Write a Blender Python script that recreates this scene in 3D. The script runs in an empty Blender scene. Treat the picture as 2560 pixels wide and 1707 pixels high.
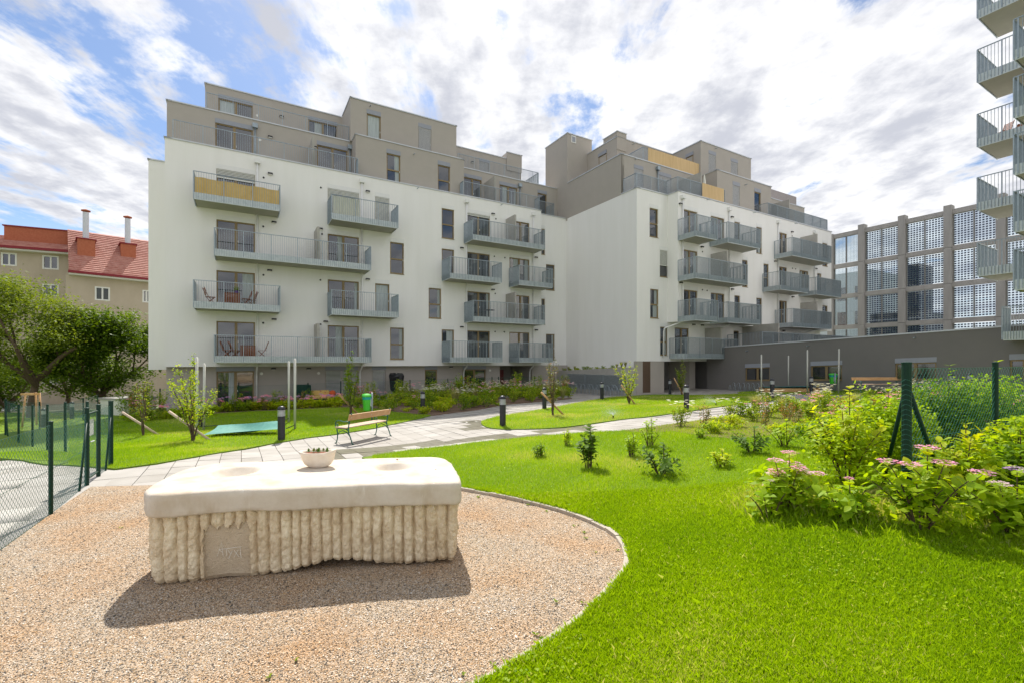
import bpy, bmesh, math, random
import numpy as np
from mathutils import Vector, Matrix
random.seed(7); RNG = np.random.default_rng(7)
R = math.radians
SC = bpy.context.scene
COL = SC.collection
# ------------------------------------------------------------------ camera
EYE = 2.05
FPX = 1166.0                                     # focal length in pixels of a 2560 px wide picture
cam_d = bpy.data.cameras.new("camera"); cam = bpy.data.objects.new("camera", cam_d); COL.objects.link(cam)
cam.location = (0, 0, EYE); cam.rotation_euler = (R(90), 0, 0)
cam_d.sensor_width = 36; cam_d.lens = 36*FPX/2560; cam_d.shift_y = 51.5/2560; cam_d.clip_start = .05; cam_d.clip_end = 3000
SC.camera = cam
# ------------------------------------------------------------------ light
SUNDIR = Vector((-.2, .76, 1)).normalized()
SUN_EL = math.asin(SUNDIR.z); SUN_ROT = math.atan2(SUNDIR.x, SUNDIR.y)
sd = bpy.data.lights.new("sun", 'SUN'); sd.energy = 2.15; sd.angle = R(.5); sd.color = (1, .955, .88)
so = bpy.data.objects.new("sun", sd); COL.objects.link(so); so.rotation_euler = SUNDIR.to_track_quat('Z', 'Y').to_euler()
so.location = (0, 0, 60)
world = bpy.data.worlds.new("World"); SC.world = world; world.use_nodes = True
SC.view_settings.view_transform = 'Standard'; SC.view_settings.look = 'None'
SC.view_settings.exposure = 1.58; SC.view_settings.gamma = 1; SC.view_settings.use_curve_mapping = False
def build_world():
    nt = world.node_tree; N = nt.nodes; L = nt.links; N.clear()
    def nd(t, **k):
        n = N.new(t)
        for a, v in k.items(): setattr(n, a, v)
        return n
    def m(op, a, b=None, c=None, clamp=False):
        n = nd('ShaderNodeMath', operation=op); n.use_clamp = clamp
        for i, v in enumerate((a, b, c)):
            if v is None: continue
            if isinstance(v, (int, float)): n.inputs[i].default_value = v
            else: L.new(v, n.inputs[i])
        return n.outputs[0]
    out = nd('ShaderNodeOutputWorld'); bg = nd('ShaderNodeBackground'); L.new(bg.outputs[0], out.inputs[0])
    sky = nd('ShaderNodeTexSky', sky_type='NISHITA'); sky.sun_disc = False; sky.sun_elevation = SUN_EL; sky.sun_rotation = SUN_ROT
    sky.air_density = 1.0; sky.dust_density = .6; sky.ozone_density = 1.6
    tc = nd('ShaderNodeTexCoord'); sp = nd('ShaderNodeSeparateXYZ'); L.new(tc.outputs['Generated'], sp.inputs[0])
    X, Y, Z = sp.outputs
    zz = m('ADD', m('MAXIMUM', Z, 0.0), .12)
    cx = m('DIVIDE', X, zz); cy = m('DIVIDE', Y, zz)
    cv = nd('ShaderNodeCombineXYZ'); L.new(cx, cv.inputs[0]); L.new(cy, cv.inputs[1])
    mp = nd('ShaderNodeMapping'); L.new(cv.outputs[0], mp.inputs[0]); mp.inputs['Rotation'].default_value = (0, 0, R(9)); mp.inputs['Scale'].default_value = (1.15, .5, 1); mp.inputs['Location'].default_value = (3.37, 1.6, 0)
    n1 = nd('ShaderNodeTexNoise'); L.new(mp.outputs[0], n1.inputs['Vector']); n1.inputs['Scale'].default_value = 2.1; n1.inputs['Detail'].default_value = 12; n1.inputs['Roughness'].default_value = .60; n1.inputs['Distortion'].default_value = .25
    n2 = nd('ShaderNodeTexNoise'); L.new(mp.outputs[0], n2.inputs['Vector']); n2.inputs['Scale'].default_value = 3.6; n2.inputs['Detail'].default_value = 8; n2.inputs['Roughness'].default_value = .5
    n3 = nd('ShaderNodeTexNoise'); L.new(cv.outputs[0], n3.inputs['Vector']); n3.inputs['Scale'].default_value = 7.5; n3.inputs['Detail'].default_value = 8; n3.inputs['Roughness'].default_value = .62
    # coverage: broken on the left, nearly closed on the right and behind
    cov = m('MULTIPLY', m('MAXIMUM', m('MINIMUM', m('MAXIMUM', m('MULTIPLY_ADD', X, 1.5, .75), 0.0), 1.0), m('MULTIPLY_ADD', Y, -1.6, .1, clamp=True)), .115)
    dens = m('ADD', m('MULTIPLY_ADD', n3.outputs['Fac'], .26, -.13), m('ADD', n1.outputs['Fac'], cov))
    mr = nd('ShaderNodeMapRange'); mr.interpolation_type = 'SMOOTHSTEP'; L.new(dens, mr.inputs[0]); mr.inputs[1].default_value = .455; mr.inputs[2].default_value = .565
    hz = nd('ShaderNodeMapRange'); L.new(Z, hz.inputs[0]); hz.inputs[1].default_value = .0; hz.inputs[2].default_value = .22; hz.inputs[3].default_value = .7; hz.inputs[4].default_value = 0.0
    cloud = m('MAXIMUM', mr.outputs[0], hz.outputs[0])
    # cloud brightness: thick parts greyer
    th = nd('ShaderNodeMapRange'); th.interpolation_type = 'SMOOTHSTEP'; L.new(m('MULTIPLY_ADD', n1.outputs['Fac'], .35, m('MULTIPLY_ADD', n3.outputs['Fac'], .48, m('MULTIPLY', n2.outputs['Fac'], .75))), th.inputs[0]); th.inputs[1].default_value = .68; th.inputs[2].default_value = .95
    cc = nd('ShaderNodeMix', data_type='RGBA'); L.new(th.outputs[0], cc.inputs['Factor']); cc.inputs['A'].default_value = (.375, .375, .38, 1); cc.inputs['B'].default_value = (.215, .222, .248, 1)
    skm = nd('ShaderNodeMix', data_type='RGBA'); skm.blend_type = 'MULTIPLY'; skm.inputs['Factor'].default_value = 1; L.new(sky.outputs[0], skm.inputs['A']); skm.inputs['B'].default_value = (.037, .041, .046, 1)
    mx = nd('ShaderNodeMix', data_type='RGBA'); L.new(cloud, mx.inputs['Factor']); L.new(skm.outputs['Result'], mx.inputs['A']); L.new(cc.outputs['Result'], mx.inputs['B'])
    L.new(mx.outputs['Result'], bg.inputs['Color']); bg.inputs['Strength'].default_value = 1.0
build_world()
# ------------------------------------------------------------------ frames
UX, UY = .865, .502                              # u runs along the facades, v away from the camera
UN = math.hypot(UX, UY); UX /= UN; UY /= UN
ANG = math.atan2(UY, UX)
def W(a, b, z): return (a*UX - b*UY, a*UY + b*UX, z + EYE)      # building frame, z measured from eye level
def ray(px): return (px-1280)/FPX
def s_on_b(px, b):                               # a where the line of sight of column px meets plane b
    X = ray(px); t = b/(-UY*X + UX); return t*(UX*X + UY), t
def s_on_a(px, a):
    X = ray(px); t = a/(UX*X + UY); return t*(-UY*X + UX), t
def zt(py, t): return (905-py)/FPX*t
# ------------------------------------------------------------------ terrain
CP = np.array([(0,2,0),(-3,4.5,0),(-6,6,0),(-7.9,9.2,-.02),(1,6,0),(-1,9,-.02),(-4,10,-.08),(4.4,4.6,.33),(5,5.5,.45),(7,7,.5),(9,9,.5),(3,3,.1),(2,8,.12),(5,9.5,.3),
 (-6.7,13.55,-.24),(-3.98,20.8,-.27),(-4.3,13.5,-.25),(-.3,15.1,-.04),(5.15,26.7,-.1),(6.75,18.05,.17),(13,23.3,.23),(17.2,26.8,.22),(10.6,31.3,-.1),(1.5,21.6,-.13),
 (-12.1,18.1,-.5),(-24,22,-1.3),(-24,27,-1.2),(-8.7,18.4,-.3),(-13.2,15.2,-.38),(-16,26.5,-.62),(-7.7,31,-.5),(.6,35.5,-.4),(8,34,-.3),(18,34,0),(22.4,25.9,.5),(25,20,.6),(9,14,.3),
 (-33,30,-1.5),(-50,46,-3.2),(-42,48,-3.2),(-60,30,-3),(32,10,.6),(0,60,-.5),(-20,-5,0),(20,-5,.4),(-9.5,4,-.05),(-12,9,-.15),(-16,14,-.6),(6,1,.3),(40,40,.5),(0,-6,0)], float)
def g_arr(x, y):
    x = np.asarray(x, float); y = np.asarray(y, float); sh = x.shape; x = x.ravel(); y = y.ravel()
    out = np.empty_like(x)
    for i in range(0, len(x), 200000):
        d2 = (x[i:i+200000, None]-CP[:, 0])**2 + (y[i:i+200000, None]-CP[:, 1])**2
        w = 1/(d2+1.6)**1.8
        out[i:i+200000] = (w*CP[:, 2]).sum(1)/w.sum(1)
    return out.reshape(sh)
def g(x, y): return float(g_arr(np.array([x]), np.array([y]))[0])
def GP(px, py):                                  # pixel of a ground point -> world
    d = EYE*FPX/(py-905)
    for _ in range(12):
        x = ray(px)*d; d = .5*d + .5*(EYE-g(x, d))*FPX/(py-905)
    x = ray(px)*d
    return Vector((x, d, g(x, d)))
# ------------------------------------------------------------------ object helpers
WPOS = {}
def wpos(o): return WPOS.get(o.name, Vector((0, 0, 0)))
def tag(o, label=None, cat=None, group=None, kind=None):
    if label: o['label'] = label
    if cat: o['category'] = cat
    if group: o['group'] = group
    if kind: o['kind'] = kind
    return o
def empty(name, loc=(0, 0, 0), rz=0, parent=None):
    o = bpy.data.objects.new(name, None); o.empty_display_size = .1; COL.objects.link(o)
    loc = Vector(loc); WPOS[o.name] = loc; o.location = loc - (wpos(parent) if parent else Vector()); o.rotation_euler = (0, 0, rz)
    if parent: o.parent = parent
    return o
def children(o): return [c for c in o.children]
def copy_tree(o, parent=None):
    c = o.copy(); COL.objects.link(c); c.parent = parent
    for ch in children(o): copy_tree(ch, c)
    return c
class MB:
    def __init__(s): s.v = []; s.f = []; s.mi = []; s.m = 0
    def add(s, vs, fs):
        n = len(s.v); s.v += [tuple(p) for p in vs]; s.f += [tuple(i+n for i in q) for q in fs]; s.mi += [s.m]*len(fs); return s
    def hexa(s, p):
        return s.add(p, [(0,3,2,1),(4,5,6,7),(0,1,5,4),(1,2,6,5),(2,3,7,6),(3,0,4,7)])
    def box(s, x0, x1, y0, y1, z0, z1):
        return s.hexa([(x0,y0,z0),(x1,y0,z0),(x1,y1,z0),(x0,y1,z0),(x0,y0,z1),(x1,y0,z1),(x1,y1,z1),(x0,y1,z1)])
    def wbox(s, a0, a1, b0, b1, z0, z1, T=None):
        T = T or W
        return s.hexa([T(a0,b0,z0),T(a1,b0,z0),T(a1,b1,z0),T(a0,b1,z0),T(a0,b0,z1),T(a1,b0,z1),T(a1,b1,z1),T(a0,b1,z1)])
    def tube(s, pts, rad, n=8, cap=True, closed=False):
        pts = [Vector(p) for p in pts]; k = len(pts)
        if not hasattr(rad, '__len__'): rad = [rad]*k
        base = len(s.v); up = None
        for i, p in enumerate(pts):
            if closed: t = pts[(i+1) % k]-pts[i-1]
            else: t = pts[min(i+1, k-1)]-pts[max(i-1, 0)]
            t.normalize()
            if up is None:
                up = t.orthogonal().normalized()
            else:
                up = (up - t*up.dot(t)); up = up.normalized() if up.length > 1e-5 else t.orthogonal().normalized()
            w = t.cross(up)
            for j in range(n):
                a = 2*math.pi*j/n; s.v.append(tuple(p + (up*math.cos(a)+w*math.sin(a))*rad[i]))
        for i in range(k if closed else k-1):
            i2 = (i+1) % k
            for j in range(n):
                s.f.append((base+i*n+j, base+i*n+(j+1) % n, base+i2*n+(j+1) % n, base+i2*n+j)); s.mi.append(s.m)
        if cap and not closed:
            s.f.append(tuple(base+j for j in range(n))[::-1]); s.mi.append(s.m)
            s.f.append(tuple(base+(k-1)*n+j for j in range(n))); s.mi.append(s.m)
        return s
    def lathe(s, prof, n=24, c=(0, 0, 0), cap=True):
        base = len(s.v)
        for r, z in prof:
            for j in range(n):
                a = 2*math.pi*j/n; s.v.append((c[0]+r*math.cos(a), c[1]+r*math.sin(a), c[2]+z))
        for i in range(len(prof)-1):
            for j in range(n):
                s.f.append((base+i*n+j, base+i*n+(j+1) % n, base+(i+1)*n+(j+1) % n, base+(i+1)*n+j)); s.mi.append(s.m)
        if cap:
            s.f.append(tuple(base+j for j in range(n))[::-1]); s.mi.append(s.m)
            s.f.append(tuple(base+(len(prof)-1)*n+j for j in range(n))); s.mi.append(s.m)
        return s
    def build(s, name, mat, parent=None, smooth=False, bevel=0, label=None, kind=None):
        if not s.v: return None
        a = np.array(s.v, float); lo = a.min(0); hi = a.max(0)
        org = Vector(((lo[0]+hi[0])/2, (lo[1]+hi[1])/2, lo[2]))
        me = bpy.data.meshes.new(name); me.from_pydata([tuple(p) for p in (a-np.array(org))], [], s.f)
        mats = mat if isinstance(mat, (list, tuple)) else [mat]
        for mm in mats: me.materials.append(mm)
        if len(mats) > 1: me.polygons.foreach_set('material_index', s.mi)
        o = bpy.data.objects.new(name, me); COL.objects.link(o); WPOS[o.name] = org
        o.location = org - (wpos(parent) if parent else Vector())
        if parent: o.parent = parent
        if smooth:
            me.polygons.foreach_set('use_smooth', [True]*len(me.polygons))
        if bevel:
            b = o.modifiers.new('b', 'BEVEL'); b.width = bevel; b.segments = 2; b.limit_method = 'ANGLE'
        if label: o['label'] = label
        if kind: o['kind'] = kind
        me.update()
        return o
def np_mesh(name, verts, faces_flat, per, mat, parent=None, attr=None, kind=None, smooth=False):
    """verts (n,3), faces as flat index array with `per` corners each; attr = per-face float."""
    me = bpy.data.meshes.new(name); nf = len(faces_flat)//per
    org = Vector((float(verts[:, 0].mean()), float(verts[:, 1].mean()), float(verts[:, 2].min()))) if parent is not False else Vector()
    v = verts - np.array(org)
    me.vertices.add(len(v)); me.vertices.foreach_set('co', v.astype(np.float32).ravel())
    me.loops.add(len(faces_flat)); me.loops.foreach_set('vertex_index', faces_flat.astype(np.int32))
    me.polygons.add(nf); me.polygons.foreach_set('loop_start', np.arange(0, nf*per, per, dtype=np.int32))
    try: me.polygons.foreach_set('loop_total', np.full(nf, per, np.int32))
    except Exception: pass
    if attr is not None:
        at = me.attributes.new('rnd', 'FLOAT', 'FACE'); at.data.foreach_set('value', attr.astype(np.float32))
    me.update(calc_edges=True)
    for mm in (mat if isinstance(mat, (list, tuple)) else [mat]): me.materials.append(mm)
    if smooth: me.polygons.foreach_set('use_smooth', [True]*nf)
    o = bpy.data.objects.new(name, me); COL.objects.link(o)
    WPOS[o.name] = org
    o.location = org - (wpos(parent) if parent else Vector())
    if parent: o.parent = parent
    if kind: o['kind'] = kind
    return o
# ------------------------------------------------------------------ materials
def _mk(name):
    m = bpy.data.materials.new(name); m.use_nodes = True; nt = m.node_tree; b = nt.nodes['Principled BSDF']; return m, nt, b
def mat(name, c, rough=.7, metal=0, var=.12, scale=6, bump=0, bscale=80, spec=.4, c2=None, detail=6, streak=0, coord='Object'):
    m, nt, b = _mk(name); N, L = nt.nodes, nt.links
    b.inputs['Roughness'].default_value = rough; b.inputs['Metallic'].default_value = metal; b.inputs['Specular IOR Level'].default_value = spec
    tc = N.new('ShaderNodeTexCoord'); src = tc.outputs[coord]
    if coord == 'World':
        pass
    no = N.new('ShaderNodeTexNoise'); no.inputs['Scale'].default_value = scale; no.inputs['Detail'].default_value = detail; no.inputs['Roughness'].default_value = .65
    if streak:
        mp = N.new('ShaderNodeMapping'); mp.inputs['Scale'].default_value = (1, 1, streak); L.new(src, mp.inputs[0]); L.new(mp.outputs[0], no.inputs['Vector'])
    else: L.new(src, no.inputs['Vector'])
    mx = N.new('ShaderNodeMix'); mx.data_type = 'RGBA'
    r = N.new('ShaderNodeMapRange'); r.inputs[1].default_value = .3; r.inputs[2].default_value = .7; L.new(no.outputs['Fac'], r.inputs[0])
    L.new(r.outputs[0], mx.inputs['Factor'])
    if c2 is None:
        mx.inputs['A'].default_value = tuple(x*(1-var) for x in c)+(1,); mx.inputs['B'].default_value = tuple(min(1, x*(1+var)) for x in c)+(1,)
    else:
        mx.inputs['A'].default_value = tuple(c)+(1,); mx.inputs['B'].default_value = tuple(c2)+(1,)
    L.new(mx.outputs['Result'], b.inputs['Base Color'])
    if bump:
        n2 = N.new('ShaderNodeTexNoise'); n2.inputs['Scale'].default_value = bscale; n2.inputs['Detail'].default_value = 5; L.new(src, n2.inputs['Vector'])
        bp = N.new('ShaderNodeBump'); bp.inputs['Strength'].default_value = bump; bp.inputs['Distance'].default_value = .02; L.new(n2.outputs['Fac'], bp.inputs['Height']); L.new(bp.outputs[0], b.inputs['Normal'])
    return m
def leafmat(name, c1, c2, tr=.45, rough=.45, c3=None, gloss=.35):
    m, nt, b = _mk(name); N, L = nt.nodes, nt.links
    at = N.new('ShaderNodeAttribute'); at.attribute_name = 'rnd'
    oi = N.new('ShaderNodeObjectInfo'); ad = N.new('ShaderNodeMath'); ad.operation = 'ADD'; L.new(at.outputs['Fac'], ad.inputs[0])
    mu = N.new('ShaderNodeMath'); mu.operation = 'MULTIPLY'; mu.inputs[1].default_value = .45; L.new(oi.outputs['Random'], mu.inputs[0]); L.new(mu.outputs[0], ad.inputs[1])
    fr = N.new('ShaderNodeMath'); fr.operation = 'MINIMUM'; fr.inputs[1].default_value = 1; L.new(ad.outputs[0], fr.inputs[0])
    cr = N.new('ShaderNodeValToRGB'); cr.color_ramp.elements[0].color = tuple(c1)+(1,); cr.color_ramp.elements[1].color = tuple(c2)+(1,); cr.color_ramp.elements[1].position = .9 if c3 else 1
    if c3:
        e = cr.color_ramp.elements.new(1.0); e.color = tuple(c3)+(1,)
    L.new(fr.outputs[0], cr.inputs[0]); L.new(cr.outputs[0], b.inputs['Base Color']); b.inputs['Roughness'].default_value = rough; b.inputs['Specular IOR Level'].default_value = gloss
    t = N.new('ShaderNodeBsdfTranslucent'); mu2 = N.new('ShaderNodeMix'); mu2.data_type = 'RGBA'; mu2.blend_type = 'MULTIPLY'; mu2.inputs['Factor'].default_value = 1
    L.new(cr.outputs[0], mu2.inputs['A']); mu2.inputs['B'].default_value = (1.5, 1.35, .5, 1); L.new(mu2.outputs['Result'], t.inputs[0])
    ms = N.new('ShaderNodeMixShader'); ms.inputs[0].default_value = tr; L.new(b.outputs[0], ms.inputs[1]); L.new(t.outputs[0], ms.inputs[2]); L.new(ms.outputs[0], nt.nodes['Material Output'].inputs[0])
    return m
def glassmat(name, base, rough=.04, spec=1.0, ior=1.75, obj_var=True):
    m, nt, b = _mk(name); N, L = nt.nodes, nt.links
    oi = N.new('ShaderNodeObjectInfo'); cr = N.new('ShaderNodeValToRGB'); cr.color_ramp.interpolation = 'LINEAR'
    cr.color_ramp.elements[0].color = tuple(base)+(1,); cr.color_ramp.elements[1].color = tuple(x*2.6 for x in base)+(1,)
    tc = N.new('ShaderNodeTexCoord'); no = N.new('ShaderNodeTexNoise'); no.inputs['Scale'].default_value = .9; L.new(tc.outputs['Object'], no.inputs['Vector'])
    ad = N.new('ShaderNodeMath'); ad.operation = 'MULTIPLY'; L.new(oi.outputs['Random'], ad.inputs[0]); L.new(no.outputs['Fac'], ad.inputs[1]); L.new(ad.outputs[0], cr.inputs[0])
    L.new(cr.outputs[0], b.inputs['Base Color']); b.inputs['Roughness'].default_value = rough; b.inputs['IOR'].default_value = ior
    bp = N.new('ShaderNodeBump'); bp.inputs['Strength'].default_value = .04; bp.inputs['Distance'].default_value = .05; L.new(no.outputs['Fac'], bp.inputs['Height']); L.new(bp.outputs[0], b.inputs['Normal'])
    return m
M = {}
M['white'] = mat('white_render', (.88, .87, .85), .9, c2=(.83, .82, .79), scale=1.3, streak=.12, bump=.12, bscale=60)
M['greybrown'] = mat('taupe_render', (.42, .385, .345), .9, var=.035, scale=1.2, bump=.15, bscale=60)
M['greyanth'] = mat('grey_render', (.19, .18, .17), .9, var=.035, scale=1.2, bump=.15, bscale=60)
M['galv'] = mat('galvanised_steel', (.33, .385, .42), .42, .55, var=.16, scale=9, spec=.5)
M['galvsheet'] = mat('galvanised_sheet', (.50, .56, .57), .45, .3, c2=(.68, .72, .72), scale=5)
M['concrete'] = mat('concrete', (.40, .385, .35), .85, var=.10, scale=2.5, bump=.2, bscale=30)
M['concreted'] = mat('weathered_concrete', (.35, .335, .32), .85, var=.14, scale=1.2, bump=.2, bscale=30, streak=.25)
M['soffit'] = mat('balcony_slab', (.40, .39, .335), .85, var=.08, scale=1.5)
M['coping'] = mat('coping_sheet', (.56, .58, .61), .4, .25, var=.05, scale=3)
M['bronze'] = mat('bronze_frame', (.265, .19, .09), .5, .1, var=.08, scale=4)
M['boxwhite'] = mat('white_shutter_box', (.80, .80, .785), .6, var=.02)
M['boxgrey'] = mat('grey_shutter_box', (.31, .325, .37), .55, var=.03)
M['blind'] = mat('blind_slats', (.50, .50, .50), .5, .1, var=.04)
M['blindw'] = mat('pale_blind_slats', (.70, .71, .66), .5, var=.04)
M['glass'] = glassmat('window_glass', (.010, .014, .02), ior=2.1)
M['curtain'] = mat('curtain', (.45, .50, .50), .7, var=.2, scale=8, streak=.1)
M['black'] = mat('black_metal', (.02, .02, .022), .45, .3, var=.1)
M['lens'] = mat('lamp_lens', (.75, .74, .68), .3, var=.03)
M['brown'] = mat('brown_louver', (.14, .09, .06), .6, var=.08)
M['red'] = mat('dark_red', (.13, .012, .012), .5)
M['green'] = mat('green_powder_coat', (.002, .030, .017), .5, .0, var=.1, scale=20, spec=.3)
M['mesh'] = mat('green_wire', (.02, .14, .105), .45, .0, var=.08, spec=.5)
M['benchiron'] = mat('bench_iron', (.01, .10, .072), .42, var=.1, spec=.5)
M['woodb'] = mat('bench_wood', (.48, .25, .10), .5, c2=(.60, .37, .18), scale=5, streak=1, bump=.08, bscale=40)
M['woodseat'] = mat('bleached_bench_wood', (.44, .29, .19), .5, c2=(.56, .41, .29), scale=5)
M['stake'] = mat('tree_stake_wood', (.50, .27, .11), .75, c2=(.66, .42, .22), scale=12)
M['stakep'] = mat('pale_stake_wood', (.56, .42, .32), .75, c2=(.66, .52, .42), scale=12)
M['teak'] = mat('reddish_garden_wood', (.22, .065, .025), .5, c2=(.30, .10, .04), scale=8)
M['bamboo'] = mat('bamboo_mat', (.60, .41, .20), .8, c2=(.80, .60, .34), scale=30, streak=.02)
M['yellow'] = mat('yellow_cloth', (.74, .50, .17), .85, c2=(.84, .62, .27), scale=2)
M['stone'] = mat('limestone_smooth', (.60, .51, .405), .8, var=.12, scale=3.5, bump=.14, bscale=25, detail=10)
M['stonerough'] = mat('limestone_chiselled', (.58, .44, .275), .9, c2=(.74, .61, .42), scale=9, bump=.7, bscale=38, detail=8)
M['stonepanel'] = mat('limestone_pitted', (.50, .395, .265), .95, c2=(.64, .53, .39), scale=5, bump=.9, bscale=90)
M['carve'] = mat('fresh_chisel_mark', (.78, .75, .68), .9)
M['rust'] = mat('rusty_support', (.16, .045, .02), .9, c2=(.25, .08, .03), scale=20)
M['binbody'] = mat('green_plastic', (.06, .50, .03), .35, var=.04, spec=.5)
M['binblue'] = mat('blue_band', (.01, .33, .38), .4, var=.05)
M['net'] = mat('green_cover_net', (.04, .20, .16), .7, c2=(.10, .30, .25), scale=10)
M['pole'] = mat('pale_pole', (.52, .52, .46), .5, .1, var=.06)
M['bollard'] = mat('anthracite_paint', (.035, .035, .042), .4, .2, var=.1)
M['bark'] = mat('bark', (.085, .055, .035), .9, c2=(.15, .105, .07), scale=14, bump=.5, bscale=30)
M['barkgreen'] = mat('green_twig', (.11, .13, .04), .8, c2=(.18, .13, .07), scale=20)
M['soil'] = mat('soil_mulch', (.10, .055, .035), .95, c2=(.26, .17, .12), scale=26, bump=.8, bscale=60, coord='Object')
M['lawnbase'] = mat('turf_soil', (.10, .17, .006), .95, c2=(.15, .24, .008), scale=9, bump=.5, bscale=50)
M['ground'] = mat('far_ground', (.10, .16, .04), .95, c2=(.22, .20, .15), scale=.25)
M['joint'] = mat('paving_bed', (.30, .235, .17), .95, c2=(.40, .33, .26), scale=30)
M['kerb'] = mat('edging_concrete', (.44, .385, .31), .85, var=.12, scale=12, bump=.2, bscale=60)
M['roofred'] = mat('red_roof_tile', (.36, .13, .095), .8, c2=(.50, .26, .21), scale=2.2)
M['redtrim'] = mat('dark_red_gutter', (.22, .012, .02), .5)
M['brick'] = mat('chimney_brick', (.36, .10, .05), .9, c2=(.45, .15, .08), scale=6)
M['beige'] = mat('beige_old_render', (.43, .355, .27), .95, c2=(.52, .44, .345), scale=.7, bump=.2, bscale=30, streak=.4, detail=9)
M['whitetrim'] = mat('white_window_paint', (.75, .74, .70), .5, var=.03)
M['pavefar'] = mat('pale_paving', (.46, .45, .43), .9, var=.06, scale=2)
M['cellblue'] = mat('solar_cell', (.012, .02, .06), .2, var=.2, spec=.6)
M['bgwhite'] = mat('pale_panel_wall', (.62, .66, .70), .7, var=.04)
M['cloth'] = mat('cream_cloth', (.72, .72, .64), .8, var=.03)
def stonemat(name, c1, c2, stain, facet):
    m, nt, b = _mk(name); N, L = nt.nodes, nt.links; ge = N.new('ShaderNodeNewGeometry')
    def noise(sc, det, vec=None, stretch=None):
        n = N.new('ShaderNodeTexNoise'); n.inputs['Scale'].default_value = sc; n.inputs['Detail'].default_value = det; n.inputs['Roughness'].default_value = .65
        if stretch: mp = N.new('ShaderNodeMapping'); mp.inputs['Scale'].default_value = (1, 1, stretch); L.new(ge.outputs['Position'], mp.inputs[0]); L.new(mp.outputs[0], n.inputs['Vector'])
        else: L.new(ge.outputs['Position'], n.inputs['Vector'])
        return n.outputs['Fac']
    def ramp(f, a, b_): r = N.new('ShaderNodeMapRange'); r.inputs[1].default_value = a; r.inputs[2].default_value = b_; r.clamp = True; L.new(f, r.inputs[0]); return r.outputs[0]
    def mix(f, A, B): x = N.new('ShaderNodeMix'); x.data_type = 'RGBA'; L.new(f, x.inputs['Factor']); [L.new(v, x.inputs[k]) if not isinstance(v, tuple) else setattr(x.inputs[k], 'default_value', v+(1,)) for k, v in (('A', A), ('B', B))]; return x.outputs['Result']
    col = mix(ramp(noise(5, 10), .35, .65), c1, c2); col = mix(ramp(noise(2.2, 6, stretch=.5), .52, .72), col, stain); col = mix(ramp(noise(16, 4, stretch=.06), .66, .74), col, (.74, .70, .62)); col = mix(ramp(noise(60, 3), .70, .76), col, tuple(x*.5 for x in c1))
    L.new(col, b.inputs['Base Color']); b.inputs['Roughness'].default_value = .9; b.inputs['Specular IOR Level'].default_value = .25
    v = N.new('ShaderNodeTexVoronoi'); v.inputs['Scale'].default_value = facet; L.new(ge.outputs['Position'], v.inputs['Vector'])
    b1 = N.new('ShaderNodeBump'); b1.inputs['Strength'].default_value = .55 if facet < 60 else .12; b1.inputs['Distance'].default_value = .012; b1.invert = True; L.new(v.outputs['Distance'], b1.inputs['Height'])
    n = noise(70, 6); b2 = N.new('ShaderNodeBump'); b2.inputs['Strength'].default_value = .5; b2.inputs['Distance'].default_value = .004; L.new(n, b2.inputs['Height']); L.new(b1.outputs[0], b2.inputs['Normal']); L.new(b2.outputs[0], b.inputs['Normal']); return m
M['stone'] = stonemat('limestone_smooth', (.56, .485, .39), (.64, .575, .49), (.48, .39, .28), 120)
M['stonerough'] = stonemat('limestone_chiselled', (.60, .48, .325), (.78, .68, .50), (.50, .38, .23), 42)
M['terracotta'] = mat('bowl_stone', (.72, .60, .47), .85, c2=(.82, .74, .64), scale=7, bump=.2, bscale=40)
M['cover'] = mat('black_cover', (.012, .012, .014), .35, var=.2, bump=.6, bscale=6)
# paving slabs: pale, some wet
def slabmat():
    m, nt, b = _mk('paving_slab'); N, L = nt.nodes, nt.links
    oi = N.new('ShaderNodeObjectInfo'); at = N.new('ShaderNodeAttribute'); at.attribute_name = 'rnd'
    tc = N.new('ShaderNodeTexCoord'); ge = N.new('ShaderNodeNewGeometry')
    n1 = N.new('ShaderNodeTexNoise'); n1.inputs['Scale'].default_value = 1.6; n1.inputs['Detail'].default_value = 8; L.new(ge.outputs['Position'], n1.inputs['Vector'])
    ad = N.new('ShaderNodeMath'); ad.operation = 'ADD'; L.new(oi.outputs['Random'], ad.inputs[0]); L.new(at.outputs['Fac'], ad.inputs[1])
    ad2 = N.new('ShaderNodeMath'); ad2.operation = 'MULTIPLY_ADD'; ad2.inputs[1].default_value = .35; L.new(ad.outputs[0], ad2.inputs[0]); L.new(n1.outputs['Fac'], ad2.inputs[2])
    cr = N.new('ShaderNodeValToRGB'); cr.color_ramp.elements[0].position = .35; cr.color_ramp.elements[0].color = (.30, .275, .24, 1); cr.color_ramp.elements[1].position = .95; cr.color_ramp.elements[1].color = (.42, .395, .36, 1)
    L.new(ad2.outputs[0], cr.inputs[0]); L.new(cr.outputs[0], b.inputs['Base Color']); b.inputs['Roughness'].default_value = .85
    n2 = N.new('ShaderNodeTexNoise'); n2.inputs['Scale'].default_value = 90; L.new(ge.outputs['Position'], n2.inputs['Vector'])
    bp = N.new('ShaderNodeBump'); bp.inputs['Strength'].default_value = .2; bp.inputs['Distance'].default_value = .01; L.new(n2.outputs['Fac'], bp.inputs['Height']); L.new(bp.outputs[0], b.inputs['Normal'])
    return m
M['slab'] = slabmat()
M['slabwet'] = mat('wet_paving_slab', (.13, .12, .075), .3, c2=(.24, .215, .16), scale=5, spec=.5)
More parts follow.
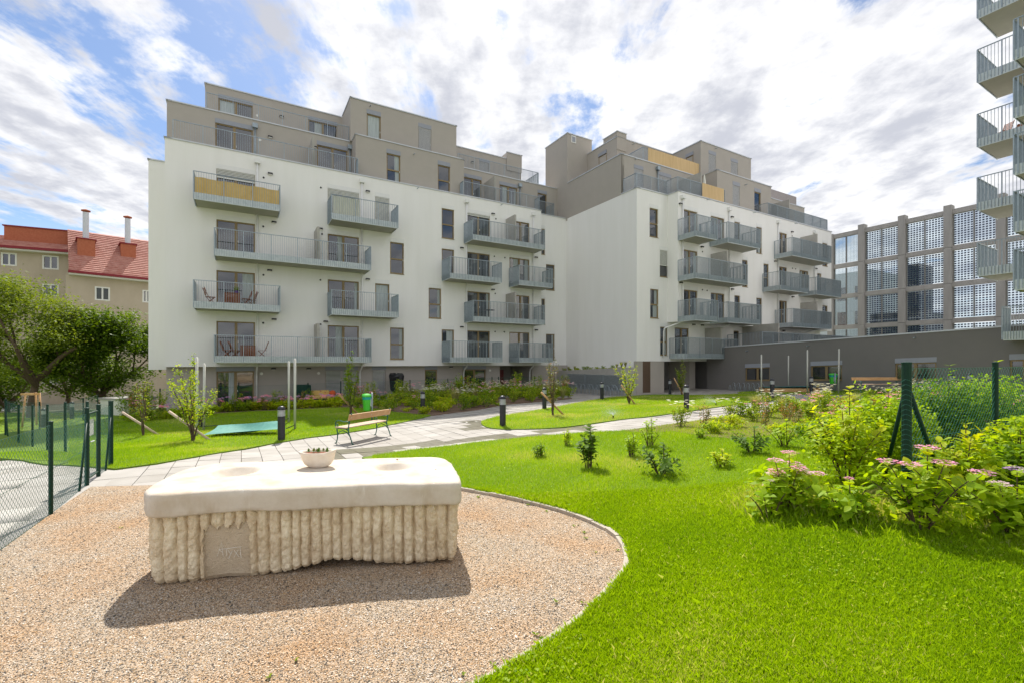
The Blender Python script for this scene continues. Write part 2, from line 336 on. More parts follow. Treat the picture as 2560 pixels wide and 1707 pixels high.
def gravelmat():
    m, nt, b = _mk('gravel'); N, L = nt.nodes, nt.links
    ge = N.new('ShaderNodeNewGeometry'); v = N.new('ShaderNodeTexVoronoi'); v.inputs['Scale'].default_value = 150; L.new(ge.outputs['Position'], v.inputs['Vector'])
    sp = N.new('ShaderNodeSeparateXYZ'); L.new(v.outputs['Color'], sp.inputs[0])
    cr = N.new('ShaderNodeValToRGB'); e = cr.color_ramp.elements; e[0].position = .0; e[0].color = (.05, .04, .035, 1); e[1].position = 1; e[1].color = (.62, .56, .48, 1)
    for p, c in ((.17, (.12, .095, .07)), (.32, (.33, .255, .17)), (.52, (.47, .375, .26)), (.7, (.42, .27, .13)), (.85, (.56, .49, .39))):
        x = e.new(p); x.color = c+(1,)
    L.new(sp.outputs[0], cr.inputs[0])
    n = N.new('ShaderNodeTexNoise'); n.inputs['Scale'].default_value = 1.1; n.inputs['Detail'].default_value = 5; L.new(ge.outputs['Position'], n.inputs['Vector'])
    r = N.new('ShaderNodeValToRGB'); r.color_ramp.elements[0].position = .35; r.color_ramp.elements[0].color = (1.0, 1.0, 1.02, 1); r.color_ramp.elements[1].position = .68; r.color_ramp.elements[1].color = (1.0, .80, .62, 1); L.new(n.outputs['Fac'], r.inputs[0])
    mx = N.new('ShaderNodeMix'); mx.data_type = 'RGBA'; mx.blend_type = 'MULTIPLY'; mx.inputs['Factor'].default_value = 1; L.new(cr.outputs[0], mx.inputs['A']); L.new(r.outputs[0], mx.inputs['B'])
    L.new(mx.outputs['Result'], b.inputs['Base Color']); b.inputs['Roughness'].default_value = .9
    bp = N.new('ShaderNodeBump'); bp.inputs['Strength'].default_value = .9; bp.inputs['Distance'].default_value = .006; bp.invert = True; L.new(v.outputs['Distance'], bp.inputs['Height']); L.new(bp.outputs[0], b.inputs['Normal'])
    return m
M['gravel'] = gravelmat()
def pebblemat():
    m, nt, b = _mk('pebble'); N, L = nt.nodes, nt.links
    at = N.new('ShaderNodeAttribute'); at.attribute_name = 'rnd'
    cr = N.new('ShaderNodeValToRGB'); cr.color_ramp.interpolation = 'CONSTANT'; e = cr.color_ramp.elements; e[0].position = .0; e[0].color = (.045, .04, .035, 1); e[1].position = .94; e[1].color = (.74, .69, .62, 1)
    for p, c in ((.15, (.13, .11, .085)), (.28, (.34, .265, .175)), (.46, (.49, .39, .27)), (.66, (.42, .26, .11)), (.78, (.58, .50, .40))):
        x = e.new(p); x.color = c+(1,)
    L.new(at.outputs['Fac'], cr.inputs[0]); b.inputs['Roughness'].default_value = .8
    ge = N.new('ShaderNodeNewGeometry'); n = N.new('ShaderNodeTexNoise'); n.inputs['Scale'].default_value = 1.1; n.inputs['Detail'].default_value = 5; L.new(ge.outputs['Position'], n.inputs['Vector'])
    r = N.new('ShaderNodeValToRGB'); q = r.color_ramp.elements; q[0].position = .30; q[0].color = (.84, .86, .90, 1); q[1].position = .72; q[1].color = (1.0, .78, .56, 1); x = q.new(.5); x.color = (1, 1, 1, 1); L.new(n.outputs['Fac'], r.inputs[0])
    mx = N.new('ShaderNodeMix'); mx.data_type = 'RGBA'; mx.blend_type = 'MULTIPLY'; mx.inputs['Factor'].default_value = 1; L.new(cr.outputs[0], mx.inputs['A']); L.new(r.outputs[0], mx.inputs['B']); L.new(mx.outputs['Result'], b.inputs['Base Color'])
    return m
M['pebble'] = pebblemat()
M['grass'] = leafmat('grass_blade', (.145, .295, .004), (.33, .49, .006), tr=.5, rough=.5, c3=(.48, .50, .20), gloss=.4)
M['leafbright'] = leafmat('bright_leaf', (.17, .33, .006), (.42, .55, .010), tr=.5, c3=(.48, .50, .03), rough=.55, gloss=.25)
M['leafyel'] = leafmat('yellow_green_leaf', (.24, .38, .006), (.60, .62, .012), tr=.5, c3=(.52, .32, .03), rough=.55, gloss=.25)
M['leafdark'] = leafmat('dark_leaf', (.05, .12, .014), (.17, .28, .03), tr=.42, rough=.6, gloss=.2)
M['leafold'] = leafmat('old_tree_leaf', (.05, .10, .010), (.20, .27, .03), tr=.42, rough=.6, gloss=.2)
M['leafmid'] = leafmat('mid_green_leaf', (.075, .18, .006), (.25, .39, .012), tr=.5, c3=(.40, .46, .05), rough=.55, gloss=.25)
M['leaftree'] = leafmat('tree_leaf', (.028, .075, .006), (.18, .28, .014), tr=.42, rough=.55, gloss=.25)
M['leafred'] = leafmat('reddish_leaf', (.10, .15, .02), (.26, .25, .09), tr=.4, c3=(.48, .18, .08))
M['leafgrey'] = leafmat('ornamental_grass', (.24, .28, .09), (.42, .42, .20), tr=.4)
M['fwhite'] = leafmat('white_petal', (.78, .78, .74), (.85, .85, .82), tr=.3)
M['fpink'] = leafmat('pink_petal', (.85, .18, .55), (.95, .52, .80), tr=.4)
M['flilac'] = leafmat('lilac_petal', (.42, .22, .62), (.62, .40, .74), tr=.35)
M['fpale'] = leafmat('pale_pink_petal', (.72, .50, .62), (.80, .62, .70), tr=.35)
# ================================================================== GROUND
def inpoly(x, y, poly):
    x = np.asarray(x); y = np.asarray(y); r = np.zeros(x.shape, bool); n = len(poly)
    for i in range(n):
        x1, y1 = poly[i][0], poly[i][1]; x2, y2 = poly[i-1][0], poly[i-1][1]
        c = (y1 > y) != (y2 > y)
        with np.errstate(divide='ignore', invalid='ignore'):
            xi = (x2-x1)*(y-y1)/((y2-y1) if y2 != y1 else 1e-9)+x1
        r ^= c & (x < xi)
    return r
def smooth_poly(P, it=2):
    for _ in range(it):
        Q = []
        for i in range(len(P)):
            a = P[i]; b = P[(i+1) % len(P)]
            Q += [(a[0]*.75+b[0]*.25, a[1]*.75+b[1]*.25), (a[0]*.25+b[0]*.75, a[1]*.25+b[1]*.75)]
        P = Q
    return P
def sheet(name, poly, dz, m, step=1.0, kind='structure', skirt=0, parent=None, parts_label=None):
    bm = bmesh.new(); vs = [bm.verts.new((p[0], p[1], 0)) for p in poly]
    es = [bm.edges.new((vs[i], vs[(i+1) % len(vs)])) for i in range(len(vs))]
    bmesh.ops.triangle_fill(bm, use_beauty=True, edges=es)
    xs = [p[0] for p in poly]; ys = [p[1] for p in poly]
    for ax, lo, hi in ((0, min(xs), max(xs)), (1, min(ys), max(ys))):
        k = math.ceil(lo/step)*step
        while k < hi:
            co = [0, 0, 0]; no = [0, 0, 0]; co[ax] = k; no[ax] = 1
            bmesh.ops.bisect_plane(bm, geom=bm.verts[:]+bm.edges[:]+bm.faces[:], plane_co=co, plane_no=no); k += step
    if skirt:
        be = [e for e in bm.edges if len(e.link_faces) == 1]
        r = bmesh.ops.extrude_edge_only(bm, edges=be)
        low = {v for v in r['geom'] if isinstance(v, bmesh.types.BMVert)}
    else: low = set()
    bm.verts.index_update()
    xy = np.array([v.co[:2] for v in bm.verts]); gz = g_arr(xy[:, 0], xy[:, 1])
    for v, z in zip(bm.verts, gz): v.co.z = z+dz-(skirt if v in low else 0)
    for f in bm.faces:
        f.normal_update()
        if f.normal.z < -.2: f.normal_flip()
    me = bpy.data.meshes.new(name); bm.to_mesh(me); bm.free(); me.materials.append(m)
    o = bpy.data.objects.new(name, me); COL.objects.link(o)
    if parent: o.parent = parent
    if kind: o['kind'] = kind
    return o
def P2(lst): return [tuple(GP(*p)[:2]) for p in lst]
left_edge_px = [(289,1174),(394,1160),(493.6,1142.5),(589.5,1126),(671.6,1111),(766.7,1095),(836,1086.6),(940,1070),(1005,1056),(1048.6,1046.5),(1077.5,1038.7)]
bed_edge_px = [(1077.5,1038.7),(1133.7,1031),(1200,1023),(1267,1010.5),(1354.5,1003),(1430,996)]
LE = P2(left_edge_px); BE = P2(bed_edge_px)
bfr = [W(a, b, 0)[:2] for a, b in ((13.5, 31.2), (9, 31.3), (2, 31.3), (-8, 31.5))]   # foot of the left building
lawn_left = LE + P2([(1040,1036),(985,1030),(940,1022),(853,1019),(745,1024),(640,1028),(540,1034),(430,1040),(345,1042)]) + [(-19.5, 21.5), (-20.5, 18), (-14.2, 12.4), (-9.6, 9.6)]
LAWN_LEFT = lawn_left
bed_left = P2([(1040,1036),(985,1030),(940,1022),(853,1019),(745,1024),(640,1028),(540,1034),(430,1040),(345,1042)])[::-1] + [LE[-1]] + BE[1:]+ [bfr[0], bfr[1], bfr[2], bfr[3], (-21, 24.5)]
ISLAND = smooth_poly(P2([(1203,1054),(1223,1046.8),(1248.5,1040),(1300,1032),(1400,1015.4),(1451.7,1005),(1512,994.8),(1555,990.5),(1606.6,986.7),(1668.6,985.6),(1800,985.4),(1870,985.6),(1936.5,987),(1955,993),(1945.7,1000.7),(1858,1007.6),(1789.6,1018),(1720.7,1028.3),(1628.9,1042),(1560,1047.8),(1490.9,1057.8),(1385,1071),(1280,1073.6),(1248.5,1073),(1217.9,1069.3),(1203,1061)]), 1)
low_edge = P2([(905,1145),(1031.6,1125.4),(1133.7,1115),(1184.7,1107.6),(1300,1096),(1359,1090.7),(1464.5,1081.5),(1543.6,1079),(1596,1073.6),(1701.8,1059),(1807,1045),(1900,1034),(2000,1022),(2120,1012),(2260,1003),(2420,998),(2600,996)])
# gravel circle
GC = P2([(1154.4,1227),(1253,1244),(1330,1261),(1406,1280),(1470,1303),(1528.6,1331),(1556,1356),(1568,1390),(1574.5,1421),(1552.4,1451.7),(1501.4,1506),(1440,1567),(1362,1622),(1276.9,1676),(1225.8,1707)])
GCa = [(-1.3, 7.5), (-.8-.02, 7.42)] + GC[1:] + [(-.75, 2.45), (-1.7, 1.75), (-3.0, 1.3)]
fence_foot = [GP(277,1165), GP(217,1212), GP(127,1286), GP(0,1378)]
GRAVEL = [(-7.0, 7.75), (-5.6, 7.9), (-3.6, 8.0), (-2.2, 7.85)] + GCa + [(-4.4, 1.6), (-5.05, 3.3), (-5.6, 5.1), (-6.2, 6.25)]
LOWLAWN = [low_edge[0]] + low_edge[1:] + [(34, 26), (34, 6), (12, -4), (2, -3), (-2.4, -2), (-3.0, 1.25)] + GCa[::-1][1:-1] + [(-1.75, 8.1)]
RSTRIP = P2([(1843,981),(1860,978.5),(1900,976.5),(1990,975),(2075,974.5),(2180,974),(2300,972),(2480,968)]) + P2([(2480,985),(2300,986),(2240,986),(2075,986),(2000,985.5),(1900,984.5),(1850,983.5)])
gr = sheet('ground', [(-90, -30), (90, -30), (90, 110), (-90, 110)], -.10, M['ground'], 3.0)
far = MB()
rr = [(70, -.4), (250, -2), (1400, -4)]
for (r0, z0), (r1, z1) in ((rr[0], rr[1]), (rr[1], rr[2])):
    for k in range(48):
        a0 = 2*math.pi*k/48; a1 = 2*math.pi*(k+1)/48
        n = len(far.v); far.v += [(r0*math.cos(a0), r0*math.sin(a0), z0-4), (r1*math.cos(a0), r1*math.sin(a0), z1-4), (r1*math.cos(a1), r1*math.sin(a1), z1-4), (r0*math.cos(a1), r0*math.sin(a1), z0-4)]
        far.f.append((n, n+1, n+2, n+3)); far.mi.append(0)
far.build('terrain', M['ground'], kind='structure')
lawnL = sheet('lawn', LAWN_LEFT, .03, M['lawnbase'], .8, skirt=.07)
lawnI = sheet('lawn', ISLAND, .03, M['lawnbase'], .8, skirt=.07)
lawnD = sheet('lawn', LOWLAWN, .03, M['lawnbase'], .6, skirt=.07)
lawnR = sheet('lawn', RSTRIP, .03, M['lawnbase'], .8, skirt=.07)
sheet('flower_bed', bed_left, .035, M['soil'], .8, skirt=.05)
BEDR = P2([(1560,1079),(1700,1059),(1810,1045),(1900,1034),(2000,1022),(2120,1012),(2300,1002),(2560,997),(2560,1120),(2300,1150),(2060,1110),(1960,1086),(1850,1100),(1760,1094),(1680,1080),(1620,1086)])
sheet('flower_bed', BEDR, .042, M['soil'], .6, skirt=.02)
gravel = sheet('gravel', GRAVEL, .012, M['gravel'], .5, skirt=.08)
# left of the fence: a small lawn beyond a paved yard
LYARD = [tuple(p[:2]) for p in (GP(0,1135), GP(60,1148), GP(130,1160), GP(215,1165), GP(270,1158), GP(240,1135), GP(190,1120), GP(110,1104), GP(30,1092))]
LY2 = [tuple(p[:2]) for p in (GP(-60,1068), GP(0,1062), GP(120,1062), GP(230,1062), GP(262,1090), GP(225,1064), GP(230,1036), GP(100,1034), GP(-60,1034))]
lawnY = sheet('lawn', [(-30,14),(-14.5,11.6),(-8.6,9.6),(-8.3,10.2),(-14,12.8),(-21,18),(-34,20)], .035, M['lawnbase'], .8, skirt=.07)
lawnZ = sheet('lawn', [(-21.5,18.6),(-20.5,22.5),(-21,25),(-20,32),(-60,34),(-60,20),(-34,21.2)], .035, M['lawnbase'], .8, skirt=.07)
LAWNY = [(-30,14),(-14.5,11.6),(-8.6,9.6),(-8.3,10.2),(-14,12.8),(-21,18),(-34,20)]
LAWNZ = [(-21.5,18.6),(-20.5,22.5),(-21,25),(-20,32),(-60,34),(-60,20),(-34,21.2)]
# paving: bed sheet + slabs laid along the building directions
PAVE = [(-7.0,7.8),(-8.2,9.2),(-9.6,10.2)] + LE + BE[1:] + [W(14.5,31,0)[:2], W(22.6,31.2,0)[:2], W(23.9,24.4,0)[:2], W(27,26.3,0)[:2], W(31.3,26.3,0)[:2], W(31.35,5,0)[:2], (34, 10), (30, 13)] + [p for p in low_edge[::-1]] + [(-1.75, 8.0)]
path = sheet('path', PAVE, -.05, M['joint'], 1.0)
YARD = [(-8.3,9.3),(-7.0,7.6),(-6.3,6.2),(-5.6,4.9),(-5.0,3.2),(-4.4,1.6),(-4.2,-4),(-20,-4),(-34,6),(-30,13.6),(-14.3,11.3)]
yard = sheet('paved_yard', YARD, -.06, M['joint'], 1.0)
def slab_field(poly, excl, parent, a0, a1, b0, b1, sa, sb, offs=0, gap=.012, limit=300, wet=None, near=None):
    na = int((a1-a0)/sa); nb = int((b1-b0)/sb)
    ia, ib = np.meshgrid(np.arange(na), np.arange(nb), indexing='ij'); ia = ia.ravel(); ib = ib.ravel()
    ca = a0+(ia+.5)*sa; cb = b0+(ib+.5+.0*(ia % 2))*sb + (ia % 2)*offs*sb
    x = ca*UX-cb*UY; y = ca*UY+cb*UX
    keep = np.zeros(len(x), bool)
    for da, db in ((0, 0), (-.48, -.48), (.48, -.48), (.48, .48), (-.48, .48)):
        xx = (ca+da*sa)*UX-(cb+db*sb)*UY; yy = (ca+da*sa)*UY+(cb+db*sb)*UX
        keep |= inpoly(xx, yy, poly)
    for e in excl:
        inn = np.ones(len(x), bool)
        for da, db in ((-.5, -.5), (.5, -.5), (.5, .5), (-.5, .5)):
            xx = (ca+da*sa)*UX-(cb+db*sb)*UY; yy = (ca+da*sa)*UY+(cb+db*sb)*UX
            inn &= inpoly(xx, yy, e)
        keep &= ~inn
    ca, cb, x, y = ca[keep], cb[keep], x[keep], y[keep]
    vis = (y > 2.5) & (np.abs(x/np.maximum(y, .1)) < 1.1)
    dist = np.where(vis, y, 900+np.abs(y)); order = np.argsort(dist)
    nrm = []; hs = sa/2-gap/2; hb = sb/2-gap/2
    cells = {}
    allv = []; k = 0; stuffv = []; rnds = []
    e = .15
    for cnt, i in enumerate(order):
        z0 = g(x[i], y[i]); dzda = (g(x[i]+UX*e, y[i]+UY*e)-z0)/e; dzdb = (g(x[i]-UY*e, y[i]+UX*e)-z0)/e
        jz = random.uniform(-.002, .002); c = []
        for zz in (-.046, jz):
            for da, db in ((-hs, -hb), (hs, -hb), (hs, hb), (-hs, hb)):
                c.append((da*UX-db*UY, da*UY+db*UX, zz+da*dzda+db*dzdb))
        iswet = wet is not None and wet(ca[i], cb[i], x[i], y[i])
        if cnt < limit:
            mb = MB(); mb.hexa(c); me = bpy.data.meshes.new('slab'); me.from_pydata(mb.v, [], mb.f[1:]); me.materials.append(M['slabwet'] if iswet else M['slab'])
            o = bpy.data.objects.new('slab', me); COL.objects.link(o); o.location = (x[i], y[i], z0); o.parent = parent
        else:
            stuffv.append(np.array(c)+np.array((x[i], y[i], z0))); rnds.append(1 if iswet else 0)
    if stuffv:
        for wv, mname in ((0, 'slab'), (1, 'slabwet')):
            sel = [v for v, r_ in zip(stuffv, rnds) if r_ == wv]
            if not sel: continue
            V = np.concatenate(sel); n = len(sel)
            base = np.array([(4,5,6,7),(0,1,5,4),(1,2,6,5),(2,3,7,6),(3,0,4,7)])
            F = (base[None]+np.arange(n)[:, None, None]*8).reshape(-1)
            np_mesh('slabs', V, F, 4, M[mname], parent=parent, attr=np.repeat(RNG.random(n), 5), kind='stuff')
def wetf(a, b, x, y):
    # damp strip that the sprinklers leave along the lower lawn
    if not (8 < y < 19): return False
    X = x/y*FPX+1280; Yp = 905+(EYE-g(x, y))/y*FPX
    edge = np.interp(X, [905,1031,1184,1300,1464,1600], [1145,1125,1107,1096,1081,1073])
    d = edge-Yp
    if 760 < X < 1480 and 3 < d < 26-((X-760)/720*10): return random.random() < .72
    return 1150 < X < 1215 and 1050 < Yp < 1076 and random.random() < .8
slab_field(PAVE, [LAWN_LEFT, ISLAND, LOWLAWN, GRAVEL, bed_left], path, -10, 34, 6, 32, .4, .6, limit=290, wet=wetf)
slab_field(YARD, [GRAVEL, LAWNY], yard, -20, 4, -2, 15, .8, .8, limit=130)
# edging of the gravel circle
edg = empty('gravel_edging', (0, 0, 0)); tag(edg, 'curved pale concrete edging between the gravel bed and the lawn', 'edging')
arc = GCa[1:]
pts = []
for i in range(len(arc)-1):
    p, q = Vector(arc[i]), Vector(arc[i+1]); n = max(1, round((q-p).length/.05))
    for k in range(n): pts.append(p.lerp(q, k/n))
for _ in range(30): pts = [pts[0]]+[(pts[i-1]+pts[i]*2+pts[i+1])/4 for i in range(1, len(pts)-1)]+[pts[-1]]
ARC = pts
i = 0
while i < len(pts)-1:
    j = min(len(pts)-1, i+6); a, b = pts[i], pts[j]; d = (b-a).normalized(); nn = Vector((-d.y, d.x))*.03
    a2 = a+d*.004; b2 = b-d*.004; mb = MB(); za = g(*a); zb = g(*b); h = .055+random.uniform(-.006, .006)
    mb.hexa([(a2.x+nn.x, a2.y+nn.y, za-.05), (a2.x-nn.x, a2.y-nn.y, za-.05), (b2.x-nn.x, b2.y-nn.y, zb-.05), (b2.x+nn.x, b2.y+nn.y, zb-.05),
             (a2.x+nn.x, a2.y+nn.y, za+h), (a2.x-nn.x, a2.y-nn.y, za+h), (b2.x-nn.x, b2.y-nn.y, zb+h), (b2.x+nn.x, b2.y+nn.y, zb+h)])
    mb.build('edging_stone', M['kerb'], edg, bevel=.006); i = j
# low concrete kerbs along lawn edges at the path
# ------------------------------------------------------------------ pebbles
def pebbles(n):
    d = 2.4*(7.6/2.4)**(RNG.random(n)); X = RNG.uniform(-1.15, .45, n); x = X*d; y = d
    ok = inpoly(x, y, GRAVEL); x, y = x[ok], y[ok]; n = len(x)
    z = g_arr(x, y)+.014; s = RNG.uniform(.0024, .0050, n)*np.where(RNG.random(n) < .01, 1.9, 1)*(1+(y-2.5)*.12)
    th = RNG.uniform(0, math.pi, n); el = RNG.uniform(1.0, 1.8, n)
    oc = np.array([(1,0,0),(0,1,0),(-1,0,0),(0,-1,0),(.1,.1,.62)])
    v = oc[None]*s[:, None, None]*np.stack([el, np.ones(n), np.ones(n)], 1)[:, None, :]
    c, sn = np.cos(th), np.sin(th)
    vx = v[..., 0]*c[:, None]-v[..., 1]*sn[:, None]; vy = v[..., 0]*sn[:, None]+v[..., 1]*c[:, None]
    V = np.stack([vx+x[:, None], vy+y[:, None], v[..., 2]+z[:, None]+RNG.uniform(-.002, .003, n)[:, None]], 2).reshape(-1, 3)
    f = np.array([(0,1,4),(1,2,4),(2,3,4),(3,0,4)])
    F = (f[None]+np.arange(n)[:, None, None]*5).reshape(-1)
    return np_mesh('pebbles', V, F, 3, M['pebble'], attr=np.repeat(RNG.random(n), 4), kind='stuff')
pb = pebbles(110000); tag(pb, 'fine beige and brown gravel around the stone table', 'gravel')
# ------------------------------------------------------------------ grass blades
def grass(name, poly, n, dmin, dmax, label, xr=(-1.2, 1.2), hs=1.0, fixed=None, tri=True):
    if fixed is not None: x, y = fixed
    else:
        # density falls with the distance so that the number per picture area stays even
        u = RNG.random(n); d = 1/(1/dmin-(u*(1/dmin-1/dmax))); d = dmin*(dmax/dmin)**(u) if dmax/dmin < 40 else d
        X = RNG.uniform(xr[0], xr[1], n); x = X*d; y = d
        ok = inpoly(x, y, poly); x, y = x[ok], y[ok]
    n = len(x)
    lf = (np.sin(x*1.7+np.sin(y*1.3)*2)+np.sin(y*2.1+x*.6)+np.sin(x*4.3-y*3.1)*.6)/2.6
    tuft = .5+.5*np.sin(x*23+3*np.sin(y*9))*np.sin(y*21+2*np.sin(x*11))
    hh = (.020+.030*RNG.random(n)+.014*tuft*RNG.random(n)+.008*lf)*hs
    hh *= np.where(RNG.random(n) < .006, 1.7, 1)
    far = np.clip((y-4)/10, 0, 3)
    hh *= (1+.12*far)*1.12; wd = (.0010+.0013*RNG.random(n))*(1+1.4*far)*(1.25 if tri else 1)
    th = RNG.uniform(0, 2*math.pi, n); lean = RNG.normal(0, .34 if tri else .27, n)+.10; la = RNG.uniform(0, 2*math.pi, n)
    z = g_arr(x, y)+.03
    dx, dy = np.cos(th)*wd, np.sin(th)*wd
    lx, ly = np.cos(la)*lean*hh, np.sin(la)*lean*hh
    p0 = np.stack([x-dx, y-dy, z-.004], 1); p1 = np.stack([x+dx, y+dy, z-.004], 1)
    p2 = np.stack([x+dx*.75+lx*.38, y+dy*.75+ly*.38, z+hh*.62], 1); p3 = np.stack([x+lx*1.15, y+ly*1.15, z+hh*(1-.12*np.abs(lean))], 1)
    k_ = 3 if tri else 4
    V = np.stack([p0, p1, p3] if tri else [p0, p1, p2, p3], 1).reshape(-1, 3)
    F = np.arange(k_*n)
    patch = .32+.30*lf+.16*np.sin(x*.9+y*.7)+.10*tuft-.05
    rnd = np.clip(patch+RNG.normal(0, .16, n), 0, .93); rnd = np.where(RNG.random(n) < .022, 1.6, rnd)
    o = np_mesh(name, V, F, k_, M['grass'], attr=rnd, kind='stuff'); tag(o, label, 'grass'); return o
grass('grass', LOWLAWN, 680000, 2.55, 7.0, 'bright green lawn grass nearest the camera, right of the gravel bed', xr=(-.3, 1.16), tri=False)
grass('grass', LOWLAWN, 640000, 5.0, 21, 'bright green lawn grass from the shrubs back to the path', xr=(-.3, 1.16))
grass('grass', LOWLAWN, 60000, 2.2, 9, 'lawn grass at the far right beside the fence shrubs', xr=(1.16, 2.0))
grass('grass', LOWLAWN, 50000, 1.5, 2.55, 'lawn grass right at the feet of the camera', xr=(-.3, 2.2))
grass('grass', LAWN_LEFT, 260000, 9, 27, 'mown grass on the left lawn under the building', xr=(-.95, -.1))
grass('grass', ISLAND, 150000, 14, 30, 'bright grass on the curved lawn island between the paths', xr=(-.1, .62))
grass('grass', LAWNY, 60000, 9, 22, 'grass behind the green wire fence', xr=(-1.15, -.7))
grass('grass', LAWNZ, 30000, 18, 33, 'far grass below the old beige house', xr=(-1.15, -.7))
grass('grass', RSTRIP, 30000, 24, 32, 'narrow grass strip in front of the low grey wall', xr=(.4, 1.15))
# longer unmown tufts round the shrubs and along the edges
def tufts():
    n = 26000; cx = RNG.uniform(2.2, 6.2, n); cy = RNG.uniform(3.9, 6.8, n)
    cz = (cx-3.4)*.9+(cy-5.2)*.0
    ok = (RNG.random(n) < np.clip((cx-2.2)/1.5, 0, 1)*np.exp(-((cy-(5.5-.28*(cx-3)))/.55)**2)) & inpoly(cx, cy, LOWLAWN); x, y = cx[ok], cy[ok]
    k = 16; ax, ay = [], []
    n = 9000; t = RNG.random(n)*(len(ARC)-1); i0 = t.astype(int); A = np.array([(p.x, p.y) for p in ARC]); p = A[i0]+(A[np.minimum(i0+1, len(A)-1)]-A[i0])*(t-i0)[:, None]
    q = p+RNG.normal(0, .035, (n, 2))+np.array([.035, .02]); ok = inpoly(q[:, 0], q[:, 1], LOWLAWN); q = q[ok]
    grass('tall_grass', None, 0, 1, 2, 'long unmown grass around the flowering shrubs', hs=2.3, fixed=(x, y), tri=False)
    grass('edge_grass', None, 0, 1, 2, 'longer grass leaning over the curved edging', hs=1.4, fixed=(q[:, 0], q[:, 1]), tri=False)
tufts()
# clover and small leaves in the turf
def clover():
    n = 16000; u = RNG.random(n); d = 2.7*(14/2.7)**u; X = RNG.uniform(-.2, 1.15, n); x = X*d; y = d
    f = np.sin(x*2.3+1)+np.sin(y*2.9+x)+np.sin(x*5.1-y*1.7)*.7
    ok = inpoly(x, y, LOWLAWN) & (f+RNG.normal(0, .8, n) > 1.2); x, y = x[ok], y[ok]; n = len(x)
    z = g_arr(x, y)+.03+RNG.uniform(.028, .05, n); s = RNG.uniform(.007, .014, n); th = RNG.uniform(0, 6.28, n)
    V = np.stack([np.stack([x+np.cos(th+k*math.pi/2)*s, y+np.sin(th+k*math.pi/2)*s, z+RNG.normal(0, .004, n)], 1) for k in range(4)], 1).reshape(-1, 3)
    F = (np.array([0, 1, 2, 3])[None]+np.arange(n)[:, None]*4).reshape(-1)
    o = np_mesh('clover', V, F, 4, M['leafbright'], attr=RNG.random(n), kind='stuff'); tag(o, 'small clover leaves scattered through the near lawn', 'clover')
clover()
def weeds():
    V = []
    for _ in range(40):
        if random.random() < .6: p = ARC[random.randrange(len(ARC))]; x, y = p.x-random.uniform(.04, .4), p.y+random.uniform(-.1, .1)
        else: x, y = random.uniform(-5, .4), random.uniform(2.8, 7.4)
        if not inpoly(np.array([x]), np.array([y]), GRAVEL)[0] or (-3.7 < x < -.4 and 4.1 < y < 6): continue
        z = g(x, y)+.015
        for k in range(random.randint(5, 12)):
            a = random.uniform(0, 6.28); l = random.uniform(.012, .035); c, s_ = math.cos(a), math.sin(a); w = l*.3
            V += [(x, y, z), (x+c*l*.6-s_*w, y+s_*l*.6+c*w, z+l*.5), (x+c*l, y+s_*l, z+l*.55), (x+c*l*.6+s_*w, y+s_*l*.6-c*w, z+l*.5)]
    V = np.array(V); o = np_mesh('weeds', V, np.arange(len(V)), 4, M['leafmid'], attr=RNG.random(len(V)//4), kind='stuff'); tag(o, 'tiny green weeds sprouting in the gravel and at its edging', 'weeds')
weeds()
# ================================================================== BUILDINGS
WR = random.Random(4)
class Plane:
    """wall plane: s runs along it, d goes into the wall. kind 'b': b = const, facing -v; kind 'a': a = const, facing -u."""
    def __init__(s, kind, c, slope=0, s0=0): s.k = kind; s.c = c; s.sl = slope; s.s0 = s0
    def pt(p, s, d, z):
        z = z+p.sl*(s-p.s0)
        return W(s, p.c+d, z) if p.k == 'b' else W(p.c+d, s, z)
    def s(p, px): return (s_on_b if p.k == 'b' else s_on_a)(px, p.c)[0]
    def sz(p, px, py):
        s, t = (s_on_b if p.k == 'b' else s_on_a)(px, p.c)
        return s, zt(py, t)-p.sl*(s-p.s0)
    def box(p, mb, s0, s1, d0, d1, z0, z1):
        P = [(s0,d0,z0),(s1,d0,z0),(s1,d1,z0),(s0,d1,z0),(s0,d0,z1),(s1,d0,z1),(s1,d1,z1),(s0,d1,z1)]
        if p.k == 'a': P = [P[i] for i in (1,0,3,2,5,4,7,6)]
        return mb.hexa([p.pt(*q) for q in P])
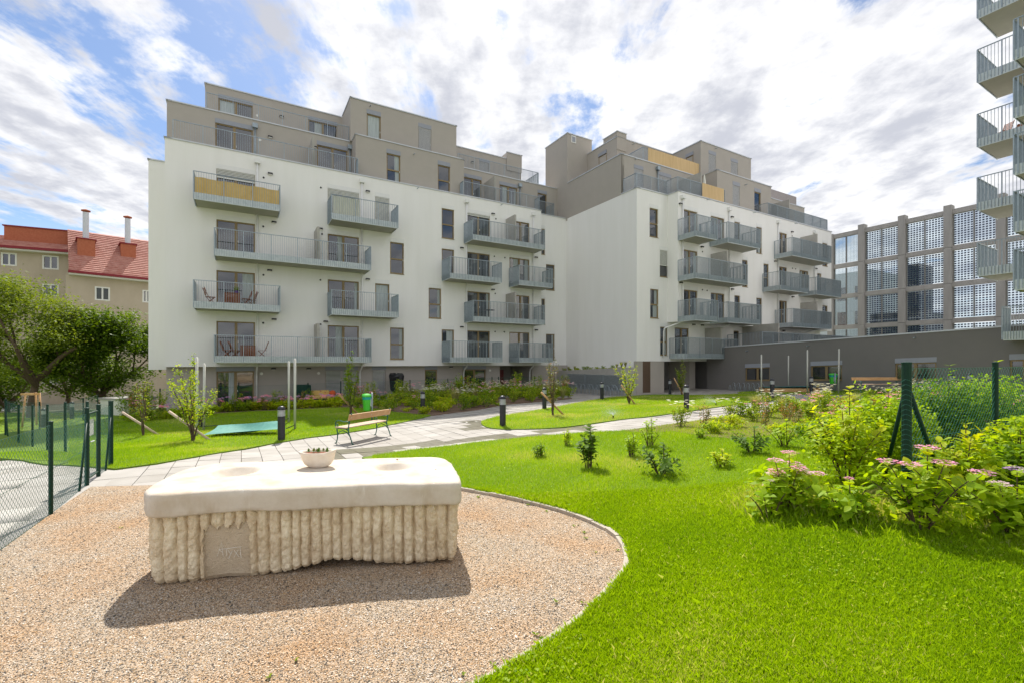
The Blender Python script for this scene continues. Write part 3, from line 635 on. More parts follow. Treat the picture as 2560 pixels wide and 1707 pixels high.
def wall(p, s0, s1, z0, z1, holes, name, m, parent, depth=None, reveal=.15, top=True, ends=(True, True)):
    """front sheet with real openings + reveals; with depth, the closed body behind it"""
    if s0 > s1: s0, s1 = s1, s0
    mb = MB(); H = [(max(s0, min(h[0], h[1])), min(s1, max(h[0], h[1])), max(z0, h[2]), min(z1, h[3])) for h in holes]
    S = sorted({s0, s1}|{h[0] for h in H}|{h[1] for h in H}); Z = sorted({z0, z1}|{h[2] for h in H}|{h[3] for h in H})
    for i in range(len(S)-1):
        for j in range(len(Z)-1):
            cs, cz = (S[i]+S[i+1])/2, (Z[j]+Z[j+1])/2
            if any(h[0] < cs < h[1] and h[2] < cz < h[3] for h in H): continue
            q = [p.pt(S[i], 0, Z[j]), p.pt(S[i+1], 0, Z[j]), p.pt(S[i+1], 0, Z[j+1]), p.pt(S[i], 0, Z[j+1])]
            if p.k == 'a': q = q[::-1]
            mb.add(q, [(0, 1, 2, 3)])
    for h in H:
        a, b, c, d = h; r = reveal
        for e in ([(a, 0, c), (a, 0, d), (a, r, d), (a, r, c)], [(b, 0, d), (b, 0, c), (b, r, c), (b, r, d)], [(a, 0, d), (b, 0, d), (b, r, d), (a, r, d)], [(b, 0, c), (a, 0, c), (a, r, c), (b, r, c)]):
            mb.add([p.pt(*x) for x in e], [(0, 1, 2, 3)])
    if depth:
        f = lambda *x: p.pt(*x)
        mb.add([f(s0, 0, z0), f(s0, depth, z0), f(s0, depth, z1), f(s0, 0, z1)], [(0, 1, 2, 3)])
        mb.add([f(s1, 0, z0), f(s1, depth, z0), f(s1, depth, z1), f(s1, 0, z1)], [(0, 1, 2, 3)])
        mb.add([f(s0, depth, z0), f(s1, depth, z0), f(s1, depth, z1), f(s0, depth, z1)], [(0, 1, 2, 3)])
        mb.add([f(s0, 0, z1), f(s1, 0, z1), f(s1, depth, z1), f(s0, depth, z1)], [(0, 1, 2, 3)])
        mb.add([f(s0, 0, z0), f(s1, 0, z0), f(s1, depth, z0), f(s0, depth, z0)], [(0, 1, 2, 3)])
    return mb.build(name, m, parent)
def window(p, parent, s0, s1, z0, z1, kind='N', box=None, boxh=.27, blind=0, bm='blind', sill=True, curt=None):
    if curt is None and not blind and WR.random() < .42: curt = (WR.choice((0, .35, .6, 1)), WR.choice((0, .4, .25)))
    """z1 = head under the shutter box. kinds: D two leaves, N narrow with transom, S single leaf, W wide low."""
    if s0 > s1: s0, s1 = s1, s0
    fw = .07; f = MB()
    B = lambda a, b, c, d, d0=.06, d1=.14, m_=None: p.box(m_ or f, a, b, d0, d1, c, d)
    B(s0, s0+fw, z0, z1); B(s1-fw, s1, z0, z1); B(s0+fw, s1-fw, z0, z0+fw); B(s0+fw, s1-fw, z1-fw, z1)
    panes = []
    if kind in 'DW':
        c = (s0+s1)/2; B(c-.07, c+.07, z0+fw, z1-fw, .05); panes = [(s0+fw, c-.07, z0+fw, z1-fw), (c+.07, s1-fw, z0+fw, z1-fw)]
        fixed = p.k
    elif kind == 'N':
        zc = z0+(z1-z0)*.47; B(s0+fw, s1-fw, zc-.045, zc+.045, .05); panes = [(s0+fw, s1-fw, z0+fw, zc-.045), (s0+fw, s1-fw, zc+.045, z1-fw)]
    else: panes = [(s0+fw, s1-fw, z0+fw, z1-fw)]
    w = f.build('window', M['bronze'], parent)
    if kind in 'DNS': q = MB(); p.box(q, (s0+s1)/2+(.09 if kind == 'D' else (s1-s0)/2-.06), (s0+s1)/2+(.115 if kind == 'D' else (s1-s0)/2-.035), .02, .048, z0+(z1-z0)*.42, z0+(z1-z0)*.42+.12); q.build('handle', M['whitetrim'], w)
    for k, (a, b, c, d) in enumerate(panes):
        if curt and k < len(curt) and curt[k]:
            q = MB(); cw = (b-a)*curt[k]; n = 7
            for i in range(n):
                x0 = b-cw+cw*i/n; x1 = b-cw+cw*(i+1)/n; dd = .125+.012*(i % 2)
                q.add([p.pt(x0, dd-.02, c), p.pt(x1, dd-.028*(i % 2), c), p.pt(x1, dd-.028*(i % 2), d), p.pt(x0, dd-.02, d)], [(0, 1, 2, 3)])
            q.build('curtain', M['curtain'], w)
            if cw < (b-a)-.01: q = MB(); p.box(q, a, b-cw, .10, .13, c, d); q.build('pane', M['glass'], w)
        else:
            q = MB(); p.box(q, a, b, .10, .13, c, d); q.build('pane', M['glass'], w)
    if box:
        q = MB(); p.box(q, s0-.01, s1+.01, -.012, .14, z1+.002, z1+boxh); q.build('shutter_box', M[box], w)
    if blind:
        q = MB(); zz = z1-.01; zb = z1-(z1-z0)*blind
        while zz > zb:
            p.box(q, s0+.02, s1-.02, .012, .042, zz-.056, zz-.010); zz -= .078
        p.box(q, s0+.02, s1-.02, .012, .045, zb-.05, zb)
        q.build('blind', M[bm], w)
    if sill:
        q = MB(); p.box(q, s0-.02, s1+.02, -.035, .06, z0-.03, z0-.002); q.build('sill', M['bronze'], w)
    return w
def railing(poly, z, parent, h=1.1, name='railing', T=W, spacing=.115, wide=.045, thin=.011, zoff=0, slope=None, m='galv'):
    """flat upright bars standing across the rail, handrail on top; poly in the building frame"""
    mb = MB()
    for i in range(len(poly)-1):
        a0, b0 = poly[i]; a1, b1 = poly[i+1]; L = math.hypot(a1-a0, b1-b0); n = max(1, round(L/spacing)); ua, ub = (a1-a0)/L, (b1-b0)/L
        for k in range(n+1):
            if i and k == 0: continue
            t = k/n; a = a0+(a1-a0)*t; b = b0+(b1-b0)*t; zz = z+(slope(a, b) if slope else 0)
            big = (k % 12 == 0) or k == n; th = .02 if big else thin/2; wd = wide/2
            P = []
            for zz2 in (zz+zoff, zz+h):
                for e, q in ((-1, -1), (1, -1), (1, 1), (-1, 1)):
                    P.append(T(a+e*ua*th-q*ub*wd, b+e*ub*th+q*ua*wd, zz2))
            mb.hexa(P)
        z0 = z+(slope(a0, b0) if slope else 0); z1 = z+(slope(a1, b1) if slope else 0)
        P = []
        for hh in (h-.004, h+.03):
            for (a, b, zz) in ((a0, b0, z0), (a1, b1, z1)):
                pass
            P += [T(a0+ub*.025, b0-ua*.025, z0+hh), T(a1+ub*.025, b1-ua*.025, z1+hh), T(a1-ub*.025, b1+ua*.025, z1+hh), T(a0-ub*.025, b0+ua*.025, z0+hh)]
        mb.hexa(P)
    return mb.build(name, M[m], parent)
def balcony(parent, a0, a1, bf, bw, z, fas=.38, rail=1.10, div=None, T=W, back=False, label=None):
    """slab, galvanised fascia on three sides, railing of flat bars, optional concrete divider at div"""
    s = MB(); s.wbox(a0+.03, a1-.03, bf+.03, bw, z+.03, z+.26, T); sl = s.build('balcony', M['soffit'], parent, label=label)
    f = MB(); t = .008
    f.wbox(a0, a1, bf, bf+t, z, z+fas, T); f.wbox(a0, a0+t, bf+t, bw, z, z+fas, T); f.wbox(a1-t, a1, bf+t, bw, z, z+fas, T)
    if back: f.wbox(a0+t, a1-t, bw-t, bw, z, z+fas, T)
    f.build('fascia', M['galvsheet'], sl)
    r = MB(); n = max(2, int((a1-a0)/.37))
    for k in range(n):
        a = a0+(k+.5)*(a1-a0)/n; r.wbox(a-.012, a+.012, bf-.012, bf+.001, z+.14, z+.165, T)
    r.build('bolts', M['galv'], sl, kind='stuff')
    poly = [(a0-.02, bw-.03), (a0-.02, bf-.03), (a1+.02, bf-.03), (a1+.02, bw-.03)]
    if back: poly.append(poly[0])
    railing(poly, z, sl, h=fas+rail, T=T, zoff=.04)
    if div is not None:
        for dv in (div if isinstance(div, (list, tuple)) else [div]):
            q = MB(); q.wbox(dv-.07, dv+.07, bf+.12, bw, z+.27, z+2.36, T); q.build('divider', M['concrete'], sl, bevel=.008)
    return sl
def walllamp(p, parent, px, py, s=None, z=None):
    if s is None: s, z = p.sz(px, py)
    q = MB(); p.box(q, s-.13, s+.13, -.13, -.002, z-.035, z+.055); l = q.build('wall_lamp', M['black'], parent, bevel=.01)
    q = MB(); p.box(q, s-.10, s+.10, -.12, -.02, z-.07, z-.037); q.build('lens', M['lens'], l)
def vent(p, parent, px, py, m='black', r=.055):
    s, z = p.sz(px, py); q = MB(); q.tube([p.pt(s, -.02, z), p.pt(s, .02, z)], r, 12); v = q.build('vent', M[m], parent)
    return v
def nozzle(p, parent, px, py):
    s, z = p.sz(px, py); q = MB(); q.tube([p.pt(s, .01, z), p.pt(s, -.28, z-.03)], .028, 8); q.build('spout', M['galv'], parent)
def downpipe(p, parent, px, py, zbot, m='boxwhite', r=.05, foot=None):
    s, z = p.sz(px, py); q = MB(); p.box(q, s-.15, s+.15, -.24, -.002, z-.27, z)
    h = q.build('downpipe', M[m], parent, bevel=.01)
    pts = [p.pt(s, -.10, z-.27), p.pt(s, -.10, zbot)]
    if foot: pts += foot
    q = MB(); q.tube(pts, r, 10); q.build('pipe', M[m], h, smooth=True)
def coping(poly, z, parent, w=.10, out=.05, h=.07, m='coping'):
    """metal capping strip along the top of a wall; poly = outer wall line in the building frame"""
    q = MB()
    for i in range(len(poly)-1):
        (a0, b0), (a1, b1) = poly[i], poly[i+1]; L = math.hypot(a1-a0, b1-b0); ua, ub = (a1-a0)/L, (b1-b0)/L; na, nb = ub, -ua
        e0 = out if i == 0 else out; e1 = out
        P = []
        for zz in (z, z+h):
            P += [W(a0-ua*e0+na*out, b0-ub*e0+nb*out, zz), W(a1+ua*e1+na*out, b1+ub*e1+nb*out, zz), W(a1+ua*e1-na*w, b1+ub*e1-nb*w, zz), W(a0-ua*e0-na*w, b0-ub*e0-nb*w, zz)]
        if i: P = [(x, y, c+.003*i) for x, y, c in P]
        q.hexa(P)
    return q.build('coping', M[m], parent)
F = lambda n: 2.9*(n-1)                          # storey offset
TOP, T6, T7 = 12.22, 15.18, 18.12
# ---------------------------------------------------------------- left building
LB = empty('apartment_building', W(8, 31.5, -2.6)); tag(LB, 'long white apartment block with staggered balconies and taupe set-back roof storeys', 'building')
pm = Plane('b', 31.5); pset = Plane('b', 32.2); pgf = Plane('b', 32.0); p6 = Plane('b', 33.5); pd6 = Plane('b', 32.2); p7 = Plane('b', 36.3); pd7 = Plane('b', 33.25)
A0 = 24.03
a412, a1353 = pm.s(412), pm.s(1353)
specs = []                                       # (px0, px1, level, kind, blind, extra)
for l in (1, 2, 3, 4): specs.append((541, 637.5, l, 'D', .22 if l == 4 else 0, [(.0, .0), (.0, .7), (0, 0), (0, 0)][l-1]))
for l in (1, 2, 3, 4): specs.append((819.2, 897.3, l, 'D', .93 if l == 4 else 0, (.5, 0) if l == 1 else None))
specs += [(938, 973.5, 2, 'S', 0, None), (938, 973.5, 4, 'S', .93, None), (975.3, 1009.7, 3, 'N', 0, None), (975.3, 1009.7, 1, 'N', 0, (.3, .3)), (1071.7, 1103, 2, 'N', 0, (.25, .25)),
          (1104.3, 1135.3, 4, 'N', 0, None), (1104.3, 1135.3, 3, 'S', 0, None), (1104.3, 1135.3, 1, 'S', 0, None)]
for l in (1, 2, 3, 4): specs.append((1167.4, 1224.8, l, 'D', .06 if l == 4 else 0, None)); specs.append((1273.5 if l in (1, 3) else 1280, 1323.5, l, 'D', 0, None))
holes = []; wins = []
for (x0, x1, l, k, bl, cu) in specs:
    s0, s1 = pm.s(x0), pm.s(x1); z0 = (.27 if k in 'DS' else .20)+F(l); z1 = 2.34+F(l); holes.append((s0, s1, z0, z1)); wins.append((s0, s1, z0, z1, k, bl, cu))
wall(pm, a412, a1353, -.25, TOP, holes, 'wall', M['white'], LB, depth=12)
for (s0, s1, z0, z1, k, bl, cu) in wins: window(pm, LB, s0, s1, z0, z1, k, 'boxwhite', blind=bl, bm='blindw', curt=cu)
specs = [(1353.5, 1362.6, 4), (1353.5, 1362.6, 2), (1365, 1386.7, 3), (1365, 1386.7, 1)]; holes = []
for x0, x1, l in specs: holes.append((pset.s(x0), pset.s(x1), .20+F(l), 2.34+F(l)))
wall(pset, a1353+.001, A0, -.25, TOP, holes, 'wall', M['white'], LB, depth=11)
for h in holes: window(pset, LB, *h, 'N', 'boxwhite')
q = MB(); q.wbox(s_on_b(371, 33.2)[0], a412-.002, 33.2, 43, -.42, 11.45); q.build('wall', M['white'], LB)
coping([(s_on_b(371, 33.2)[0], 43), (s_on_b(371, 33.2)[0], 33.2), (a412-.06, 33.2)], 11.45, LB)
# ground floor
gspec = [(541, 635, 929.6, 1045, 'D', 0), (813, 894.5, 926.8, 1012, 'D', .95), (930, 964.5, 926.8, 1012, 'S', .97), (1062, 1093, 925, 1008, 'N', 0), (1157, 1214.5, 925, 1012, 'D', 0)]
holes = []; wins = []
for x0, x1, y0, y1, k, bl in gspec:
    s0, z1 = pgf.sz(x0, y0); s1 = pgf.s(x1); z1 = -.52; z0 = -2.62; holes.append((s0, s1, z0, z1)); wins.append((s0, s1, z0, z1, k, bl))
e0, e1 = pgf.s(1249.6), pgf.s(1330.4); holes.append((e0, e1, -2.95, -.30))
wall(pgf, pgf.s(415.8), A0-.005, -4.2, -.252, holes, 'wall', M['greybrown'], LB, depth=11, reveal=.16, ends=(True, True))
for (s0, s1, z0, z1, k, bl) in wins: window(pgf, LB, s0, s1, z0, z1, k, 'boxgrey', boxh=.255, blind=bl)
# entrance recess, with a red door and a passage
q = MB(); q.wbox(e0+.01, e1-.01, 32.15, 35.5, -2.96, -2.90); q.wbox(e0-.1, e0+.01, 32.15, 35.5, -2.9, -.3); q.wbox(e1-.01, e1+.1, 32.15, 35.5, -2.9, -.3); q.wbox(e0, e1, 35.5, 35.6, -2.9, -.3); q.build('entrance_recess', M['greybrown'], LB)
q = MB(); q.wbox(e0+.15, e0+1.0, 33.2, 33.26, -2.88, -.6); q.build('door', M['red'], LB)
# upper storeys
a417 = p6.s(417); a889, a1160 = pd6.s(889), pd6.s(1160)
h6 = [(p6.s(538), p6.s(632), TOP+.1, 14.52), (p6.s(792.7), p6.s(868.8), TOP+.1, 14.52)]
wall(p6, a417, a889, TOP-.3, T6, h6, 'upper_wall', M['greybrown'], LB, depth=9)
for h in h6: window(p6, LB, *h, 'D', 'boxgrey', sill=False)
h6 = [(p6.s(1158), p6.s(1204), TOP+.1, 14.5), (p6.s(1248.5), p6.s(1293), TOP+.1, 14.5), (p6.s(1344), p6.s(1367), TOP+.1, 14.5)]
wall(p6, a1160, A0-.004, TOP-.3, T6-.004, h6, 'upper_wall', M['greybrown'], LB, depth=9)
for h, k in zip(h6, 'DDS'): window(p6, LB, *h, k, 'boxgrey', sill=False)
hd = [(pd6.s(966.6), pd6.s(1001), TOP+.12, 14.42), (pd6.s(1094.7), pd6.s(1125), TOP+.12, 14.42)]
wall(pd6, a889, a1160, TOP-.1, T6, hd, 'upper_wall', M['greybrown'], LB, depth=1.29)
for h in hd: window(pd6, LB, *h, 'N', 'boxgrey', boxh=.3)
a513 = p7.s(513); a876, a1141 = pd7.s(876), pd7.s(1141); a1303 = p7.s(1303)
h7 = [(p7.s(546), p7.s(632), T6+.1, 17.4), (p7.s(771), p7.s(843), T6+.1, 17.4)]
wall(p7, a513, a876, T6-.2, T7, h7, 'upper_wall', M['greybrown'], LB, depth=6)
for h in h7: window(p7, LB, *h, 'D', 'boxgrey', sill=False)
h7 = [(p7.s(1198), p7.s(1222.5), T6+.1, 17.35)]
wall(p7, a1141, a1303, T6-.2, T7, h7, 'upper_wall', M['greybrown'], LB, depth=6)
window(p7, LB, *h7[0], 'S', 'boxgrey', blind=.95)
hd = [(pd7.s(917), pd7.s(952), T6+.15, 17.35), (pd7.s(1046), pd7.s(1078), T6+.15, 17.35)]
wall(pd7, a876, a1141, T6-.01, T7+.004, hd, 'upper_wall', M['greybrown'], LB, depth=3.04)
window(pd7, LB, *hd[0], 'S', 'boxgrey', boxh=.3); window(pd7, LB, *hd[1], 'S', 'boxgrey', boxh=.3, blind=.95)
q = MB(); q.wbox(p7.s(1266), a1303+.003, 36.2, 39, T7-1, T7+.55); q.build('chimney_block', M['greybrown'], LB)
coping([(p7.s(1266), 36.2), (a1303+.003, 36.2), (a1303+.003, 39)], T7+.55, LB)
coping([(a412, 43), (a412, 31.5), (a1353, 31.5), (a1353, 32.2)], TOP, LB, w=.3)
coping([(a1353+.08, 32.2), (A0-.08, 32.2)], TOP-.004, LB, w=.3)
coping([(a417, 42), (a417, 33.5), (a889-.06, 33.5)], T6, LB, w=.25)
coping([(a889, 33.3), (a889, 32.2), (a1160, 32.2), (a1160, 33.3)], T6, LB, w=.25)
coping([(a1160+.08, 33.5), (A0-.08, 33.5)], T6-.003, LB, w=.25)
coping([(a513, 42), (a513, 36.3), (a876-.05, 36.3)], T7, LB)
coping([(a876, 36.1), (a876, 33.25), (a1141, 33.25), (a1141, 36.1)], T7+.004, LB)
coping([(a1141+.08, 36.3), (p7.s(1264), 36.3)], T7-.003, LB)
# balconies
def bal_px(parent, bf, bw, lvl, fl=None, wl=None, fr=None, wr=None, div=None, zb=-.03, **k):
    a0 = s_on_b(fl, bf)[0] if fl else s_on_b(wl, bw)[0]
    a1 = s_on_b(fr, bf)[0]
    return balcony(parent, a0, a1, bf, bw, zb+F(lvl), div=div, **k)
bw = 31.498; bf = 30.0
dA = pm.s(788); dB = pm.s(1266)
BAL = {}
BAL['L1a'] = bal_px(LB, bf, bw, 1, fl=537, fr=926.6, div=dA); BAL['L2a'] = bal_px(LB, bf, bw, 2, fl=485, fr=699); BAL['L3a'] = bal_px(LB, bf, bw, 3, fl=537, fr=926, div=dA); BAL['L4a'] = bal_px(LB, bf, bw, 4, fl=485, fr=699)
BAL['L2b'] = bal_px(LB, bf, bw, 2, fl=830, fr=994.7); BAL['L4b'] = bal_px(LB, bf, bw, 4, fl=830, fr=994)
BAL['L4c'] = bal_px(LB, bf, bw, 4, fl=1182.4, fr=1360.7, div=dB); BAL['L3c'] = bal_px(LB, bf, bw, 3, fl=1126, fr=1252.8); BAL['L3d'] = bal_px(LB, bf, bw, 3, fl=1298.3, fr=1381)
BAL['L2c'] = bal_px(LB, bf, bw, 2, fl=1183.5, fr=1360.7, div=dB); BAL['L1c'] = bal_px(LB, bf, bw, 1, fl=1126, fr=1254); BAL['L1d'] = bal_px(LB, bf, bw, 1, fl=1298.3, fr=1381)
# roof railings
railing([(a412+.35, 31.62), (s_on_b(894.7, 31.62)[0], 31.62), (s_on_b(894.7, 31.62)[0], 32.15)], TOP+.07, LB, h=1.05)
railing([(s_on_b(1158, 31.62)[0], 32.15), (s_on_b(1158, 31.62)[0], 31.62), (a1353-.1, 31.62), (a1353-.1, 32.32), (s_on_b(1384.8, 32.32)[0], 32.32), (s_on_b(1384.8, 32.32)[0], 33.4)], TOP+.07, LB, h=1.05)
railing([(a513+.1, 36.2), (s_on_b(516.5, 33.62)[0], 33.62), (s_on_b(875.6, 33.62)[0], 33.62)], T6+.07, LB, h=1.0)
railing([(s_on_b(1145, 33.62)[0], 33.62), (s_on_b(1346, 33.62)[0], 33.62), (s_on_b(1346, 33.62)[0], 37.5)], T6+.07, LB, h=1.0)
q = MB(); q.wbox(pm.s(783), pm.s(783)+.12, 31.9, 33.5, TOP+.05, TOP+2.1); q.build('terrace_divider', M['concrete'], LB)
q = MB(); q.wbox(pm.s(1240), pm.s(1240)+.12, 31.75, 33.5, TOP+.05, TOP+2.1); q.build('terrace_divider', M['concrete'], LB)
for px, py in ((675.6,435.8),(685,557),(919,480),(800.8,573),(674,677),(919,699),(685,799),(814,804.4),(1232,536),(1154,621),(1339.6,644.7),(1232,725),(1153.7,817.8),(1340,825.6)): walllamp(pm, LB, px, py)
for px, py in ((683.7,921),(771.6,921),(1127,917)): walllamp(pgf, LB, px, py)
for px, py in ((675.6,344),(787,369.7)): walllamp(p6, LB, px, py)
walllamp(p7, LB, 704, 293); walllamp(p7, LB, 1181, 407)
for px, py in ((659,445),(802,470),(658,567),(805,586),(658.5,688),(801,700.5),(658,807.6),(801.5,811),(1239.6,548),(1235.8,641.6),(1262,645),(1238,734.5),(1237.6,829.5),(1260.7,830)): vent(pm, LB, px, py)
for px, py in ((653.6,933),(796.6,932),(1225,925)): vent(pgf, LB, px, py, 'lens', .09)
vent(p6, LB, 650, 351, 'lens', .08); vent(p7, LB, 643, 290, 'lens', .08)
for px, py in ((1043,472),(1252,513)): nozzle(pm, LB, px, py)
nozzle(pd7, LB, 925, 267); nozzle(pd6, LB, 1034, 387)
zf = -2.6
def foot(p, s): return [p.pt(s, -.10, -.30), p.pt(s-.02, .30, -.55), p.pt(s-.02, .40, -.8), p.pt(s-.02, .40, -2.7)]
for px, py in ((643.3,400),(904,449),(1165.5,500),(1331.6,532.5)):
    s = pm.sz(px, py)[0]; downpipe(pm, LB, px, py, -.1, foot=foot(pm, s))
for px, py in ((637.6,312),(874.5,366)): downpipe(p6, LB, px, py, TOP+.08, 'galv')
downpipe(p6, LB, 1298.5, 461.5, TOP+.08, 'galv')
# cloth screens on two balconies
def screen(parent, bal, px0, px1, z0, z1, m, name, bf=30.0):
    a0, a1 = s_on_b(px0, bf)[0], s_on_b(px1, bf)[0]; q = MB(); n = 60
    for k in range(n):
        t0, t1 = k/n, (k+1)/n; w0, w1 = .025*math.sin(t0*53), .025*math.sin(t1*53); A, B_ = a0+(a1-a0)*t0, a0+(a1-a0)*t1
        q.hexa([W(A, bf+.05+w0, z0), W(B_, bf+.05+w1, z0), W(B_, bf+.065+w1, z0), W(A, bf+.065+w0, z0), W(A, bf+.05+w0, z1+.02*math.sin(t0*19)), W(B_, bf+.05+w1, z1+.02*math.sin(t1*19)), W(B_, bf+.065+w1, z1+.02*math.sin(t1*19)), W(A, bf+.065+w0, z1+.02*math.sin(t0*19))])
    return q.build(name, M[m])
o = screen(None, 'L4a', 487, 698, F(4)+.36, F(4)+1.18, 'yellow', 'privacy_screen'); tag(o, 'yellow orange cloth tied behind the railing of the top left balcony', 'privacy screen')
o = screen(None, 'L4b', 833, 900, F(4)+.30, F(4)+1.42, 'cloth', 'privacy_screen'); tag(o, 'cream cloth screen behind a top floor balcony railing above the middle doors', 'privacy screen')
# ---------------------------------------------------------------- right building
RB = empty('apartment_building', W(34, 25, -2.4)); tag(RB, 'white apartment block with blank side wall, blue-grey balconies and bamboo screened roof terraces', 'building')
r1 = Plane('b', 23.94); r2 = Plane('b', 22.95); AS = 27.1; AE = 48.2
h1 = [(r1.s(1624), r1.s(1645.5), 8.98, 11.04), (r1.s(1625.5), r1.s(1646.5), 3.15, 5.24), (r1.s(1649.5), r1.s(1670), 6.20, 8.14), (r1.s(1650.5), r1.s(1669.5), .50, 2.56)]
r3 = [(1687,1722,'D'),(1784,1793,'S'),(1834,1848,'S'),(1888,1902,'S'),(1921,1950,'D'),(1978,2002,'D'),(2036,2047,'S')]
h3 = [(r1.s(a), r1.s(b), .45, 2.56) for a, b, k in r3]
wall(r1, A0, AS, .07, TOP, h1, 'wall', M['white'], RB, depth=9.2)
for h, k in zip(h1, 'NNSN'): window(r1, RB, *h, k, 'boxwhite', blind=.55 if k == 'S' else 0, bm='blindw', curt=(.6, .4) if h[2] < 4 else None)
wall(r1, AS, AE, .07, 2.9, h3, 'wall', M['white'], RB, depth=8)
for h, (a, b, k) in zip(h3, r3): window(r1, RB, *h, k, 'boxwhite')
h2 = []; w2 = []
for x0, x1, lv, k in ((1705.8,1743.7,(2,3,4),'D'),(1777,1811,(2,4),'D'),(1836,1850,(2,4),'S'),(1806,1815,(3,),'S'),(1891,1905,(2,4),'N'),(1855.5,1869,(3,),'N'),(1909,1922,(3,),'N'),(1945,1967.5,(2,3,4),'D'),(1999,2021,(3,),'D'),(2056,2069,(2,4),'N'),(2043,2053.6,(3,),'S')):
    for l in lv:
        h = (r2.s(x0), r2.s(x1), .27+F(l) if k != 'N' else .20+F(l), 2.34+F(l)); h2.append(h); w2.append((h, k))
wall(r2, AS, AE, 2.9, TOP, h2, 'wall', M['white'], RB, depth=8)
for h, k in w2: window(r2, RB, *h, k, 'boxwhite')
# ground floor of the corner + passage
q = MB(); q.wbox(A0+.02, AS-.3, 23.97, 30, -3.6, .068); q.build('wall', M['greybrown'], RB)
pg = Plane('b', 23.97)
q = MB(); s0, s1 = pg.s(1607), pg.s(1625)
for k in range(34): pg.box(q, s0+.03, s1-.03, -.03, .0, -2.10+k*.0635, -2.10+k*.0635+.042)
pg.box(q, s0, s0+.03, -.035, 0, -2.15, .08); pg.box(q, s1-.03, s1, -.035, 0, -2.15, .08); pg.box(q, s0, s1, -.008, -.002, -2.15, .08)
q.build('louver', M['brown'], RB)
q = MB(); q.wbox(AS-.3, 31.5, 26.6, 26.8, -3.2, .068); q.wbox(31.5, 31.52+.1, 23.9, 26.6, -3, .068); q.build('passage_wall', M['greyanth'], RB)
q = MB(); q.wbox(r1.s(1741), r1.s(1756), 24.6, 26.6, -3.2, .066); q.wbox(s_on_b(1779, 25.2)[0], s_on_b(1787, 25.2)[0], 25.2, 26.6, -3.2, .066); q.build('pillar', M['greybrown'], RB)
for px0, px1 in ((1763, 1776), (1790, 1812)):
    q = MB(); a0, a1 = s_on_b(px0, 26.5)[0], s_on_b(px1, 26.5)[0]; q.wbox(a0, a1, 26.52, 26.59, -2.35, -.05); q.build('door', M['brown'], RB)
q = MB(); q.wbox(A0-.002, A0+.2, 24.25, 33.1, -1.2, .069); q.build('wall', M['white'], RB)
# grey upper volumes
bS = 25.5
pR6 = Plane('b', 25.5); pRd6 = Plane('b', 23.8); pR7 = Plane('b', 28.3); pRd7 = Plane('b', 25.4)
h = [(pR6.s(1585), pR6.s(1608), TOP+.1, 14.45), (pR6.s(1643), pR6.s(1677.5), TOP+.1, 14.45)]
wall(pR6, A0+.003, 32.6, TOP-.02, T6, h, 'upper_wall', M['greybrown'], RB, depth=10.5)
window(pR6, RB, *h[0], 'S', 'boxgrey', blind=.96); window(pR6, RB, *h[1], 'D', 'boxgrey', blind=.96)
q = MB(); q.wbox(A0-.004, A0+.3, 25.5, 33.49, TOP-.02, T6-.002); q.build('upper_wall', M['greybrown'], RB)
# sloping seam between white and grey on the side wall: the white parapet ends at the terrace
h = [(pRd6.s(1831.7), pRd6.s(1849.6), TOP+.1, 14.4), (pRd6.s(1886), pRd6.s(1902), TOP+.12, 14.4)]
wall(pRd6, 32.6, 39.9, TOP-.02, T6+.003, h, 'upper_wall', M['greybrown'], RB, depth=8)
window(pRd6, RB, *h[0], 'S', 'boxgrey', boxh=.3, blind=.96); window(pRd6, RB, *h[1], 'S', 'boxgrey', boxh=.3)
h = [(s_on_b(2000, 25.4)[0]-3, s_on_b(2000, 25.4)[0]-1.8, TOP+.1, 14.4)]
wall(Plane('b', 25.4), 39.9, AE, TOP-.02, T6-.005, h, 'upper_wall', M['greybrown'], RB, depth=7); window(Plane('b', 25.4), RB, *h[0], 'S', 'boxgrey', blind=.9)
psA = Plane('a', 26.2); h = [(psA.s(1517), psA.s(1497), T6+.1, 17.3)]
wall(pR7, 26.2, 32.7, T6-.02, T7, [], 'upper_wall', M['greybrown'], RB, depth=6)
w = window(Plane('a', 26.13), RB, psA.s(1517), psA.s(1497), T6+.2, 17.3, 'S', 'boxgrey', sill=False)
h = [(pRd7.s(1771.6), pRd7.s(1790), T6+.1, 17.35), (pRd7.s(1827), pRd7.s(1844.6), T6+.1, 17.35)]
wall(pRd7, 32.7, 39.5, T6-.02, T7+.02, h, 'upper_wall', M['greybrown'], RB, depth=8)
for x in h: window(pRd7, RB, *x, 'S', 'boxgrey', boxh=.3, blind=.96)
window(Plane('a', 32.63), RB, Plane('a', 32.63).s(1732), Plane('a', 32.63).s(1714), T6+.3, 17.3, 'S', 'boxgrey', sill=False)
q = MB(); q.wbox(26.19, 27.2, 28.25, 29.9, T7-1, T7+.42); q.build('chimney_block', M['greybrown'], RB); coping([(26.19, 29.9), (26.19, 28.25), (27.2, 28.25)], T7+.42, RB)
q = MB(); q.wbox(A0-.006, 26.7, 32, 35.3, TOP-.2, 19.45); q.build('stair_tower', M['greybrown'], RB); coping([(A0-.006, 35.3), (A0-.006, 32), (26.7, 32)], 19.45, RB)
pt = Plane('b', 32.0); s0, z0 = pt.sz(1428, 357); s1, z1 = pt.sz(1439.5, 342.5)
q = MB(); pt.box(q, s0, s1, -.04, 0, z0, z1); v = q.build('vent_grille', M['whitetrim'], RB); q = MB(); pt.box(q, s0+.07, s1-.07, -.046, -.038, z0+.08, z1-.08); q.build('grille', M['boxgrey'], v)
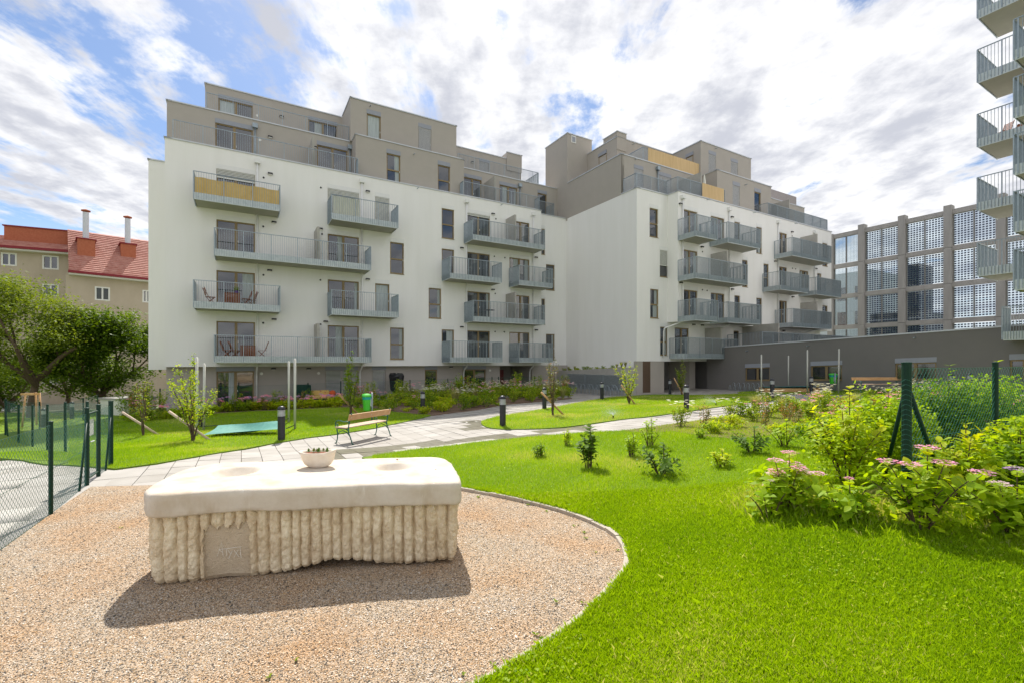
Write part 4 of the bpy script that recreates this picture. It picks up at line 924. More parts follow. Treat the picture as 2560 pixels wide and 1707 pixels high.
psc = MB(); a0, a1 = s_on_b(1921, 27.5)[0], s_on_b(1991, 27.5)[0]; psc.wbox(a0, a1, 27.5, 27.56, T6, T7-.75); psc.wbox(a1-.06, a1, 27.56, 30, T6, T7-.75); psc.build('terrace_screen', mat('pinkish_screen', (.36, .32, .32), .8), RB)
coping([(A0, 25.45), (A0, 23.94), (AS, 23.94), (AS, 22.95), (AE, 22.95)], TOP, RB, w=.25)
coping([(A0, 31.9), (A0, 25.5), (32.55, 25.5)], T6, RB, w=.25); coping([(32.6, 25.4), (32.6, 23.8), (39.9, 23.8), (39.9, 25.3)], T6+.004, RB, w=.25); coping([(39.98, 25.4), (AE, 25.4)], T6-.005, RB, w=.25)
coping([(26.2, 33), (26.2, 28.3), (32.6, 28.3)], T7, RB); coping([(32.7, 30), (32.7, 25.4), (39.5, 25.4), (39.5, 29)], T7+.022, RB)
# roof terrace railings and bamboo mats
railing([(A0+.15, 25.4), (A0+.15, 24.1), (AS+.12, 24.1), (AS+.12, 23.1), (s_on_b(1812, 23.1)[0], 23.1)], TOP+.07, RB, h=1.05)
railing([(26.4, 28.2), (26.4, 25.65), (s_on_b(1748, 25.65)[0], 25.65)], T6+.07, RB, h=1.05)
railing([(s_on_b(1920, 23.1)[0]-.3, 25.3), (s_on_b(1920, 23.1)[0], 23.1), (s_on_b(2068, 23.1)[0], 23.1), (s_on_b(2068, 23.1)[0], 26.5)], TOP+.07, RB, h=1.05)
def bamboo(px0, px1, b, z, h):
    q = MB(); a0, a1 = s_on_b(px0, b)[0], s_on_b(px1, b)[0]; n = int((a1-a0)/.045)
    for k in range(n):
        a = a0+(k+.5)*(a1-a0)/n; q.wbox(a-.019, a+.019, b-.075, b-.06, z, z+h+random.uniform(-.02, .01))
    q.wbox(a0, a1, b-.059, b-.055, z, z+h-.03)
    return q.build('bamboo_screen', M['bamboo'])
tag(bamboo(1619, 1746, 25.65, T6+.08, 1.08), 'long bamboo mat screen on the upper roof terrace railing', 'bamboo screen')
tag(bamboo(1754, 1808, 23.1, TOP+.08, 1.08), 'short bamboo mat screen on the lower roof terrace railing beside the grey wall', 'bamboo screen')
q = MB(); q.wbox(s_on_b(1752, 23.3)[0], s_on_b(1752, 23.3)[0]+.12, 23.3, 25.5, TOP+.05, TOP+2.1); q.build('terrace_divider', M['concrete'], RB)
q = MB(); q.wbox(s_on_b(1973, 23.3)[0], s_on_b(1973, 23.3)[0]+.12, 23.3, 25.4, TOP+.05, TOP+2.1); q.build('terrace_divider', M['concrete'], RB)
# balconies of the right building
bw = 22.948; bf = 21.45
D1 = s_on_b(1806, 22.0)[0]; D2 = s_on_b(2030, 22.0)[0]
bal_px(RB, bf, bw, 4, fl=1739, fr=1791.9); bal_px(RB, bf, bw, 4, fl=1819.4, fr=1899.8); bal_px(RB, bf, bw, 3, fl=1739, fr=1867, div=D1); bal_px(RB, bf, bw, 2, fl=1739, fr=1794); bal_px(RB, bf, bw, 2, fl=1820.6, fr=1901)
bal_px(RB, bf, bw, 4, fl=1981, fr=2076.5, div=D2); bal_px(RB, bf, bw, 3, fl=1952, fr=2020.5); bal_px(RB, bf, bw, 3, fl=2042, fr=2101); bal_px(RB, bf, bw, 2, fl=1983, fr=2077, div=D2)
balcony(RB, 27.35, s_on_b(1844, 22.4)[0], 22.4, 23.938, .25, div=s_on_b(1784, 23.2)[0])
for px, py in ((1700,511),(1829,544),(1754,618.5),(1701,708),(1829.5,724),(1979,581),(1936.8,654.5),(2038.6,673),(1980.6,743)): walllamp(r2, RB, px, py)
for px, py in ((1733,812),(1754.5,813.5),(1958,827)): walllamp(r1, RB, px, py)
for px, py in ((1756,630),(1756,725),(1767.6,727),(1980,590.6),(1981,671.6),(1988.8,672.9)): vent(r2, RB, px, py)
for px, py in ((1767,500),(1882.6,532.6),(1986.7,560)): nozzle(r2, RB, px, py)
nozzle(pR6, RB, 1587, 400); nozzle(pR7, RB, 1581, 362); nozzle(pRd7, RB, 1787, 373); nozzle(pRd6, RB, 1861, 463)
for px, py in ((1705,490),(1821,520),(1943.5,552),(2034,577)):
    s = r2.sz(px, py)[0]; downpipe(r2, RB, px, py, 2.95, foot=[r2.pt(s, -.1, 2.9), r2.pt(s-.9, .8, 2.45), r2.pt(s-.9, .88, 2.2), r2.pt(s-.9, .88, .35)])
downpipe(pR6, RB, 1642.6, 419, TOP+.08, 'galv')
# ---------------------------------------------------------------- low grey building with sloping wall
LOW = empty('low_building', W(36, 14, -2)); tag(LOW, 'long low grey building with ribbon windows and a gently rising roof edge', 'building')
SL = -.038; pl = Plane('a', 31.5, SL, 21.2)
spec = [(1863,1924,'W'),(2027,2105,'W'),(2238,2341,'W'),(2524,2600,'W')]
hl = []
for x0, x1, k in spec:
    hl.append((pl.s(x1), pl.s(x0), -1.34, -.42))
wall(pl, -6, 26.55, -4.5, 1.14, hl, 'wall', M['greyanth'], LOW, depth=16, reveal=.2)
for h in hl: window(pl, LOW, *h, 'W', 'boxgrey', boxh=.27)
q = MB(); pl.box(q, -6, 23.9, -.05, .35, 1.14, 1.22); q.build('coping', M['coping'], LOW)
for px, py in ((1870,876),(2022,864),(2289,844)): nozzle(pl, LOW, px, py)
sl_f = lambda a, b: SL*(b-21.2)
railing([(33.9, 23.8), (33.9, 20.9), (48, 20.9)], 1.2, LOW, h=1.05, slope=lambda a, b: SL*(b-21.2))
q = MB(); q.wbox(36.0, 36.15, 20.9, 23.9, 1.2, 3.0); q.build('terrace_divider', M['concrete'], LOW)
# ---------------------------------------------------------------- ramp wall with louvres between the buildings
RW = empty('ramp_wall', W(22.9, 28, -2.6)); tag(RW, 'low concrete ramp wall with grey louvre panels and planting on top', 'wall')
pr = Plane('a', 22.9); q = MB(); s0, s1 = 23.97, 31.99; zL = zt(927.6, s_on_a(1412, 22.9)[1]); 
top = lambda s: -.42+(zL+.42)*0+(-.30)*(s-s0)/(s1-s0)
P = []
for z_ in (None, 1):
    P += [W(22.9, s0, -3.4 if z_ is None else -.35), W(22.9, s1, -3.4 if z_ is None else -.72), W(A0-.003, s1, -3.4 if z_ is None else -.72), W(A0-.003, s0, -3.4 if z_ is None else -.35)]
q.hexa([P[1], P[0], P[3], P[2], P[5], P[4], P[7], P[6]]); q.build('wall', M['concrete'], RW)
for (x0, x1) in ((1420, 1462), (1463.5, 1507), (1508.5, 1566)):
    sa, sb = pr.s(x1), pr.s(x0); q = MB(); zt0 = -.95-(.0)*(sa-s0)
    n = 17
    for k in range(n):
        z_ = -2.02+k*.066; pr.box(q, sa+.04, sb-.04, -.03, -.004, z_, z_+.045)
    pr.box(q, sa, sa+.04, -.04, 0, -2.05, -.9); pr.box(q, sb-.04, sb, -.04, 0, -2.05, -.9)
    q.build('louver_panel', M['galv'], RW)
# ---------------------------------------------------------------- concrete frame with solar glass
SF = empty('solar_glass_screen', W(52, 14, -2)); tag(SF, 'tall concrete frame glazed with transparent solar cell panels between the buildings', 'screen wall')
pS = Plane('a', 52.0)
def clearglass():
    m, nt, b = _mk('clear_glass'); N, L = nt.nodes, nt.links
    t = N.new('ShaderNodeBsdfTransparent'); t.inputs[0].default_value = (.86, .92, .95, 1); gl = N.new('ShaderNodeBsdfGlossy'); gl.inputs['Roughness'].default_value = .03
    ms = N.new('ShaderNodeMixShader'); ms.inputs[0].default_value = .12; L.new(t.outputs[0], ms.inputs[1]); L.new(gl.outputs[0], ms.inputs[2]); L.new(ms.outputs[0], N['Material Output'].inputs[0]); return m
M['clear'] = clearglass()
cols = [2156, 2257, 2372, 2504]; cs = [pS.s(x) for x in cols]; sp = (cs[0]-cs[3])/3; cs = [cs[0]+k*(-sp) for k in range(8)]
zT = 12.9; beams = [zT-.05-k*3.06 for k in range(6)]
for c in cs:
    for k in range(5):
        q = MB(); z1 = (zT+.35 if k == 0 else beams[k]-.15); z0 = beams[k+1]-.15+.02
        pS.box(q, c-.27, c+.27, -.32, .40, z0, z1); q.build('column_segment', M['concreted'], SF, bevel=.03)
edge = cs[0]+sp*.78
bays = [(cs[0]+.27, edge, True)]+[(cs[k+1]+.27, cs[k]-.27, False) for k in range(7)]
for bi, (x0, x1, plain) in enumerate(bays):
    for k in range(5):
        q = MB(); zb = beams[k]; pS.box(q, x0+.004, x1-.004, -.18, .2, zb-.40, zb+.0); q.build('beam', M['concreted'], SF)
        zlo, zhi = beams[k+1]+.06, zb-.46; mid = (x0+x1)/2
        q = MB()
        for a, b in ((x0, x0+.06), (mid-.04, mid+.04), (x1-.06, x1)): pS.box(q, a, b, -.06, .04, zlo, zhi)
        fr = q.build('panel_frame', M['greyanth'], SF)
        for a, b in ((x0+.06, mid-.04), (mid+.04, x1-.06)):
            q = MB(); pS.box(q, a, b, 0, .02, zlo, zhi); pn = q.build('glass_panel', M['clear'], fr)
            q = MB()
            if plain:
                for j in range(8): s_ = a+(b-a)*(j+.5)/8; pS.box(q, s_-.012, s_+.012, -.008, -.002, zlo, zhi)
                q.build('glazing_lines', M['galv'], fr)
            else:
                nx, nz = 6, 13; wx, wz = (b-a)/nx, (zhi-zlo)/nz
                for i in range(nx):
                    for j in range(nz):
                        pS.box(q, a+wx*(i+.17), a+wx*(i+.83), -.006, -.002, zlo+wz*(j+.2), zlo+wz*(j+.8))
                q.build('solar_cells', M['cellblue'], fr, kind='stuff')
q = MB(); pS.box(q, edge, edge+.5, -.3, .3, -3, zT+.02); q.build('end_column', M['concreted'], SF)
# building seen through the glass
BG = empty('office_building', W(66, 30, -2)); tag(BG, 'pale blue-white office block seen through the glazed concrete frame', 'building')
pB = Plane('a', 66.0); hh = []
for k in range(4):
    for j in range(9): hh.append((27.6+j*2.0, 28.85+j*2.0, -1.6+k*3.1, .1+k*3.1))
wall(pB, 27, 46.5, -5, 11.2, hh, 'wall', M['bgwhite'], BG, depth=10, reveal=.2)
for h in hh:
    f = MB(); pB.box(f, h[0], h[0]+.08, .08, .16, h[2], h[3]); pB.box(f, h[1]-.08, h[1], .08, .16, h[2], h[3]); w = f.build('window', M['whitetrim'], BG)
    q = MB(); pB.box(q, h[0]+.08, h[1]-.08, .1, .14, h[2], h[3]); q.build('pane', M['glass'], w)
BG2 = empty('dark_glass_building', W(62, 24, -2)); tag(BG2, 'dark glass building behind the lower solar panels', 'building')
q = MB(); q.wbox(62, 70, 21.0, 25.5, -4, 5.4); q.wbox(62.4, 66, 21.2, 22.7, 5.4, 10.5); b_ = q.build('wall', mat('dark_curtain_wall', (.02, .045, .06), .15, spec=.7), BG2)
for k in range(4): q = MB(); q.wbox(61.93, 61.99, 21.0, 25.5, -1+k*2.8, -.8+k*2.8); q.build('spandrel', M['boxgrey'], BG2)
# ---------------------------------------------------------------- tower on the right, mostly outside the picture
TW = empty('apartment_tower', W(36, 0, -2)); tag(TW, 'apartment tower at the right edge with projecting galvanised balconies', 'building')
pT = Plane('a', 31.86)
hs = [(b, b+1.5, F(l)+.8, F(l)+2.9) for l in range(1, 7) for b in (-6, -1.5, 3.2)]
wall(pT, -9, 6.2, 1.7, 21.5, hs, 'wall', M['white'], TW, depth=12)
for h in hs: window(pT, TW, *h, 'D', 'boxwhite')
tb = [zt(y, s_on_b(2446, 7.77)[1]) for y in (48, 209, 370, 528.6, 692)]
AT = s_on_b(2446, 7.77)[0]
for z in tb+[tb[0]+2.95]:
    # this balcony's long side is its left one: swap the frame so that the fascia turns the right way
    s = MB(); s.wbox(AT+.03, 31.83, 1.5, 7.74, z+.03, z+.26); sl = s.build('balcony', M['soffit'], TW)
    f = MB(); f.wbox(AT, AT+.008, 1.5, 7.77, z, z+.40); f.wbox(AT+.008, 31.84, 7.762, 7.77, z, z+.40); f.build('fascia', M['galvsheet'], sl)
    railing([(AT-.03, 1.5), (AT-.03, 7.80), (31.84, 7.80)], z, sl, h=1.52, zoff=.04)
    r = MB()
    for k in range(14): r.wbox(AT-.012, AT+.002, 1.9+k*.42, 1.925+k*.42, z+.14, z+.165)
    r.build('bolts', M['galv'], sl, kind='stuff')
# second column of balconies just behind, half hidden by the picture edge
AT2, t2 = s_on_b(2538, 5.6)
for y in (145, 290, 432, 575, 720):
    z = zt(y, t2)-.1; s = MB(); s.wbox(AT2+.03, AT2+2.6, 0, 5.57, z+.03, z+.26); sl = s.build('balcony', M['soffit'], TW)
    f = MB(); f.wbox(AT2, AT2+.008, 0, 5.6, z, z+.40); f.wbox(AT2, AT2+2.6, 5.6, 5.608, z, z+.4); f.build('fascia', M['galvsheet'], sl)
    railing([(AT2-.03, 0), (AT2-.03, 5.63), (AT2+2.6, 5.63)], z, sl, h=1.5, zoff=.04)
AT3, t3 = s_on_b(2508, 7.2); z = zt(851, t3)
s = MB(); s.wbox(AT3+.03, 31.4, 0, 7.17, z+.03, z+.26); sl = s.build('balcony', M['soffit'], TW)
f = MB(); f.wbox(AT3, AT3+.008, 0, 7.2, z, z+.40); f.wbox(AT3+.008, 31.4, 7.192, 7.2, z, z+.4); f.build('fascia', M['galvsheet'], sl)
railing([(AT3-.03, 0), (AT3-.03, 7.23), (31.4, 7.23)], z, sl, h=1.52, zoff=.04, spacing=.09)
# ---------------------------------------------------------------- old beige house
OH = empty('old_house', (-50, 50, -3.2)); tag(OH, 'old beige rendered house with red tiled roof behind the trees', 'house')
class WP:                                        # free wall plane between two ground points
    def __init__(s, p, q): s.p = Vector(p); s.q = Vector(q); s.u = (s.q-s.p).normalized(); s.L = (s.q-s.p).length; s.n = Vector((-s.u.y, s.u.x)); s.k = 'b'
    def pt(s, a, d, z): v = s.p+s.u*a+s.n*d; return (v.x, v.y, z+EYE)
    def s_(s, px):
        X = ray(px); t = (s.p.x-X*s.p.y)/(X*s.u.y-s.u.x); return t, (s.p.y+s.u.y*t)
    def box(s, mb, s0, s1, d0, d1, z0, z1):
        return mb.hexa([s.pt(*q) for q in [(s0,d0,z0),(s1,d0,z0),(s1,d1,z0),(s0,d1,z0),(s0,d0,z1),(s1,d0,z1),(s1,d1,z1),(s0,d1,z1)]])
def far_window(p, parent, s0, s1, z0, z1, bars=False):
    f = MB(); B = lambda a, b, c, d, d0=-.02, d1=.1: p.box(f, a, b, d0, d1, c, d); fw = .13
    B(s0, s0+fw, z0, z1); B(s1-fw, s1, z0, z1); B(s0+fw, s1-fw, z0, z0+fw); B(s0+fw, s1-fw, z1-fw, z1); c = (s0+s1)/2; B(c-.07, c+.07, z0+fw, z1-fw, .02)
    if bars:
        for k in range(8): x = s0+(s1-s0)*(k+.5)/8; B(x-.02, x+.02, z0+fw, z1-fw, -.01, .02)
    w = f.build('window', M['whitetrim'], parent)
    for a, b in ((s0+fw, c-.07), (c+.07, s1-fw)): q = MB(); p.box(q, a, b, .06, .09, z0+fw, z1-fw); q.build('pane', M['glass'], w)
hA = WP((-58.5, 44.6), (-46, 50.3)); hB = WP((-44.6, 47.2), (-34, 57.6))
def wins_from(p, lst):
    out = []
    for x0, x1, y0, y1 in lst:
        s0, d0 = p.s_(x0); s1, d1 = p.s_(x1); out.append((s0, s1, zt(y1, (d0+d1)/2), zt(y0, (d0+d1)/2)))
    return out
wa = wins_from(hA, [(3,42,633,665),(106,147,640,674),(106,147,711,741),(0,42,704,738),(106,147,782,814),(106,147,854,886),(106,147,927,959),(0,42,927,961)]); wg = wins_from(hA, [(2,42,1003,1026)])
wb = wins_from(hB, [(237,275,718,752),(356,376,726,757),(240,277,790,822),(240,277,862,893),(240,277,930,958)])
wall(hA, 0, hA.L, -6.5, 11.6, wa+wg, 'wall', M['beige'], OH, depth=12, reveal=.12)
wall(hB, -.4, hB.L, -6.5, 9.0, wb, 'wall', M['beige'], OH, depth=12, reveal=.12)
for h in wa: far_window(hA, OH, *h)
for h in wg: far_window(hA, OH, *h, bars=True)
for h in wb: far_window(hB, OH, *h)
def roof(p, s0, s1, z, rise, run, rows, parent):
    q = MB(); e = MB(); p.box(e, s0-.2, s1+.3, -.75, .05, z-.25, z+.02); e.build('eaves', M['whitetrim'], parent)
    e = MB(); p.box(e, s0-.25, s1+.35, -.92, -.72, z-.1, z+.16); e.build('gutter', M['redtrim'], parent)
    for k in range(rows):
        t0, t1 = k/rows, (k+1)/rows; d0, d1 = -.75+run*t0, -.75+run*t1+.12; z0, z1 = z+.05+rise*t0, z+.05+rise*t1
        th = .10
        P = [p.pt(s0-.2, d0, z0), p.pt(s1+.3, d0, z0), p.pt(s1+.3, d1, z1+.02), p.pt(s0-.2, d1, z1+.02), p.pt(s0-.2, d0, z0+th), p.pt(s1+.3, d0, z0+th), p.pt(s1+.3, d1, z1+.05), p.pt(s0-.2, d1, z1+.05)]
        q.hexa(P)
    return q.build('roof_tiles', M['roofred'], parent, kind='stuff')
roof(hA, 0, hA.L, 11.6, 2.0, 4.6, 12, OH); roof(hB, 0, hB.L, 9.0, 5.4, 6.2, 22, OH)
def chim(p, px, d, w, dep, z0, z1, pipe=0):
    s = p.s_(px)[0]; q = MB(); p.box(q, s-w/2, s+w/2, d, d+dep, z0, z1); c = q.build('chimney', M['brick'], OH)
    q = MB(); p.box(q, s-w/2-.12, s+w/2+.12, d-.1, d+dep+.1, z1, z1+.12); q.build('chimney_cap', M['redtrim'], c)
    if pipe:
        v = p.pt(s, d+dep/2, z1+.12); q = MB(); q.tube([v, (v[0], v[1], v[2]+pipe)], .26, 12); pp = q.build('flue', M['coping'], OH)
        q = MB(); q.lathe([(.0, .25), (.4, .1), (.4, .0)], 12, (v[0], v[1], v[2]+pipe+.12)); q.build('flue_cap', M['brick'], OH)
chim(hA, 75, 1.7, 5.4, 1.6, 12.0, 14.25); chim(hA, 172, 1.9, 2.6, 1.2, 12.0, 13.75); chim(hB, 218, 1.6, 1.4, 2.6, 10.0, 12.9, 3.0); chim(hB, 327, 2.2, 1.3, 1.6, 10.2, 13.1, 2.9)
# ================================================================== OBJECTS
from mathutils import noise as NZ
# ---------------------------------------------------------------- stone table
TB = empty('stone_table', (-2.1, 5.1, 0)); tag(TB, 'massive pale limestone table with smooth slab top on a chiselled ribbed base', 'stone table')
H_ = EYE-.86
def tp(px, py): d = H_*FPX/(py-905); return (ray(px)*d, d)
outl = [tp(*p) for p in [(358,1224),(384,1205),(420,1186),(455,1172),(484,1165),(544,1155),(640,1151.5),(731,1149),(881,1145),(993,1141),(1070,1139.5),(1108,1141),(1128,1149),(1141,1166),(1149,1185),(1153,1205)]]
fr = [(1150,1206),(1130,1207),(1068,1208),(975,1210),(881,1212),(790,1216),(694,1220),(600,1224),(507,1229),(430,1234),(384,1237),(366,1233)]
outl += [tp(*p) for p in fr]
outl = [outl[i] for i in range(0, len(outl))]
def resample(P, n):
    P = [Vector(p) for p in P]; L = [0]
    for i in range(len(P)): L.append(L[-1]+(P[(i+1) % len(P)]-P[i]).length)
    out = []; k = 0
    for j in range(n):
        t = L[-1]*j/n
        while L[k+1] < t: k += 1
        a, b = P[k], P[(k+1) % len(P)]; out.append(a.lerp(b, (t-L[k])/max(1e-9, L[k+1]-L[k])))
    return out
O = resample(smooth_poly(outl, 2), 260)
for _ in range(6): O = [(O[i-1]+O[i]*2+O[(i+1) % len(O)])/4 for i in range(len(O))]
cen = Vector((sum(p.x for p in O)/len(O), sum(p.y for p in O)/len(O)))
def outward(P):
    n = len(P); r = []
    for i in range(n):
        t = (P[(i+1) % n]-P[i-1]).normalized(); nn = Vector((t.y, -t.x))
        if nn.dot(P[i]-cen) < 0: nn = -nn
        r.append(nn)
    return r
ON = outward(O)
b1, b2 = Vector(tp(590, 1178)), Vector(tp(982, 1166))
cw_ = lambda p, z: .022*NZ.noise((p.x*2.4, p.y*2.4, z*3))+.012*NZ.noise((p.x*7, p.y*7, z*6))+.004*NZ.noise((p.x*22, p.y*22, z*22))
mb = MB(); n = len(O); rings = []
for off, z in ((-.03, .652), (-.004, .650), (.0, .665), (.004, .70), (-.002, .74), (.002, .79), (-.001, .822), (-.008, .842), (-.020, .854), (-.042, .861)):
    rings.append([(p.x+q.x*(off+cw_(p, z)), p.y+q.y*(off+cw_(p, z)), z+((.020*NZ.noise((p.x*2.2, p.y*2.2, 0))+.008*NZ.noise((p.x*9, p.y*9, 0))) if z < .66 else .006*NZ.noise((p.x*2, p.y*2, 5)))) for p, q in zip(O, ON)])
last = [Vector(r[:2]) for r in rings[-1]]; MA, MBv = Vector((-3.25, 4.82)), Vector((-.95, 5.18))
for k in range(1, 61):
    t = k/60*.998; R_ = []
    for v in last:
        u_ = min(1, max(0, (v-MA).dot(MBv-MA)/(MBv-MA).length_squared)); w = v.lerp(MA.lerp(MBv, .08+.84*u_), t)
        z = .862+.006*NZ.noise((w.x*2, w.y*2, 5))
        for c, r in ((b1, .235), (b2, .205)):
            d = (w-c).length/r
            if d < 1.15: z -= .15*max(0, 1-d**1.35)
        R_.append((w.x, w.y, z))
    rings.append(R_)
for r in rings: mb.v += r
for k in range(len(rings)-1):
    for j in range(n): mb.f.append((k*n+j, k*n+(j+1) % n, (k+1)*n+(j+1) % n, (k+1)*n+j)); mb.mi.append(0)
mb.build('slab_top', M['stone'], TB, smooth=True)
BO = resample([tuple(p-q*.065) for p, q in zip(O, ON)], 1500); BN = outward(BO)
per = sum((BO[(i+1) % 1500]-BO[i]).length for i in range(1500)); ds = per/1500
ribw = []; s = 0
while s < per: w = random.uniform(.080, .118); ribw.append((s, min(per, s+w), random.uniform(.7, 1.1))); s += w
def zbot(p):
    X = p.x/p.y*FPX+1280; front = p.y < cen.y+.05
    z = .035+.018*NZ.noise((p.x*5, p.y*5, 1))
    if front: z += .085*math.exp(-((X-850)/90)**2)+.03*max(0, (X-900)/250)-.012*(X < 700)
    return z
mb = MB(); rows = 66; ri = 0; VV = []
for i, (p, q) in enumerate(zip(BO, BN)):
    s = i*ds
    while ri < len(ribw)-1 and ribw[ri][1] < s: ri += 1
    r0, r1, am = ribw[ri]; u = (s-r0)/(r1-r0); zb = zbot(p); X = p.x/p.y*FPX+1280; front = p.y < cen.y
    for k in range(rows):
        t = k/(rows-1); z = zb+(.67-zb)*t
        wob = .16*NZ.noise((s*3, z*7, 3)); uu = min(1, max(0, u+wob*.6)); sn = max(0, math.sin(math.pi*uu)); rib = (min(1, sn*1.6)*.6+sn*.4)*.056*am*(.92+.16*NZ.noise((s*11, z*13, 7)))
        c = Vector((p.x*30, p.y*30, z*17)); v = NZ.voronoi(c)[0]; ch = (v[1]-v[0])
        d = rib-.026*min(1, v[0])+.0+.010*NZ.noise((p.x*9, p.y*9, z*9))
        pan = 0
        if front:
            e = 6*NZ.noise((z*14, 2, 1)); top = .485+.03*NZ.noise((p.x*30, 1, 1))+.05*abs(math.sin(s*34))
            if 512+e < X < 627+e and z < top: pan = 1
        if pan: d = .004+.003*NZ.noise((p.x*30, z*30, 2))+(.012*max(0, 1-(z-zb)/.05) if z < zb+.05 else 0)
        taper = -.02*(1-t)**3-(.03*(1-t/.06) if t < .06 else 0); taper += (-.02 if t > .985 else 0)
        VV.append((p.x+q.x*(d+taper), p.y+q.y*(d+taper), z+(.006*NZ.noise((s*30, 0, 0)) if k == 0 else 0))); 
        if k < rows-1: mb.mi.append(1 if pan else 0)
mb.v = VV
for i in range(1500):
    i2 = (i+1) % 1500
    for k in range(rows-1): mb.f.append((i*rows+k, i2*rows+k, i2*rows+k+1, i*rows+k+1))
mb.f.append(tuple(i*rows for i in range(1500))); mb.mi.append(0)
base = mb.build('ribbed_base', [M['stonerough'], M['stonepanel']], TB)
# scratched sign on the flat panel
fi = [p-0*q for p, q in zip(BO, BN) if p.y < cen.y and 500 < p.x/p.y*FPX+1280 < 640]; A_, B_ = fi[0], fi[-1]
if A_.x > B_.x: A_, B_ = B_, A_
du = (B_-A_).normalized(); dn = Vector((du.y, -du.x))
def onpan(px, py):
    X = ray(px); t = (A_.x-X*A_.y)/(X*du.y-du.x); v = A_+du*t; d = v.y; v = v+dn*.012
    return (v.x, v.y, EYE-(py-905)/FPX*d)
zz = lambda x, y: (320+x/2.6727, 1120+y/2.6727)
mb = MB()
for st in ([(612,672),(690,662),(760,652)], [(600,715),(628,620),(640,718)], [(610,672),(636,690)], [(660,668),(664,712)], [(668,672),(690,700),(676,732)], [(700,680),(678,728)], [(712,676),(745,720)], [(740,672),(712,722)], [(752,655),(758,724)], [(752,690),(760,724)]):
    mb.tube([onpan(*zz(*p)) for p in st], .0022, 5)
mb.build('inscription', M['carve'], TB)
for px, py, w, h in ((418, 1461, .16, .05), (500, 1455, .10, .04)):
    p = GP(px, py); p.y += .16; q = MB(); r_ = []
    q.lathe([(w*.5, 0), (w*.55, h*.4), (w*.45, h)], 9, (0, 0, 0)); q.v = [(x*1.3+p.x, y*.5+p.y, z+.005) for x, y, z in q.v]; q.build('support_wedge', M['rust'], TB)
# bowl with succulents and a dry leaf on the table
BW = empty('planter_bowl', (0, 0, 0)); bp_ = tp(788, 1170); BW.location = (bp_[0], bp_[1]+.08, .864); WPOS[BW.name] = BW.location.copy(); tag(BW, 'pale stone planter bowl of small succulents standing on the stone table', 'planter')
mb = MB(); nn = 40; prof = [(.10, 0, .0), (.145, .03, 0), (.175, .08, .1), (.192, .135, 1), (.205, .168, 1), (.196, .172, 1), (.182, .15, 1), (.16, .125, 0), (.0, .12, 0)]
for r, z, sw in prof:
    for j in range(nn):
        a = 2*math.pi*j/nn; up = .028*(abs(math.cos(a))**3)*(1 if math.cos(a) > 0 else .35)*sw
        mb.v.append((r*1.02*math.cos(a), r*.62*math.sin(a), z+up))
for k in range(len(prof)-1):
    for j in range(nn): mb.f.append((k*nn+j, k*nn+(j+1) % nn, (k+1)*nn+(j+1) % nn, (k+1)*nn+j)); mb.mi.append(0)
mb.v = [(x+BW.location.x, y+BW.location.y, z+BW.location.z) for x, y, z in mb.v]
mb.build('bowl', M['terracotta'], BW, smooth=True)
q = MB(); q.lathe([(.0, .002), (.17, .0)], 24, (0, 0, 0), cap=False); q.v = [(x*.98+BW.location.x, y*.6+BW.location.y, BW.location.z+.152+.006*NZ.noise((x*40, y*40, 0))) for x, y, z in q.v]; q.build('bowl_soil', M['rust'], BW)
for k, (dx, dy, r, red) in enumerate([(-.10,-.02,.026,0),(-.06,.03,.022,1),(-.035,-.035,.03,1),(.0,.02,.03,0),(.02,-.04,.028,0),(.06,.0,.026,1),(.09,.03,.028,0),(.11,-.02,.024,0),(-.01,-.01,.022,1)]):
    q = MB()
    for lay in range(4):
        for j in range(7):
            a = 2*math.pi*(j+.5*lay)/7; rr_ = r*(1-lay*.2); el = .25+lay*.33; c = Vector((math.cos(a)*math.cos(el), math.sin(a)*math.cos(el), math.sin(el)))
            sd_ = Vector((-math.sin(a), math.cos(a), 0))*rr_*.32; t_ = c*rr_; b_ = Vector((0, 0, .006*lay+.01))
            q.add([b_-sd_*.5, b_+sd_*.5, b_+t_*.7+sd_, b_+t_*1.15, b_+t_*.7-sd_], [(0, 1, 2, 3, 4)])
    q.v = [(x+BW.location.x+dx, y+BW.location.y+dy, z*1.5+BW.location.z+.155) for x, y, z in q.v]
    q.build('succulent', M['leafred'] if red else M['leafdark'], BW)
def drop_leaf(px, py, s, label, H=None):
    if H: x, y = tp(px, py); z = .87
    q = MB(); a = random.uniform(0, 6)
    for k in range(3):
        a += 2.1; q.add([(0, 0, .004), (math.cos(a)*s, math.sin(a)*s, s*.5), (math.cos(a+.6)*s*1.3, math.sin(a+.6)*s*1.3, s*.9), (math.cos(a+1.1)*s*.8, math.sin(a+1.1)*s*.8, s*.2)], [(0, 1, 2, 3)])
    q.v = [(u+x, v+y, w+z) for u, v, w in q.v]; o = q.build('dead_leaf', M['rust']); tag(o, label, 'leaf')
drop_leaf(994, 1152, .022, 'curled dry brown leaf behind the right hollow of the stone table', 1)
drop_leaf(1089, 1176, .010, 'tiny dry leaf crumb near the right end of the stone table', 1)
